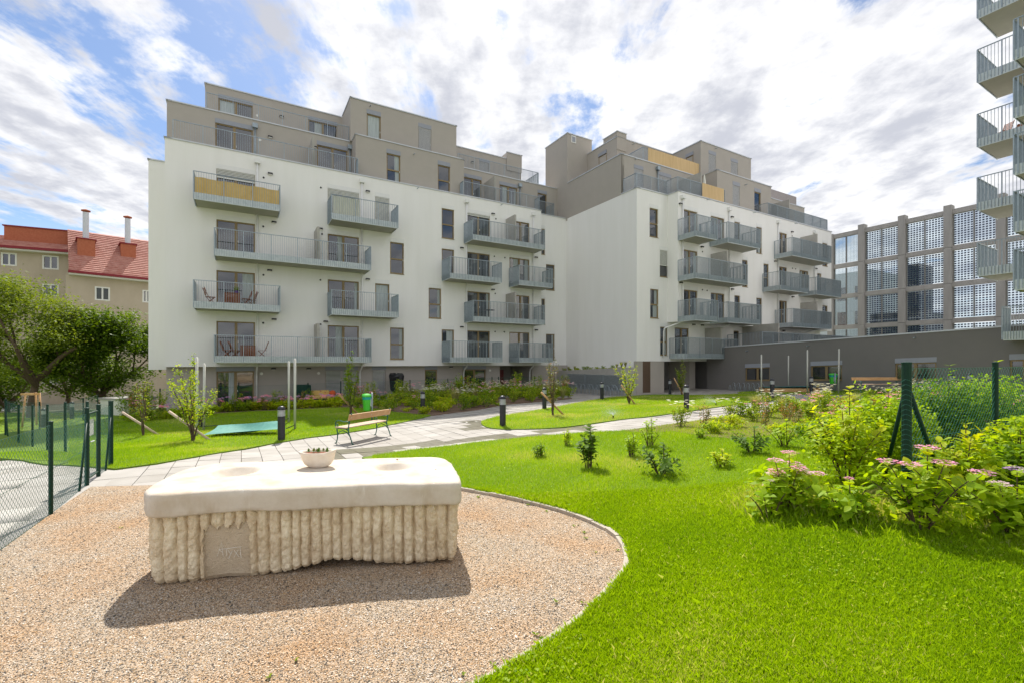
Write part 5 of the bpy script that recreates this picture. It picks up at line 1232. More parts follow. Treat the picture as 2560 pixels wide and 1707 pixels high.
# ---------------------------------------------------------------- bollards
def make_bollard():
    r = empty('bollard_lamp'); q = MB(); q.lathe([(.112, 0), (.112, .01), (.10, .02), (.10, .70), (.085, .705)], 28); q.build('post', M['bollard'], r, smooth=False)
    q = MB(); q.lathe([(.062, .70), (.062, .90)], 20); q.build('lamp_tube', M['lens'], r, smooth=True)
    for k in range(5):
        q = MB(); z = .715+k*.037; q.lathe([(.075, z), (.102, z), (.102, z+.014), (.070, z+.022)], 28); q.build('ring', M['coping'], r)
    q = MB(); q.lathe([(.075, .895), (.104, .895), (.104, .912), (.100, .94), (.088, .966), (.066, .987), (.036, .998), (.001, 1.0)], 28); q.build('cap', M['bollard'], r, smooth=True)
    return r
bl = [((-6.7,13.55),'dark bollard lamp beside the turquoise sandpit cover'),((-3.98,20.8),'dark bollard lamp in front of the white daisies'),((-.3,15.1),'dark bollard lamp at the left tip of the lawn island'),((1.5,21.6),'dark bollard lamp directly behind the staked reddish young tree'),
      ((5.15,26.7),'dark bollard lamp in front of the grey louvre wall'),((6.75,18.05),'dark bollard lamp on the lawn island edge behind the white daisies'),((13,23.3),'dark bollard lamp at the right tip of the lawn island'),((17.2,26.8),'dark bollard lamp between the flat cover and the green bin on the right'),
      ((10.6,31.3),'dark bollard lamp before the shaded passage'),((-12.1,18.1),'dark bollard lamp half hidden behind the bright green sapling'),((-23.6,23.5),'dark bollard lamp seen through the wire fence near its far corner post'),((-25.0,26.5),'dark bollard lamp seen through the wire fence beside the utility box'),
      ((21.4,22.7),'left one of two bollard lamps behind the right wire fence'),((22.5,22.9),'right one of two bollard lamps behind the right wire fence'),((17.8,33.0),'dark bollard lamp behind a pale pole near the low grey wall')]
pb_ = make_bollard()
for i, ((x, y), lab) in enumerate(bl):
    o = pb_ if i == 0 else copy_tree(pb_); o.location = (x, y, g(x, y)+.02); o.rotation_euler.z = i*.7; tag(o, lab, 'bollard', 'dark bollard lamps along the paths')
# ---------------------------------------------------------------- benches
def make_bench():
    r = empty('park_bench')
    for x in (.07, 1.73):
        q = MB(); T = lambda L, rr, n=7: q.tube([(x, a, b) for a, b in L], rr, n)
        T([(-.13,0),(-.10,.02),(-.05,.16),(.02,.30),(.04,.40),(.015,.55),(-.02,.68),(-.06,.80),(-.085,.86)], [.024,.016,.017,.018,.019,.017,.016,.016,.02])
        T([(.50,0),(.47,.02),(.43,.14),(.43,.28),(.45,.40)], [.024,.016,.015,.016,.018])
        T([(.02,.37),(.12,.42),(.30,.425),(.47,.43)], .017); T([(.0,.30),(.08,.22),(.22,.30),(.36,.22),(.44,.26)][:0] or [(.0,.24),(.10,.33),(.24,.37),(.36,.33),(.44,.20)], .012)
        T([(-.0,.60),(.08,.63),(.22,.62),(.36,.645),(.46,.63),(.51,.57),(.50,.49),(.455,.45),(.41,.48),(.415,.53),(.45,.545),(.465,.52)], .0135)
        T([(.50,.49),(.47,.44)], .014); q.lathe([(.028, 0), (.028, .012)], 10, (x, -.13, 0)); q.lathe([(.028, 0), (.028, .012)], 10, (x, .50, 0))
        q.build('side_frame', M['benchiron'], r, smooth=True)
    q = MB(); L = .0
    P = [(0,-.035,.66),(1.8,-.035,.66),(1.8,.0,.665),(0,.0,.665),(0,-.09,.83),(1.8,-.09,.83),(1.8,-.055,.84),(0,-.055,.84)]
    q.hexa(P); q.build('backrest_plank', M['woodb'], r, bevel=.008)
    for y0, y1 in ((.05, .25), (.262, .47)):
        q = MB(); q.box(0, 1.8, y0, y1, .442, .472); q.build('seat_plank', M['woodseat'], r, bevel=.008)
    for x in (.07, .9, 1.73):
        q = MB(); q.lathe([(.012, 0), (.012, .006)], 8); q.v = [(x+a, -.068-c, .745+b) for a, b, c in q.v]; q.build('screw', M['coping'], r)
    return r
bn = make_bench(); bn.location = (-4.56, 12.93, g(-4.56, 12.93)+.005); bn.rotation_euler = (0, 0, math.atan2(14.56-12.93, .71)); tag(bn, 'wooden park bench with ornate green iron ends standing on the paved path', 'bench', 'park benches with green iron ends')
b2_ = copy_tree(bn); b2_.location = (20.6, 24.9, g(20.6, 24.9)+.03); b2_.rotation_euler = (0, 0, R(180)+.06); b2_.scale = (1.42, 1, .92); tag(b2_, 'wooden park bench on the grass strip facing out from the low grey building', 'bench')
# ---------------------------------------------------------------- bins
def make_bin():
    r = empty('litter_bin'); q = MB(); q.tube([(0, 0, 0), (0, 0, 1.12)], .034, 12); q.lathe([(.034, 1.12), (.0, 1.13)], 12, cap=False); q.build('post', M['galv'], r, smooth=True)
    def ring(w, d, z, n=6):
        L = []
        for i in range(28):
            a = 2*math.pi*i/28; c, s_ = math.cos(a), math.sin(a); L.append((math.copysign(abs(c)**.55, c)*w-.0, -.20+math.copysign(abs(s_)**.55, s_)*d, z))
        return L
    def loft(rs, name, m):
        q = MB()
        for r_ in rs: q.v += r_
        n = 28
        for k in range(len(rs)-1):
            for j in range(n): q.f.append((k*n+j, k*n+(j+1) % n, (k+1)*n+(j+1) % n, (k+1)*n+j)); q.mi.append(0)
        q.f.append(tuple(range(n))[::-1]); q.f.append(tuple((len(rs)-1)*n+j for j in range(n))); q.mi += [0, 0]; q.build(name, m, r, smooth=False)
    loft([ring(.13, .095, .46), ring(.155, .11, .475), ring(.19, .14, .92)], 'bin_body', M['binbody'])
    loft([ring(.192, .143, .885), ring(.205, .153, .985)], 'blue_band', M['binblue'])
    loft([ring(.215, .160, .98), ring(.225, .168, 1.0), ring(.215, .158, 1.05), ring(.17, .12, 1.085), ring(.08, .05, 1.10)], 'lid', M['binbody'])
    q = MB(); q.box(-.05, .05, -.07, -.03, .62, .9); q.build('bracket', M['coping'], r); return r
b = make_bin(); p = GP(930, 1056); b.location = (p.x, p.y, p.z+.02); b.rotation_euler = (0, 0, R(-62)); tag(b, 'light green litter bin with blue band on a post behind the bench', 'litter bin', 'light green litter bins on posts')
b = copy_tree(b); b.location = (19.4, 28.0, g(19.4, 28)+.02); b.rotation_euler = (0, 0, R(175)); tag(b, 'light green litter bin with blue band on the grass before the low grey building', 'litter bin')
# ---------------------------------------------------------------- sandpit covers and sail poles
def poles(lst, labs, grp):
    for (x, y, h, lean), lab in zip(lst, labs):
        z = g(x, y); q = MB(); q.tube([(x, y, z), (x+lean, y, z+h)], .04, 12); q.lathe([(.04, 0), (.02, .03), (.0, .035)], 12, (x+lean, y, z+h), cap=False)
        o = q.build('pole', M['pole'], smooth=True); tag(o, lab, 'pole', grp)
poles([(-9.9,14.65,2.48,0),(-11.2,16.95,2.42,.02),(-8.66,18.1,2.36,0),(-7.4,15.9,2.40,0)],
      ['pale upright pole rising through the sapling at the near left corner of the turquoise cover','pale upright pole at the far left corner of the turquoise cover','thinner looking pale pole at the far right corner of the turquoise cover','pale pole at the near right corner of the turquoise cover'], 'pale sail poles round the left sandpit')
poles([(14.65,27.4,2.28,0),(17.9,30.2,2.3,0),(17.35,27.4,2.52,0),(18.9,27.0,2.55,.03)],
      ['leftmost pale pole before the low grey wall','pale pole behind the middle of the dark flat cover','pale pole next to the bollard before the low grey wall','pale pole rising behind the right green bin'], 'pale sail poles by the low grey building')
def cover(c, name, m, lab, sag=.12, frame=True, dz=.30, matf='joint'):
    q = MB(); n = 16; V = {}
    for i in range(n+1):
        for j in range(n+1):
            u, v = i/n, j/n; p = (Vector(c[0])*(1-u)+Vector(c[1])*u)*(1-v)+(Vector(c[3])*(1-u)+Vector(c[2])*u)*v
            eb = .10*(math.sin(math.pi*u)+math.sin(math.pi*v)); cc = (Vector(c[0])+Vector(c[1])+Vector(c[2])+Vector(c[3]))/4
            pull = .07*((1-abs(2*u-1)**2)*abs(2*v-1)**3+(1-abs(2*v-1)**2)*abs(2*u-1)**3); p = p.lerp(cc, pull)
            p.z += -sag*math.sin(math.pi*u)*math.sin(math.pi*v)+.03*math.sin(u*9)*math.sin(v*3)
            q.v.append(tuple(p))
    for i in range(n):
        for j in range(n): q.f.append((i*(n+1)+j, (i+1)*(n+1)+j, (i+1)*(n+1)+j+1, i*(n+1)+j+1)); q.mi.append(0)
    e = empty(name, tuple(sum((Vector(x) for x in c), Vector())/4)); tag(e, lab, 'sandpit cover')
    q.build('net', m, e, smooth=True); return e
def cz(x, y, h): return (x, y, g(x, y)+h)
def pz(px, py, h):
    d = 12.0
    for _ in range(20): x = ray(px)*d; d = .5*d+.5*(EYE-g(x, d)-h)*FPX/(py-905)
    return (ray(px)*d, d, g(ray(px)*d, d)+h)
cL = [pz(507,1086,.12), pz(716,1070,.22), pz(694,1051,.38), pz(545,1062,.30)]
e = cover(cL, 'sandpit_cover', M['net'], 'turquoise green net cover stretched low over the sandpit on the left lawn')
q = MB()
for c_, px_, py_ in ((cL[0], -9.9, 14.65), (cL[1], -7.4, 15.9), (cL[2], -8.66, 18.1), (cL[3], -11.2, 16.95)): q.tube([c_, (px_, py_, g(px_, py_)+.18)], .014, 6)
q.build('tie_rope', M['black'], e)
x0, x1 = 15.2, 18.9; e = cover([cz(15.3,28.3,.34), cz(18.6,28.0,.36), cz(18.9,30.0,.36), cz(16.0,30.2,.36)], 'sandpit_cover', mat('dark_green_tarp', (.01,.13,.12), .5), 'dark green flat cover on the wooden sandpit before the low grey wall', sag=.02)
q = MB()
for a, b in (((15.4,28.4),(18.5,28.1)),((18.5,28.1),(18.8,29.9)),((18.8,29.9),(16.0,30.1)),((16.0,30.1),(15.4,28.4))):
    za = g(*a); d = (Vector(b)-Vector(a)).normalized(); nx, ny = -d.y*.06, d.x*.06
    q.hexa([(a[0]+nx,a[1]+ny,za-.05),(a[0]-nx,a[1]-ny,za-.05),(b[0]-nx,b[1]-ny,za-.05),(b[0]+nx,b[1]+ny,za-.05),(a[0]+nx,a[1]+ny,za+.29),(a[0]-nx,a[1]-ny,za+.29),(b[0]-nx,b[1]-ny,za+.29),(b[0]+nx,b[1]+ny,za+.29)])
q.build('sandpit_frame', M['stake'], e)
# ---------------------------------------------------------------- wire fences
def chain(parent, P, H, cell=.055, r=.0015, base=.02, m='mesh', tops=None, name='wire_mesh'):
    q = MB()
    for i in range(len(P)-1):
        a, b = Vector(P[i]), Vector(P[i+1]); L = (b.xy-a.xy).length
        def pt(s, h): v = a.lerp(b, s/L); return (v.x, v.y, v.z+base+h+.0*s)
        h = H-base; k = -h
        while k < L:
            for sgn in (1, -1):
                s0, s1 = (k, k+h) if sgn > 0 else (k+h, k); p0, p1 = [s0, 0.0], [s1, h]
                t0, t1 = 0, 1; ds_ = s1-s0
                lo, hi = sorted(((0-s0)/ds_, (L-s0)/ds_)); t0 = max(t0, lo); t1 = min(t1, hi)
                if t1 > t0:
                    A, B_ = pt(s0+ds_*t0, h*t0), pt(s0+ds_*t1, h*t1); q.tube([A, B_], r, 3, cap=False)
            k += cell*1.414
        for hh in (0, h*.5, h): q.tube([pt(0, hh), pt(L, hh)], r*1.5, 3, cap=False)
    return q.build(name, M[m], parent, kind='stuff')
def fpost(parent, p, h, r=.025, m='green'):
    q = MB(); q.tube([(p[0], p[1], p[2]-.05), (p[0], p[1], p[2]+h)], r, 12); q.lathe([(r+.003, 0), (r+.003, .02), (0, .03)], 12, (p[0], p[1], p[2]+h)); return q.build('post', M[m], parent, smooth=False)
def brace(parent, p, q_, h0, r=.017):
    q = MB(); q.tube([(p[0], p[1], p[2]+h0), (q_[0], q_[1], q_[2])], r, 8); q.build('brace', M['green'], parent, smooth=True)
E0, G1, G0, Pm, Pe = GP(277,1165), GP(246,1190), GP(217,1212), GP(127,1286), GP(0,1378)
Pe2 = Pe+(Pe-Pm)*1.2; Pe2.z = g(Pe2.x, Pe2.y)
H0 = 1.24
FN = empty('wire_fence', Pm); tag(FN, 'green chain-link fence along the gravel with thin round posts, left of the gate', 'fence')
chain(FN, [Pe2, Pm, G0], H0-.03, r=.0020); [fpost(FN, p, H0) for p in (Pe2, Pm)]; fpost(FN, G0, H0+.05, .032)
brace(FN, G0, G0+(Pm-G0)*.25, 1.1)
GT = empty('garden_gate', G0); tag(GT, 'narrow green wire gate with a small white sign, standing in the fence', 'gate')
def bar(q, a, b, r=.018): q.tube([a, b], r, 6)
ga, gb = G0+(G1-G0)*.12, G0+(G1-G0)*.93; q = MB(); zb, zt_ = .10, 1.20
for A, B_ in (((ga, zb), (ga, zt_)), ((gb, zb), (gb, zt_)), ((ga, zb), (gb, zb)), ((ga, zt_), (gb, zt_))): bar(q, (A[0].x, A[0].y, A[0].z+A[1]), (B_[0].x, B_[0].y, B_[0].z+B_[1]))
q.build('gate_frame', M['green'], GT); chain(GT, [ga, gb], 1.18, base=.12); fpost(GT, G1, H0+.05, .032)
m_ = ga.lerp(gb, .45); dd = (gb-ga).normalized(); q = MB(); nrm = Vector((-dd.y, dd.x, 0)); c0, c1 = ga.lerp(gb, .2), ga.lerp(gb, .72)
q.hexa([tuple(c0+nrm*.02+Vector((0,0,.80))), tuple(c1+nrm*.02+Vector((0,0,.80))), tuple(c1+nrm*.026+Vector((0,0,.80))), tuple(c0+nrm*.026+Vector((0,0,.80))), tuple(c0+nrm*.02+Vector((0,0,1.08))), tuple(c1+nrm*.02+Vector((0,0,1.08))), tuple(c1+nrm*.026+Vector((0,0,1.08))), tuple(c0+nrm*.026+Vector((0,0,1.08)))]); q.build('sign_plate', M['whitetrim'], GT)
q = MB(); q.tube([tuple(ga+Vector((0,0,.72))+nrm*-.03), tuple(ga+dd*.12+Vector((0,0,.72))+nrm*-.05)], .010, 8); q.build('handle', M['coping'], GT)
FB = empty('wire_fence', E0); tag(FB, 'green chain-link fence running back from the gate corner beside the lawn', 'fence')
fpost(FB, E0, H0+.05, .04); chain(FB, [G1, E0], H0-.03); brace(FB, E0, E0+(G1-E0)*.45, 1.05)
C0 = GP(14, 1088); mid = [E0.lerp(C0, t) for t in (0, .14, .3, .46, .62, .8, 1)]
for p in mid: p.z = g(p.x, p.y)
chain(FB, mid, H0-.02, cell=.075, r=.0014); [fpost(FB, p, H0, .028) for p in mid[1:]]
brace(FB, mid[-1], mid[-1].lerp(mid[-2], .2), 1.05)
C1 = GP(245, 1036); FC = empty('wire_fence', C1); tag(FC, 'distant green chain-link fence below the old beige house', 'fence')
mc = [C0.lerp(C1, t) for t in (0, .25, .5, .75, 1)]
for p in mc: p.z = g(p.x, p.y)
chain(FC, mc, H0, cell=.10, r=.0022); [fpost(FC, p, H0+.03, .03) for p in mc]
# right fence
R0 = Vector((4.4, 5.2, 0)); R1 = Vector((6.55, 6.32, 0)); R2 = Vector((9.0, 7.6, 0)); R3 = Vector((5.6, 9.5, 0))
for p in (R0, R1, R2, R3): p.z = g(p.x, p.y)
HR = EYE-.02-R0.z
FR = empty('wire_fence', R0); tag(FR, 'green chain-link fence with heavy braced corner post in the right shrubs', 'fence')
R1.z = R0.z; R2.z = R0.z
fpost(FR, R0, HR, .046); fpost(FR, R1, HR, .032); fpost(FR, R2, HR, .032)
chain(FR, [R0+Vector((.05,.02,0)), R1, R2], HR-.05, cell=.06, r=.0019)
brace(FR, R0, R0+(R1-R0)*.42, HR-.22, .026); brace(FR, R0, R0+(Vector((5.0,6.4,R0.z))-R0)*.8, HR-.22, .022)
q = MB()
for k in range(26): z = R0.z+.1+k*.055; q.tube([(R0.x+.050*math.cos(a), R0.y+.050*math.sin(a), z+.02*math.sin(a*2)) for a in [i*2*math.pi/10 for i in range(11)]], .0022, 4, cap=False)
q.build('wrapped_wire', M['mesh'], FR, kind='stuff')
# garden fences of the ground floor flats
FG = empty('wire_fence', W(2, 29.6, -2.6)); tag(FG, 'thin dark green garden fence between flower bed and ground floor flats', 'fence')
gp = []
for px, py in ((400,1045),(596,1040),(720,1036),(770,1036),(852,1034),(1025,1030),(1072,1029),(1119.5,1028),(1142,1027),(1230,1023),(1246,1022),(1280,1020),(1336,1014)):
    s, t = s_on_b(px, 29.9); v = Vector(W(s, 29.9, 0)); v.z = g(v.x, v.y); gp.append(v)
chain(FG, [gp[0], gp[2], gp[5], gp[8], gp[-1]], 1.35, cell=.10, r=.0032)
for p in gp: fpost(FG, p, 1.38, .03)
# utility box, wooden tripod
UB = empty('utility_box', GP(278, 1040)); p = GP(278, 1038); x, y, z = p; tag(UB, 'low cream rendered utility box with flat lid below the old house', 'utility box')
q = MB(); q.v = []; c, s_ = math.cos(-.35), math.sin(-.35)
def rb(x0, x1, y0, y1, z0, z1, m, nm):
    q = MB(); q.box(x0, x1, y0, y1, z0, z1); q.v = [(x+a*c-b*s_, y+a*s_+b*c, z+h) for a, b, h in q.v]; return q.build(nm, m, UB, bevel=.01)
rb(-1.05, 1.1, 0, 1.9, -.6, .95, M['cloth'], 'housing'); rb(-1.12, 1.17, -.07, 1.97, .952, 1.08, M['concrete'], 'lid')
# furniture helpers -------------------------------------------------
def make_chair():
    r = empty('folding_chair'); q = MB()
    for k in range(5): q.box(-.20, .20, -.02+k*.085-.2, .05+k*.085-.2, .43, .45)
    q.build('seat', M['teak'], r)
    q = MB()
    for k in range(5): z = .55+k*.075; q.hexa([(-.19,-.235-k*.018,z),(.19,-.235-k*.018,z),(.19,-.215-k*.018,z),(-.19,-.215-k*.018,z),(-.19,-.245-k*.018,z+.05),(.19,-.245-k*.018,z+.05),(.19,-.225-k*.018,z+.05),(-.19,-.225-k*.018,z+.05)])
    q.build('backrest', M['teak'], r)
    for x in (-.21, .21):
        q = MB(); q.tube([(x, .22, 0), (x, -.15, .45), (x, -.34, .95)], .017, 6); q.build('leg', M['teak'], r)
        q = MB(); q.tube([(x*.9, -.24, 0), (x*.9, .2, .44)], .017, 6); q.build('leg', M['teak'], r)
    return r
def make_table():
    r = empty('slatted_table'); q = MB()
    for k in range(8): q.box(-.38, .38, -.28+k*.07, -.22+k*.07, .70, .72)
    q.build('tabletop', M['teak'], r)
    q = MB()
    for k in range(9): q.box(-.38, .38, -.285, -.27, .10+k*.066, .15+k*.066)
    q.build('folded_leaf', M['teak'], r)
    for x in (-.34, .34):
        for y in (-.24, .24): q = MB(); q.box(x-.02, x+.02, y-.02, y+.02, 0, .70); q.build('leg', M['teak'], r)
    return r
ch = make_chair(); tbp = make_table(); first = [True, True]
def put(proto, i, px, b, z, rz, lab, cat, grp, sc=1):
    s, t = s_on_b(px, b); o = proto if first[i] else copy_tree(proto); first[i] = False
    o.location = W(30.2 if px == 2500 else s, b, z); o.rotation_euler = (0, 0, ANG+rz); o.scale = (sc,)*3; tag(o, lab, cat, grp)
fz = lambda l: F(l)+.235
G_ = 'reddish wooden folding chairs on the balconies'; GT_ = 'reddish wooden balcony tables'
put(ch, 0, 526, 30.7, fz(2), R(-75), 'reddish folding chair left of the table on the second floor balcony', 'chair', G_)
put(tbp, 1, 580, 30.6, fz(2), 0, 'reddish slatted table with a potted plant on the second floor balcony', 'table', GT_)
put(ch, 0, 615, 30.6, fz(2), R(100), 'reddish folding chair nearest the table on the right, second floor balcony', 'chair', G_)
put(ch, 0, 628, 31.0, fz(2), R(80), 'reddish folding chair farthest right on the second floor balcony', 'chair', G_)
put(ch, 0, 567, 30.7, fz(1), R(-95), 'reddish folding chair at the left end of the first floor balcony', 'chair', G_)
put(ch, 0, 588, 30.9, fz(1), R(-80), 'reddish folding chair just left of the table on the first floor balcony', 'chair', G_)
put(tbp, 1, 620, 30.6, fz(1), 0, 'reddish slatted table on the first floor balcony', 'table', GT_)
put(ch, 0, 655, 30.7, fz(1), R(90), 'reddish folding chair right of the table on the first floor balcony', 'chair', G_)
put(ch, 0, 2500, 7.2, tb[2]+.26, R(60), 'reddish folding chair on the right tower balcony', 'chair', G_, .95)
o = copy_tree(tbp); o.location = W(31.0, 6.7, tb[2]+.26); o.rotation_euler = (0, 0, ANG+.4); tag(o, 'small wooden table beside the chair on the right tower balcony', 'table')
def leafball(name, c, r, n, size, m, lab=None, cat=None, parent=None, grp=None, flat=.8):
    v = RNG.normal(0, 1, (n, 3)); v /= np.linalg.norm(v, axis=1)[:, None]; v *= (RNG.random(n)**.4)[:, None]*np.array(r); v += np.array(c)
    V, F_ = leaves_at(v, size); o = np_mesh(name, V, F_, 4, m, parent=parent, attr=RNG.random(n))
    if lab: tag(o, lab, cat, grp)
    return o
def leaves_at(P, size, up=.5, sv=.35):
    n = len(P); d = RNG.normal(0, 1, (n, 3)); d[:, 2] = d[:, 2]*.5+up*0; d /= np.linalg.norm(d, axis=1)[:, None]
    nn = RNG.normal(0, 1, (n, 3)); nn[:, 2] = np.abs(nn[:, 2])+up*2; w = np.cross(d, nn); w /= np.linalg.norm(w, axis=1)[:, None]+1e-9
    s = size*(1+RNG.uniform(-sv, sv, n))[:, None]
    a = P; b = P+d*s*.5+w*s*.30; c = P+d*s; e = P+d*s*.5-w*s*.30
    c = c-np.array([0, 0, 1.])*s*.15
    V = np.stack([a, b, c, e], 1).reshape(-1, 3); F_ = np.arange(4*n); return V, F_
POT = empty('flower_pot'); s, t = s_on_b(591, 30.6); v = W(s, 30.6, fz(2)+.72); POT.location = v; WPOS[POT.name] = Vector(v); tag(POT, 'purple pot with a green plant on the balcony table', 'potted plant')
q = MB(); q.lathe([(.07, 0), (.10, .16)], 16, v); q.build('pot', mat('purple_pot', (.10, .03, .25), .4), POT); leafball('foliage', (v[0], v[1], v[2]+.26), (.16, .16, .14), 160, .07, M['leafmid'], parent=POT)
# drying rack, dark table, bbq cover, patterned seat, plant on tower balcony
s, t = s_on_b(773, 30.8); q = MB(); v = W(s, 30.8, fz(3))
for k in range(7): q.tube([(v[0]-.15, v[1], v[2]+.35+k*.16), (v[0]+.15, v[1]+.1, v[2]+.36+k*.16)], .012, 6)
q.tube([(v[0]-.15, v[1], v[2]), (v[0]-.15, v[1], v[2]+1.35)], .012, 6); q.tube([(v[0]+.15, v[1]+.1, v[2]), (v[0]+.15, v[1]+.1, v[2]+1.35)], .012, 6)
o = q.build('drying_rack', M['whitetrim']); tag(o, 'slim white drying rack on the long third floor balcony', 'drying rack')
s, t = s_on_b(1222, 30.6); v = Vector(W(s, 30.6, fz(2))); e = empty('balcony_table', v); tag(e, 'dark round bistro table on the middle second floor balcony', 'table')
q = MB(); q.lathe([(.0, .66), (.42, .66), (.42, .69), (.0, .69)], 24, v); q.build('tabletop', M['black'], e); q = MB(); q.tube([v, v+Vector((0,0,.66))], .03, 8); q.lathe([(.2, 0), (.2, .02)], 16, v); q.build('leg', M['black'], e)
for px, y0, w, h, lab, cat, m in ((991, 949, .75, 1.15, 'black plastic cover over a barbecue by the ground floor wall', 'barbecue cover', 'cover'),):
    s, t = s_on_b(px, 31.2); v = Vector(W(s, 31.2, 0)); v.z = g(v.x, v.y)+.65; q = MB(); n = 14
    for k, (r, z) in enumerate([(.26, -.10), (.36, .0), (.42, .5), (.46, .95), (.40, 1.12), (.1, 1.14)]):
        for j in range(n):
            a = 2*math.pi*j/n; rr_ = r*(1+.16*NZ.noise((math.cos(a)*2, math.sin(a)*2, z*3+k))); q.v.append((v.x+rr_*1.15*math.cos(a), v.y+rr_*.7*math.sin(a), v.z+z+.06*math.cos(a*2+z)))
    for k in range(5):
        for j in range(n): q.f.append((k*n+j, k*n+(j+1) % n, (k+1)*n+(j+1) % n, (k+1)*n+j)); q.mi.append(0)
    q.f.append(tuple(5*n+j for j in range(n))); q.mi.append(0)
    e = empty('covered_barbecue', v); tag(e, lab, cat); q.build('cover', M['cover'], e)
    q = MB()
    for dx in (-.3, .3): q.tube([(v.x+dx, v.y, v.z-.75), (v.x+dx, v.y, v.z)], .02, 6)
    q.build('leg', M['coping'], e)
def patt():
    m, nt, b = _mk('patterned_fabric'); N, L = nt.nodes, nt.links; tc = N.new('ShaderNodeTexCoord'); v = N.new('ShaderNodeTexVoronoi'); v.inputs['Scale'].default_value = 6; L.new(tc.outputs['Object'], v.inputs['Vector'])
    cr = N.new('ShaderNodeValToRGB'); cr.color_ramp.interpolation = 'CONSTANT'; e = cr.color_ramp.elements; e[0].color = (.05, .25, .10, 1); e[1].position = .24; e[1].color = (.75, .52, .16, 1); x = e.new(.12); x.color = (.60, .08, .08, 1)
    L.new(v.outputs['Distance'], cr.inputs[0]); L.new(cr.outputs[0], b.inputs['Base Color']); b.inputs['Roughness'].default_value = .9; return m
s0, s1 = s_on_b(778, 30.9)[0], s_on_b(824, 30.9)[0]; v = Vector(W(s0, 30.9, 0)); zg = g(v.x, v.y)-EYE
e = empty('garden_sofa', (v.x, v.y, zg+EYE)); tag(e, 'low garden sofa with yellow floral cushions by the ground floor wall', 'sofa'); pm_ = patt()
q = MB(); q.wbox(s0, s1, 30.95, 31.15, zg+.45, zg+.88); q.build('back_cushion', pm_, e, bevel=.05); q = MB(); q.wbox(s0, s1, 30.4, 30.95, zg+.40, zg+.56); q.build('seat_cushion', pm_, e, bevel=.04); q = MB(); q.wbox(s0-.05, s1+.6, 30.4, 31.2, zg+.1, zg+.39); q.build('sofa_frame', M['black'], e)
q = MB(); v = Vector(W(s1+.15, 30.8, zg+.66)); q.lathe([(.0, -.22), (.16, -.15), (.2, 0), (.16, .15), (.0, .22)], 14, v); o = q.build('cushion', mat('orange_cushion', (.75, .12, .03), .8), smooth=True); tag(o, 'orange-red cushion at the right end of the floral sofa', 'cushion')
q = MB(); s0, s1 = s_on_b(740, 30.6)[0], s_on_b(778, 30.6)[0]; q.wbox(s0, s1, 30.6, 31.2, zg+.1, zg+1.25); e = q.build('garden_screen', M['green'], bevel=.05); tag(e, 'dark green covered garden furniture left of the floral sofa', 'covered furniture')
leafball('balcony_plant', W(AT2+.5, 5.2, zt(290, t2)+.65), (.22, .22, .3), 220, .12, M['leafmid'], 'leafy plant in the corner of the upper right tower balcony', 'plant')
# closed parasol on the roof terrace
s, t = s_on_b(1761, 24.2); v = Vector(W(s, 24.2, TOP+.1)); e = empty('parasol', v); tag(e, 'closed beige parasol on the right roof terrace', 'parasol')
q = MB(); q.tube([v, v+Vector((0,0,2.5))], .025, 8); q.build('pole', M['pole'], e); q = MB(); q.lathe([(.17, 1.0), (.15, 1.3), (.08, 2.1), (.02, 2.45)], 12, v); q.build('canopy', M['cloth'], e)
# bicycle racks: bent tube hoops
def make_hoop():
    r = empty('bicycle_rack'); q = MB(); L = [(-.16, 0, 0)]+[(-.16*math.cos(a), 0, .34+.16*math.sin(a)) for a in [i*math.pi/8 for i in range(9)]]+[(.16, 0, 0)]
    q.tube(L, .014, 6); q.build('hoop', M['galv'], r, smooth=True); q = MB(); q.tube([(-.10, .3, 0), (-.10, .3, .25), (0, .3, .36), (.10, .3, .25), (.10, .3, 0)], .012, 6); q.build('wheel_guide', M['galv'], r); return r
hp = make_hoop()
k = 0
for px in range(1436, 1560, 10):
    s = s_on_a(px, 22.2)[0]; v = Vector(W(22.2+.12*(k % 2), s, 0)); o = hp if k == 0 else copy_tree(hp); o.location = (v.x, v.y, g(v.x, v.y)); o.rotation_euler = (0, 0, ANG+R(90)+.25); o.scale = (1.25, 1, 1.45)
    tag(o, 'galvanised hoop of the bicycle rack in front of the grey louvre wall', 'bicycle rack', 'bicycle rack hoops by the louvre wall'); k += 1
for i, px in enumerate(range(1834, 1918, 12)):
    s = s_on_a(px, 30.6)[0]; v = Vector(W(30.6, s, 0)); o = copy_tree(hp); o.location = (v.x, v.y, g(v.x, v.y)); o.rotation_euler = (0, 0, ANG+R(90)-.3); o.scale = (.9, 1, 1.2)
    tag(o, 'galvanised hoop of the bicycle rack along the low grey wall', 'bicycle rack', 'bicycle rack hoops by the low grey wall')
# sprinklers with fine spray
def sprinkler(px, py, lab, lab2, dirs):
    p = GP(px, py); q = MB(); q.tube([p, p+Vector((0, 0, .14))], .022, 8); o = q.build('sprinkler', M['black']); tag(o, lab, 'sprinkler', 'pop-up lawn sprinklers')
    n = 1500; a = RNG.uniform(dirs[0], dirs[1], n); v = RNG.uniform(1.6, 3.4, n); el = RNG.uniform(.35, 1.0, n); t = RNG.random(n)*.34
    x = p.x+np.cos(a)*np.cos(el)*v*t; y = p.y+np.sin(a)*np.cos(el)*v*t; z = p.z+.15+np.sin(el)*v*t-4.9*t*t; s = .0034
    V = np.stack([np.stack([x-s, y, z], 1), np.stack([x+s, y, z], 1), np.stack([x, y, z+s*3.2], 1)], 1).reshape(-1, 3)
    o = np_mesh('water_spray', V, np.arange(3*n), 3, M['spray'], kind='stuff'); tag(o, lab2, 'water spray')
M['spray'] = mat('water_drops', (.85, .9, .95), .1, spec=.8)
sprinkler(1533, 1048, 'small black lawn sprinkler spraying at the path edge, left one', 'fine water spray over the left part of the lawn island', (.6, 2.6))
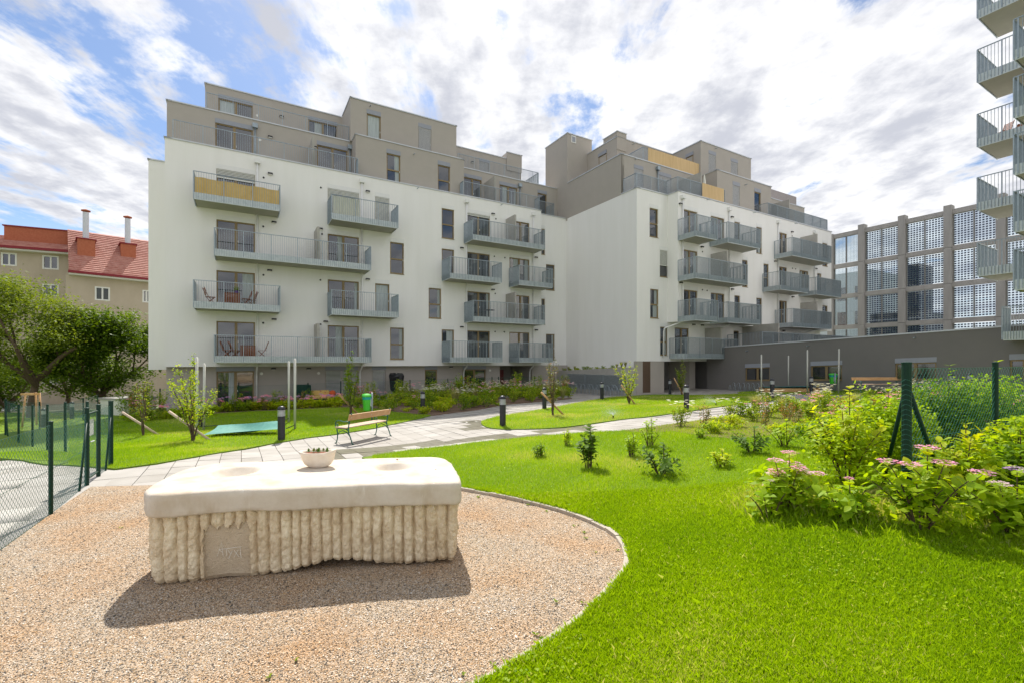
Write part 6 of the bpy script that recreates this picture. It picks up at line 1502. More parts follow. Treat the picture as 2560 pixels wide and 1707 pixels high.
sprinkler(1790, 1015, 'small black lawn sprinkler spraying at the path edge, right one', 'fine water spray behind the right bollard of the lawn island', (1.6, 3.0))
# ================================================================== PLANTS
def rnd_unit(): v = Vector((random.gauss(0, 1), random.gauss(0, 1), random.gauss(0, 1))); return v.normalized()
def limbs(start, dirv, L, r, depth, spread, segs, tips, up=.25, shrink=.74, nb=(2, 3), wig=.14, minr=.006, tiplev=1):
    pts = [Vector(start)]; rad = [r]; d = Vector(dirv).normalized(); n = 5
    for k in range(n):
        d = (d+rnd_unit()*wig+Vector((0, 0, up*.12))).normalized(); pts.append(pts[-1]+d*L/n); rad.append(max(minr, r*(1-.42*(k+1)/n)))
        if depth <= tiplev: tips.append(pts[-1].copy())
    segs.append((pts, rad))
    if depth == 0: return
    for k in range(random.randint(*nb)):
        t = random.choice((3, 4, 5, 5)); dd = (d+rnd_unit()*spread+Vector((0, 0, up))).normalized()
        limbs(pts[t], dd, L*shrink*random.uniform(.8, 1.15), rad[t]*.72, depth-1, spread, segs, tips, up, shrink, nb, wig, minr, tiplev)
def big_tree(px, d, name, lab, trunkh, L, r, crown, nleaf, size, m, bark='bark', lean=(0, 0), depth=4, sig=.45, clip=None, cluster=.9, seed=1, nb=(2, 3)):
    random.seed(seed); x = ray(px)*d; z = g(x, d); e = empty(name, (x, d, z)); tag(e, lab, 'tree'); tips = []; segs = []
    limbs((x, d, z-.1), (lean[0], lean[1], 1), trunkh, r, 0, .1, segs, [], wig=.05); top = segs[0][0][-1]
    for k in range(5):
        a = 2*math.pi*k/5+random.uniform(-.4, .4); limbs(top-Vector((0, 0, .12*k)), (math.cos(a)*.8+lean[0], math.sin(a)*.8, .75), L, r*.62, depth-1, .55, segs, tips, nb=nb)
    cc_ = Vector((x+crown[0][0], d+crown[0][1], z+crown[0][2])); inside_ = lambda v: sum(((v[i]-cc_[i])/crown[1][i])**2 for i in range(3)) < 1.0
    q = MB()
    for p_, rr in segs:
        if p_[0].z < z+trunkh*1.1 and len(p_) > 3 or inside_(p_[-1]): q.tube(p_, rr, 6, cap=False)
    q.build('trunk', M[bark], e, smooth=True)
    T = np.array([tuple(t) for t in tips]); c = np.array(crown[0]); c = np.array((x+c[0], d+c[1], z+c[2])); rr = np.array(crown[1])
    # leaf clumps sit round branch tips and through the crown's outer volume
    extra = RNG.normal(0, 1, (int(len(T)*.9), 3)); extra /= np.linalg.norm(extra, axis=1)[:, None]; extra = c+extra*rr*(RNG.uniform(.45, 1.0, len(extra))[:, None])
    T = np.concatenate([T, extra]); inside = (((T-c)/rr)**2).sum(1) < 1.15; T = T[inside]
    nn = np.array([NZ.noise((t[0]*.7, t[1]*.7, t[2]*.7+seed)) for t in T]); T = T[nn > -.16*cluster]
    idx = RNG.integers(0, len(T), nleaf); P = T[idx]+RNG.normal(0, 1, (nleaf, 3))*np.array((sig, sig, sig*.55))
    V, F_ = leaves_at(P, size, up=.5); cl = (np.sin(idx*12.9898)*43758.5) % 1; np_mesh('crown', V, F_, 4, M[m], parent=e, attr=np.clip(cl*.5+RNG.random(nleaf)*.45, 0, 1))
    return e
big_tree(78, 29, 'tree', 'large airy old tree with bare lower limbs at the left edge of the picture', 2.6, 3.0, .26, ((-.9, 0, 5.5), (3.5, 3.0, 3.7)), 26000, .16, 'leafold', sig=.42, seed=3, cluster=1.0)
big_tree(262, 33, 'tree', 'dense dark green tree next to the corner of the white block', 1.5, 2.3, .22, ((.1, 0, 4.1), (3.3, 2.8, 3.5)), 30000, .19, 'leaftree', sig=.36, seed=5, cluster=.25)
big_tree(168, 36, 'tree', 'darker smaller tree between the two big crowns on the left', 1.5, 2.2, .2, ((.3, 0, 3.9), (2.9, 2.4, 3.2)), 16000, .19, 'leaftree', sig=.38, seed=8, cluster=.25)
big_tree(20, 37, 'tree', 'bushy tree low at the far left in front of the old house', 1.0, 1.8, .18, ((-.8, 0, 2.3), (2.4, 2.4, 2.2)), 12000, .2, 'leaftree', sig=.4, seed=11, cluster=.5)
random.seed(21)
# wooden support tripod of the left tree
p = GP(84, 1042); p = Vector((ray(84)*24, 24, g(ray(84)*24, 24))); e = empty('tree_support', p); tag(e, 'pale wooden support frame of three posts around a thin trunk behind the fences', 'tree support')
for a in (0, 2.1, 4.2):
    q = MB(); q.tube([(p.x+.42*math.cos(a), p.y+.42*math.sin(a), p.z), (p.x+.30*math.cos(a), p.y+.30*math.sin(a), p.z+1.75)], .04, 8); q.build('post', M['stake'], e, smooth=True)
q = MB(); q.box(p.x-.34, p.x+.34, p.y-.05, p.y-.02, p.z+1.65, p.z+1.75); q.box(p.x-.34, p.x+.34, p.y-.32, p.y-.29, p.z+1.65, p.z+1.75); q.build('crossbar', M['stake'], e)
# young staked trees ------------------------------------------------
def sapling(px, py, h, wdt, lab, m, n, size, stake, slab, stems=5, seed=1, bark='bark', sm='stake', narrow=False):
    random.seed(seed); p = GP(px, py); p.z += .02; e = empty('young_tree', p); tag(e, lab, 'young tree', 'young staked trees on the lawns'); tips = []; q = MB()
    for k in range(stems):
        a = 2*math.pi*k/stems+random.uniform(-.3, .3); hh = h*random.uniform(.62, 1.0) if k else h; sp = wdt*random.uniform(.4, 1.0) if k else .03
        pts = []; rr_ = []
        for i in range(9):
            t = i/8; w = sp*(t**1.15); pts.append(Vector((p.x+math.cos(a)*w+.025*math.sin(i*2+k), p.y+math.sin(a)*w, p.z+hh*t*(1-.06*sp/wdt*t)))); rr_.append(.019*(1-t)+.004)
            if t > .28: tips += [pts[-1]]*2
        q.tube(pts, rr_, 6, cap=False)
        for i in range(2, 8):
            for _ in range(2):
                b = a+random.uniform(-2.2, 2.2); l = h*random.uniform(.08, .2)*(1.1-i/9); s0 = pts[i]; s1 = s0+Vector((math.cos(b)*l*(.5 if narrow else .85), math.sin(b)*l*(.5 if narrow else .85), l*.75)); q.tube([s0, s0.lerp(s1, .5)+Vector((0,0,-.01)), s1], [.006, .004, .003], 4, cap=False)
                tips += [s0.lerp(s1, f) for f in (.3, .5, .7, .9, 1.0)]
    q.build('stems', M[bark], e, smooth=True)
    T = np.array([tuple(t) for t in tips]); P = T[RNG.integers(0, len(T), n)]+RNG.normal(0, .035, (n, 3)); V, F_ = leaves_at(P, size, up=.25); np_mesh('leaves', V, F_, 4, M[m], parent=e, attr=RNG.random(n))
    if stake:
        (ax, ay), (bx, by) = stake; b_ = GP(bx, by); d = p.y; top = Vector((ray(ax)*(p.y+.0), p.y+.0, EYE-(ay-905)/FPX*p.y)); bot = Vector((ray(bx)*b_.y, b_.y, b_.z)); 
        q = MB(); q.tube([bot+(bot-top).normalized()*.06, top], .038, 10); s = q.build('tree_stake', M[sm], smooth=True); tag(s, slab, 'tree stake', 'slanting wooden stakes tied to young trees')
        q = MB(); c = bot.lerp(top, .45); q.tube([c+Vector((.05*math.cos(t), .05*math.sin(t), .02*math.sin(t*2))) for t in [i*math.pi/5 for i in range(11)]], .012, 5); t_ = q.build('tie_strap', M['stakep'], s)
sapling(1382, 1040, 2.45, .48, 'young staked tree with sparse reddish leaves at the left tip of the lawn island', 'leafred', 620, .055, ((1353,980),(1411,1038)), 'slanting stake in front of the reddish young tree', 6, 2)
sapling(1573, 1010, 2.1, .75, 'young staked tree with bright yellow green leaves in the middle of the lawn island', 'leafbright', 900, .075, ((1553,961),(1588,1010)), 'slanting stake at the bright yellow green young tree on the island', 7, 3)
sapling(1704, 986, 2.5, .5, 'slim young staked tree in front of the dark passage', 'leafmid', 620, .08, ((1685,944),(1708,986)), 'slanting stake leaning left before the dark passage', 6, 4, narrow=True)
sapling(482, 1104, 2.5, .62, 'bright green young tree with upright shoots beside the turquoise cover', 'leafbright', 1900, .058, ((422,1027),(527,1101)), 'long pale stake slanting across the bright green sapling', 7, 5, sm='stakep')
sapling(358, 1090.7, 2.0, .38, 'thin young tree with few leaves nearest the wire fence on the left lawn', 'leafmid', 300, .05, ((305,1029),(397,1087)), 'long pale stake slanting across the thin leftmost young tree', 4, 6, sm='stakep')
sapling(877, 1048.6, 2.75, .42, 'tall narrow young tree with dark green and whitish leaves behind the bench', 'leafmid', 1700, .062, ((848,985),(903,1043)), 'slanting stake leaning on the tall young tree behind the bench', 5, 7, narrow=True, sm='stake')
# ---------------------------------------------------------------- generic clump plants: 3 meshes of each kind, copied
def clump_mesh(kind, h, w, n, size, m, up=.4):
    """one joined foliage mesh with its stems, standing at the origin"""
    q = MB(); tips = []; ns = max(5, int(n/60))
    for k in range(ns):
        a = random.uniform(0, 6.28); r_ = w*math.sqrt(random.random())*.9; hh = h*random.uniform(.55, 1)*(1-.3*(r_/w)**2)
        b = Vector((math.cos(a)*r_*.3, math.sin(a)*r_*.3, 0)); t = Vector((math.cos(a)*r_, math.sin(a)*r_, hh)); mid_ = b.lerp(t, .5)+Vector((0, 0, .05*h)); q.tube([b, mid_, t], [.008, .006, .004], 4, cap=False)
        for f in (.25, .4, .55, .7, .8, .9, 1, 1): tips.append(b.lerp(t, f) if f < .5 else mid_.lerp(t, (f-.5)*2))
    T = np.array([tuple(t) for t in tips]); P = T[RNG.integers(0, len(T), n)]+RNG.normal(0, 1, (n, 3))*np.array((w*.13, w*.13, h*.05)); P[:, 2] = np.maximum(P[:, 2], .01)
    V, F_ = leaves_at(P, size, up=up)
    return q, V, F_
def clump(name, kind, h, w, n, size, m, flowers=None, fh=None):
    e = empty(name); q, V, F_ = clump_mesh(kind, h, w, n, size, m); q.build('stems', M['barkgreen'], e)
    o = np_mesh('foliage', V, F_, 4, M[m], parent=e, attr=RNG.random(len(F_)//4))
    if flowers:
        fm, cnt, r_, typ = flowers
        for k in range(cnt):
            a = random.uniform(0, 6.28); rr_ = w*math.sqrt(random.random())*.95; z = (fh or h)*random.uniform(.85, 1.12); c = Vector((math.cos(a)*rr_, math.sin(a)*rr_, z))
            if typ == 'ball':
                pp = RNG.normal(0, 1, (70, 3)); pp /= np.linalg.norm(pp, axis=1)[:, None]; pp[:, 2] = np.abs(pp[:, 2])*.75; V2, F2 = leaves_at(pp*r_+np.array(c), r_*.42, up=.6)
            elif typ == 'flat':
                pp = np.stack([RNG.uniform(-1, 1, 44), RNG.uniform(-1, 1, 44), RNG.uniform(-.12, .12, 44)], 1); pp = pp[(pp[:, 0]**2+pp[:, 1]**2) < 1]; pp[:, 2] += .25*(1-(pp[:, 0]**2+pp[:, 1]**2)); V2, F2 = leaves_at(pp*r_+np.array(c), r_*.34, up=1.4)
            else:                                 # daisy: ring of petals
                pe = []; n_ = 14
                for j in range(n_):
                    t = 2*math.pi*j/n_; u_ = Vector((math.cos(t), math.sin(t), .15)); w_ = Vector((-math.sin(t), math.cos(t), 0))*r_*.2; pe += [c, c+u_*r_*.6+w_, c+u_*r_, c+u_*r_*.6-w_]
                V2 = np.array([tuple(x) for x in pe]); F2 = np.arange(len(pe))
            np_mesh('flower', V2, F2, 4, M[fm], parent=e, attr=RNG.random(len(F2)//4))
            s = MB(); s.tube([c*.6+Vector((0,0,-.0)), c], .004, 3, cap=False); 
    return e
def ornamental(name, h, n, m='leafgrey', spread=.5):
    e = empty(name); V = []
    for k in range(n):
        a = random.uniform(0, 6.28); l = h*random.uniform(.6, 1.1); sp = spread*random.uniform(.2, 1); b = Vector((math.cos(a)*.04, math.sin(a)*.04, 0)); w = Vector((-math.sin(a), math.cos(a), 0))*.004
        m1 = b+Vector((math.cos(a)*sp*l*.4, math.sin(a)*sp*l*.4, l*.65)); t = b+Vector((math.cos(a)*sp*l, math.sin(a)*sp*l, l*random.uniform(.7, .95))); V += [b-w, b+w, m1+w, m1-w, m1-w, m1+w, t, t]
    V = np.array([tuple(v) for v in V]); np_mesh('blades', V, np.arange(len(V)), 4, M[m], parent=e, attr=RNG.random(len(V)//4)); return e
random.seed(31)
PR = {}
def get(kind, i):
    k = (kind, i % 3)
    if k in PR: return copy_tree(PR[k])
    h = {'hyl': lambda: clump('hydrangea', 'h', .52, .45, 460, .11, 'leafbright', ('flilac' if i % 2 else 'fpink', 4+i % 3, .088, 'ball'), .56),
         'peren': lambda: clump('perennial', 'p', .55, .42, 620, .065, 'leafmid'),
         'bright': lambda: clump('perennial', 'p', .35, .40, 520, .07, 'leafbright'),
         'daisy': lambda: clump('daisy_clump', 'd', .62, .40, 520, .06, 'leafmid', ('fwhite', 22, .062, 'daisy'), .72),
         'pinkp': lambda: clump('flowering_perennial', 'p', .6, .4, 520, .065, 'leafmid', ('fpink', 8, .065, 'flat'), .66),
         'redsh': lambda: clump('reddish_shrub', 'r', .95, .35, 420, .06, 'leafred'),
         'tallg': lambda: clump('tall_shrub', 't', 1.1, .38, 700, .065, 'leafmid'),
         'grassy': lambda: ornamental('feather_grass', .75, 420),
         'low': lambda: clump('ground_cover_plant', 'l', .16, .36, 420, .05, 'leafbright')}[kind]()
    PR[k] = h; return h
ccount = {}; LSEEN = {}
LMK = [(318, 'the block corner'), (358, 'the leftmost young tree'), (440, 'the bright green sapling'), (502, 'the half hidden bollard'), (583, 'the ground floor terrace door'), (643, 'the near downpipe'), (701, 'the bollard at the cover'), (736, 'the near pole'), (800, 'the floral sofa'), (877, 'the tall young tree'), (930, 'the green bin'), (991, 'the black cover'), (1057, 'the bollard before the daisies'), (1120, 'the braced fence post'), (1185, 'the second terrace door'), (1257, 'the island tip bollard'), (1305, 'the red entrance'), (1381, 'the reddish young tree'), (1440, 'the bicycle racks'),
       (1535, 'the left sprinkler'), (1573, 'the bright island tree'), (1625, 'the bushy lawn shrub'), (1716, 'the island edge bollard'), (1802, 'the low yellow shrub'), (1905, 'the leftmost thin pole'), (1929, 'the bollard at the island end'), (2017, 'the third thin pole'), (2087, 'the right green bin'), (2180, 'the far bench'), (2265, 'the braced corner post'), (2377, 'the paired bollards'), (2488, 'the second fence post')]
def place(x, y):
    X = ray_inv(x, y); k = min(LMK, key=lambda l: abs(l[0]-X)); d = X-k[0]
    return ('in line with ' if abs(d) < 9 else 'just right of ' if 0 < d < 25 else 'right of ' if d > 0 else 'just left of ' if d > -25 else 'left of ')+k[1]
def ray_inv(x, y): return x/y*FPX+1280
def plant(kind, x, y, lab, cat, grp, sc=1.0, dz=.035):
    i = ccount.get(kind, 0); ccount[kind] = i+1; o = get(kind, i); o.location = (x, y, g(x, y)+dz); o.rotation_euler = (0, 0, random.uniform(0, 6.28)); s = sc*random.uniform(.85, 1.2); o.scale = (s, s, s*random.uniform(.9, 1.15)); lab = lab+', '+place(x, y)
    if lab in LSEEN and len(lab.split()) < 15:
        o2, y2 = LSEEN[lab]; a, b = (', farther one', ', nearer one') if y > y2 else (', nearer one', ', farther one')
        if not o2['label'].endswith('one'): o2['label'] = lab+b
        lab = lab+a
    else: LSEEN[lab] = (o, y)
    tag(o, lab, cat, grp); return o
# left bed, far part: hydrangeas along the lawn, shrubs behind
for k, px in enumerate(range(545, 850, 21)):
    p = GP(px, np.interp(px, [540, 640, 745, 853], [1035, 1029, 1025, 1021])-3); plant('hyl', p.x, p.y+.2, ('lilac' if k % 2 else 'pink')+' flowering hydrangea in the lawn edge row', 'hydrangea', 'hydrangeas in a row under the left building')
for k, px in enumerate((556, 592, 612, 660, 694, 712, 752, 768, 838)):
    s, t = s_on_b(px, 29.0); v = W(s, 29.0, 0); kind = ('redsh', 'tallg', 'peren')[k % 3]; plant(kind, v[0], v[1], {'redsh': 'thin reddish shrub before the ground floor wall', 'tallg': 'upright green shrub before the ground floor wall', 'peren': 'low green perennial before the ground floor wall'}[kind], 'shrub', 'shrubs between hydrangeas and ground floor', .95)
# left bed corner by the block (behind the saplings)
for k, (px, b, kind, sc) in enumerate(((318,27,'tallg',1.5),(345,26.2,'redsh',1.5),(372,26.5,'tallg',1.4),(398,26.8,'tallg',1.2),(352,25.0,'pinkp',1.1),(385,25.3,'pinkp',1),(415,25.6,'hyl',1),(440,25.9,'hyl',1),(465,26.1,'hyl',1),(500,26.6,'hyl',1),(522,26.9,'hyl',1),(333,25.4,'bright',1.2))):
    s, t = s_on_b(px, b); v = W(s, b, 0); plant(kind, v[0], v[1], {'tallg': 'tall green shrub behind the saplings', 'redsh': 'tall pink tinged shrub behind the saplings', 'pinkp': 'magenta flowering plant low behind the saplings', 'hyl': 'hydrangea behind the bright green sapling', 'bright': 'light green perennial at the bed end'}[kind], 'shrub', 'planting at the left corner of the block', sc)
# left bed, near part: dense perennials with white daisies beside the path
random.seed(77)
BP = []
poly = P2([(862,1020),(940,1024),(985,1031),(1040,1036),(1077,1038),(1133,1031),(1200,1023),(1267,1010),(1354,1003),(1425,997)]) + [W(s_on_b(1425, 29)[0], 29.2, 0)[:2], W(s_on_b(1250, 29)[0], 29.2, 0)[:2], W(s_on_b(1050, 29)[0], 29.2, 0)[:2], W(s_on_b(862, 29)[0], 29.2, 0)[:2]]
xs = [p[0] for p in poly]; ys = [p[1] for p in poly]; tries = 0
while len(BP) < 118 and tries < 6000:
    tries += 1; x = random.uniform(min(xs), max(xs)); y = random.uniform(min(ys), max(ys))
    if inpoly(np.array([x]), np.array([y]), poly)[0] and all((x-a)**2+(y-b)**2 > .42 for a, b in BP): BP.append((x, y))
labs = {'daisy': 'white daisy clump', 'grassy': 'feathery pale grass', 'peren': 'mid green perennial', 'bright': 'bright green low perennial', 'pinkp': 'pink flowering perennial', 'tallg': 'tall green shrub', 'redsh': 'reddish shrub', 'low': 'creeping bright green plant'}
for x, y in BP:
    bb = -x*UY+y*UX; back = bb > 26.5
    edge = False
    kind = random.choice(['tallg', 'peren', 'redsh', 'grassy', 'pinkp', 'tallg']) if back else random.choice(['daisy', 'daisy', 'bright', 'bright', 'grassy', 'pinkp', 'daisy', 'low', 'peren'])
    ry = (EYE-g(x, y))/y*FPX+905; row = 'in front' if ry > 1024 else 'mid-bed' if ry > 1010 else 'at the back'
    plant(kind, x, y, labs[kind]+' '+row, 'plant', {'daisy': 'daisies of the left bed', 'grassy': 'feather grasses of the left bed', 'pinkp': 'pink flowers of the left bed'}.get(kind, kind.replace('peren', 'perennial').replace('tallg', 'tall shrub').replace('redsh', 'reddish shrub')+' plants of the left bed'), 1.35 if back else 1.25)
# planting on the ramp wall
random.seed(5)
for k in range(26):
    b = 24.3+k*.29; kind = random.choice(['low', 'low', 'bright', 'peren', 'grassy']); v = W(23.35+random.uniform(-.15, .25), b, 0); o = plant(kind, v[0], v[1], 'wild green '+{'low': 'creeper', 'bright': 'leafy plant', 'peren': 'bushy plant', 'grassy': 'grass tuft'}[kind]+' on top of the ramp wall', 'plant', 'wild plants on the ramp wall', .55); o.location.z = EYE-.35-(b-23.97)/8*.37-.02
# right bed: perennials, daisies, mulch
random.seed(9); BQ = []; xs = [p[0] for p in BEDR]; ys = [p[1] for p in BEDR]; tries = 0
while len(BQ) < 125 and tries < 9000:
    tries += 1; x = random.uniform(min(xs), max(xs)); y = random.uniform(min(ys), max(ys))
    if inpoly(np.array([x]), np.array([y]), BEDR)[0] and all((x-a)**2+(y-b)**2 > .30 for a, b in BQ): BQ.append((x, y))
labs = {'daisy': 'white daisy clump', 'bright': 'yellow green perennial', 'peren': 'green leafy perennial', 'low': 'small creeping plant', 'grassy': 'thin feathery grass', 'pinkp': 'pink flowering plant', 'redsh': 'thin reddish shrub'}
for x, y in BQ:
    X = x/y*FPX+1280; Yp = 905+(EYE-g(x, y))/y*FPX; nearpath = Yp < np.interp(X, [1596,1810,2000,2260], [1088,1064,1042,1024])
    kind = random.choice(['daisy', 'daisy', 'bright', 'peren', 'grassy']) if nearpath else random.choice(['bright', 'peren', 'low', 'low', 'bright', 'pinkp', 'redsh'])
    if X < 1700 and random.random() < .5: continue
    row = 'by the path' if nearpath else 'mid-bed' if Yp < 1075 else 'at the lawn side'
    plant(kind, x, y, labs[kind]+' '+row, 'plant', {'daisy': 'daisies', 'bright': 'yellow green perennials', 'peren': 'leafy perennials', 'low': 'creeping plants', 'grassy': 'feather grasses', 'pinkp': 'pink flowers', 'redsh': 'thin shrubs'}[kind]+' of the right bed', {'daisy': 1.05, 'redsh': .7, 'grassy': .9, 'low': .9}.get(kind, .95))
# ---------------------------------------------------------------- near shrubs with separate leaves
def leaf_mesh(L, w, name, m, fold=.18, droop=.25):
    me = bpy.data.meshes.new(name); v = []; f = []; N = 6
    for i in range(N+1):
        t = i/N; ww = w*math.sin(math.pi*min(1, t**.85))**.8*(1-.15*t) if 0 < t < 1 else 0; z = -droop*L*t*t
        v += [(t*L, -ww, z+fold*ww), (t*L, 0, z), (t*L, ww, z+fold*ww)]
    for i in range(N):
        a = i*3; f += [(a, a+1, a+4, a+3), (a+1, a+2, a+5, a+4)]
    me.from_pydata(v, [], f); me.materials.append(m)
    at = me.attributes.new('rnd', 'FLOAT', 'FACE'); at.data.foreach_set('value', [.25+random.uniform(0, .12)]*len(f))
    me.polygons.foreach_set('use_smooth', [True]*len(f)); return me
LM = {}
for nm, m, L, w in (('hy', 'leafbright', .115, .040), ('dog', 'leafyel', .085, .027), ('dark', 'leafdark', .085, .033), ('mid', 'leafmid', .075, .026), ('dog2', 'leafbright', .08, .026)):
    LM[nm] = [leaf_mesh(L*s, w*s, 'leaf', M[m], droop=dr) for s, dr in ((1, .25), (.78, .15), (1.18, .35), (.55, .1))]
def put_leaf(parent, key, pos, dirv, nrm, sc=1.0):
    d = Vector(dirv).normalized(); n_ = Vector(nrm); n_ = (n_-d*n_.dot(d))
    if n_.length < 1e-3: n_ = d.orthogonal()
    n_.normalize(); y = n_.cross(d)
    o = bpy.data.objects.new('leaf', random.choice(LM[key])); COL.objects.link(o); o.parent = parent
    mt = Matrix((d, y, n_)).transposed().to_4x4(); o.matrix_basis = Matrix.Translation(Vector(pos)-wpos(parent)) @ mt @ Matrix.Scale(sc*1.28, 4)
def leaf_shrub(name, base, h, w, stems, key, lab, cat='shrub', node=.062, maxl=290, flower=None, nf=0, fr_=.05, bark='bark', tiltup=.25, sc=1.0, extra=None, branch=0, ang0=0):
    e = empty(name, base); tag(e, lab, cat); q = MB(); cnt = 0; tops = []
    todo = []
    for k in range(stems):
        a = ang0+2*math.pi*k/stems+random.uniform(-.5, .5); r_ = w*(random.uniform(.35, 1) if k else .1); hh = h*random.uniform(.68, 1.0)*(1-.25*(r_/w)) if k else h
        todo.append((Vector(base)+Vector((math.cos(a)*.05, math.sin(a)*.05, 0)), Vector(base)+Vector((math.cos(a)*r_, math.sin(a)*r_, hh)), .009+.004*random.random(), .28))
    i0 = 0
    while i0 < len(todo):
        s, t, rad, st = todo[i0]; i0 += 1; ctrl = s.lerp(t, .5)+Vector(((s.x-t.x)*.18, (s.y-t.y)*.18, .12*(t.z-s.z))); n_ = 9; pts = []
        for i in range(n_):
            u = i/(n_-1); pts.append(s*(1-u)**2+ctrl*2*u*(1-u)+t*u*u)
        q.tube(pts, [rad*(1-.65*i/(n_-1)) for i in range(n_)], 6, cap=False); L = sum((pts[i+1]-pts[i]).length for i in range(n_-1)); nn_ = int(L*(1-st)/node)
        tops.append(t)
        for j in range(nn_+1):
            u = st+(1-st)*j/max(1, nn_); x = u*(n_-1); ii = min(n_-2, int(x)); pos = pts[ii].lerp(pts[ii+1], x-ii); tang = (pts[ii+1]-pts[ii]).normalized(); rot = (j % 2)*math.pi/2+random.uniform(-.35, .35)
            side = tang.orthogonal().normalized(); side.rotate(Matrix.Rotation(rot, 3, tang))
            for sg in (1, -1):
                if cnt >= maxl or random.random() < .08: continue
                dd = side*sg+tang*random.uniform(.15, .6)+Vector((0, 0, tiltup)); put_leaf(e, key, pos, dd, tang+Vector((0, 0, 1.2))+rnd_unit()*.35, sc*random.uniform(.75, 1.2)*(.75 if u > .92 else 1)); cnt += 1
        if len(todo) < stems*(1+branch) and i0 <= stems:
            for _ in range(branch):
                u = random.uniform(.3, .75); x = u*(n_-1); ii = int(x); pos = pts[ii]; a = random.uniform(0, 6.28); l = (t-s).length*random.uniform(.3, .5); todo.append((pos, pos+Vector((math.cos(a)*l*.7, math.sin(a)*l*.7, l*.65)), rad*.6, .15))
    q.build('stems', M[bark], e, smooth=True)
    if extra:
        n_, size, mm, lo = extra; ax = RNG.normal(0, 1, (n_, 3)); ax /= np.linalg.norm(ax, axis=1)[:, None]; P = np.array(base)+np.array((0, 0, h*lo))+ax*(RNG.random(n_)**.5)[:, None]*np.array((w*.92, w*.92, h*.42)); P[:, 2] = np.maximum(P[:, 2], base[2]+.04)
        V, F_ = leaves_at(P, size, up=.6); np_mesh('inner_leaves', V, F_, 4, M[mm], parent=e, attr=RNG.random(n_)*.5, kind='stuff')
    if flower:
        tops.sort(key=lambda t: -t.z)
        for k in range(nf):
            c = tops[k % len(tops)]+Vector((0, 0, .02)) if k < len(tops) else Vector(base)+Vector((random.uniform(-w, w)*.8, random.uniform(-w, w)*.8, h*random.uniform(.5, .9)))
            n2 = 30; an = np.arange(n2)*2.399; rr_ = np.sqrt((np.arange(n2)+.5)/n2)*fr_; pp = np.stack([np.cos(an)*rr_, np.sin(an)*rr_, .3*fr_*(1-(rr_/fr_)**2)+RNG.normal(0, .004, n2)], 1)+np.array(c)
            vs = []; 
            for P_ in pp:
                big = np.linalg.norm(P_[:2]-np.array(c[:2])) > fr_*.5; s_ = fr_*(.24 if big else .10); th = random.uniform(0, 1.57)
                for j in range(4): 
                    t_ = th+j*math.pi/2; u_ = np.array((math.cos(t_), math.sin(t_), random.uniform(-.1, .35))); w_ = np.array((-math.sin(t_), math.cos(t_), 0)); vs += [P_, P_+(u_*.6+w_*.42)*s_, P_+u_*s_, P_+(u_*.6-w_*.42)*s_]
            np_mesh('flower_head', np.array(vs), np.arange(len(vs)), 4, M[flower if isinstance(flower, str) else flower[k % len(flower)]], parent=e, attr=RNG.random(len(vs)//4))
    return e
random.seed(12)
def gz(x, y): return (x, y, g(x, y)+.02)
leaf_shrub('hydrangea', gz(3.25, 5.55), .66, .48, 12, 'hy', 'pink flowering hydrangea at the left end of the shrub group on the near lawn', 'hydrangea', flower=('fpink', 'fpink', 'fpink', 'fpale'), nf=8, fr_=.092, extra=(330, .09, 'leafbright', .38), maxl=200, branch=1)
leaf_shrub('hydrangea', gz(2.95, 5.35), .42, .22, 5, 'hy', 'small yellowing hydrangea seedling in front of the leftmost hydrangea', 'hydrangea', flower='fpale', nf=2, fr_=.04, maxl=60)
leaf_shrub('hydrangea', gz(3.62, 5.05), .44, .33, 9, 'hy', 'low hydrangea with one pink flower standing forward in the long grass', 'hydrangea', flower='fpink', nf=1, fr_=.05, extra=(260, .08, 'leafbright', .45), maxl=120)
leaf_shrub('hydrangea', gz(4.12, 4.68), .82, .46, 11, 'hy', 'tall hydrangea with flat pink flowers on a bare brown stem before the corner post', 'hydrangea', flower='fpink', nf=5, fr_=.10, extra=(300, .09, 'leafbright', .40), maxl=220, branch=1)
leaf_shrub('hydrangea', gz(4.85, 4.5), .62, .46, 11, 'hy', 'hydrangea with violet flowers at the right edge of the near lawn', 'hydrangea', flower=('flilac', 'flilac', 'fpale'), nf=3, fr_=.092, extra=(300, .09, 'leafbright', .40), maxl=200, branch=1)
leaf_shrub('dogwood_shrub', gz(4.45, 6.2), 1.30, .56, 10, 'dog', 'largest yellow green shrub with reddish twigs left of the corner post', 'shrub', node=.05, extra=(1500, .075, 'leafbright', .42), maxl=290, branch=1, sc=1.12, flower='fpale', nf=3, fr_=.045)
leaf_shrub('dogwood_shrub', gz(5.15, 5.35), .92, .42, 9, 'dog', 'yellow green shrub in front of the wire mesh right of the corner post', 'shrub', node=.05, extra=(1100, .075, 'leafbright', .42), maxl=250, branch=1, sc=1.1)
leaf_shrub('dogwood_shrub', gz(5.75, 5.3), .85, .4, 8, 'dog2', 'yellow green shrub cut by the right picture edge', 'shrub', node=.08, extra=(1300, .08, 'leafmid', .42), maxl=240, branch=1, sc=1.15)
leaf_shrub('shrub', gz(6.0, 7.5), 1.25, .75, 11, 'dog2', 'dense green shrub behind the wire fence beside the corner post', 'shrub', node=.07, extra=(4200, .07, 'leafbright', .45), maxl=240, branch=1)
leaf_shrub('shrub', gz(7.5, 8.1), 1.5, .8, 11, 'mid', 'dense green shrub with small leaves behind the second fence post', 'shrub', node=.07, extra=(5200, .07, 'leafmid', .45), maxl=180, branch=1)
leaf_shrub('shrub', gz(6.3, 5.7), 1.1, .5, 9, 'dog2', 'bright green shrub growing through the fence at the right edge', 'shrub', node=.05, extra=(2600, .075, 'leafbright', .45), maxl=180, branch=1)
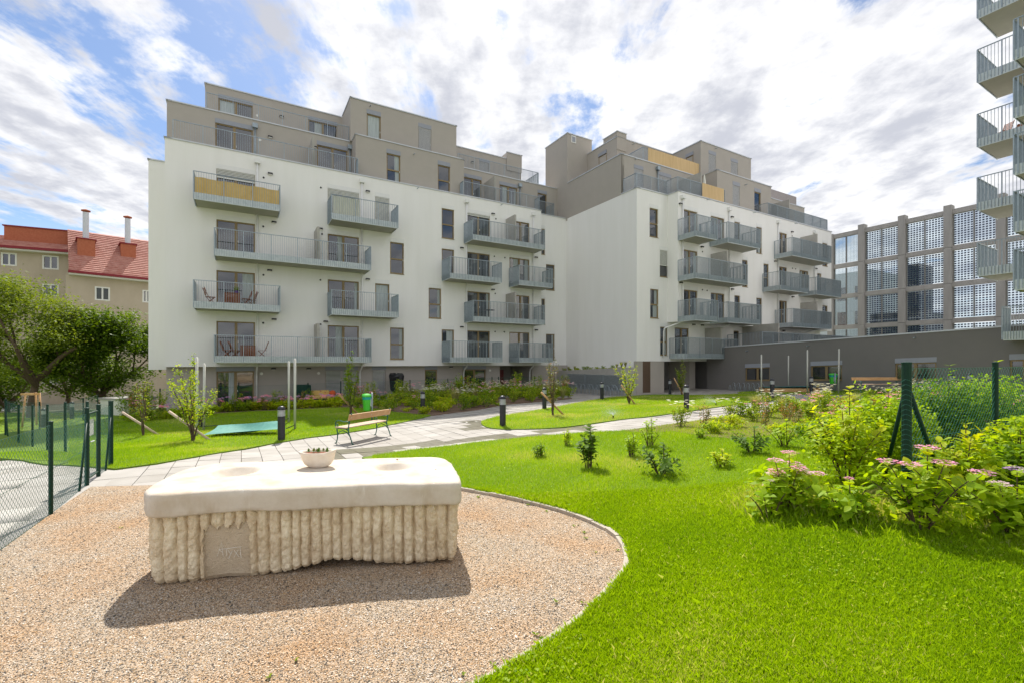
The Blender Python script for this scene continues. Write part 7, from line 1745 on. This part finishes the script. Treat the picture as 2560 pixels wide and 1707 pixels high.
leaf_shrub('shrub', gz(8.7, 8.4), 1.55, .8, 9, 'dog2', 'yellow green shrub far right behind the fence', 'shrub', node=.08, extra=(4200, .075, 'leafbright', .45), maxl=150, branch=1, sc=1.1)
leaf_shrub('shrub', gz(5.9, 8.6), .75, .6, 8, 'mid', 'low green shrub behind the largest yellow green shrub', 'shrub', node=.08, extra=(2600, .065, 'leafmid', .45), maxl=130, branch=1)
# small shrubs standing in the lower lawn
def lawn_shrub(px, py, h, w, stems, key, lab, **k):
    p = GP(px, py); k['maxl'] = int(k['maxl']*1.5); k['node'] = k['node']*.62
    k.setdefault('extra', (int(900*w*h+60), .06, {'dark': 'leafdark', 'mid': 'leafmid'}.get(key, 'leafbright'), .45))
    return leaf_shrub('small_shrub', (p.x, p.y, p.z+.02), h, w, stems, key, lab, 'shrub', **k)
lawn_shrub(1472, 1172, .80, .20, 6, 'dark', 'slender dark leaved shrub standing alone on the lawn', node=.06, maxl=150, sc=1.25, extra=(70, .08, 'leafdark', .4))
lawn_shrub(1350, 1145, .34, .18, 6, 'mid', 'tiny grey green shrub left of the slender dark shrub', node=.05, maxl=80, sc=.75)
lawn_shrub(1418, 1116, .42, .14, 4, 'dog', 'tiny yellowing shrub at the path edge', node=.06, maxl=50, sc=.7)
lawn_shrub(1580, 1145, .50, .18, 6, 'dog2', 'small upright shrub in the middle of the shrubs on the lawn', node=.06, maxl=90, sc=.8)
lawn_shrub(1625, 1118, .62, .26, 7, 'dog2', 'bright bushy small shrub near the path behind the others', node=.06, maxl=130, sc=.9, extra=(80, .06, 'leafbright', .6))
lawn_shrub(1652, 1190, .52, .50, 9, 'dark', 'wide arching rose-like shrub low in the lawn', node=.065, maxl=190, sc=.95, extra=(120, .06, 'leafmid', .4))
lawn_shrub(1802, 1170, .30, .26, 6, 'dog', 'low yellow leaved shrub right of the arching shrub', node=.06, maxl=80, sc=.95)
lawn_shrub(1880, 1135, .50, .42, 8, 'dark', 'sprawling dark green shrub at the edge of the mulched bed', node=.06, maxl=150, sc=.9, extra=(160, .055, 'leafmid', .45))
lawn_shrub(1752, 1098, .28, .2, 5, 'dog2', 'tiny bright shrub at the left edge of the mulched bed', node=.05, maxl=60, sc=.8)
lawn_shrub(1960, 1120, .55, .4, 8, 'dog2', 'light green shrub between the bed and the hydrangeas', node=.06, maxl=140, sc=.9, extra=(160, .055, 'leafbright', .45))
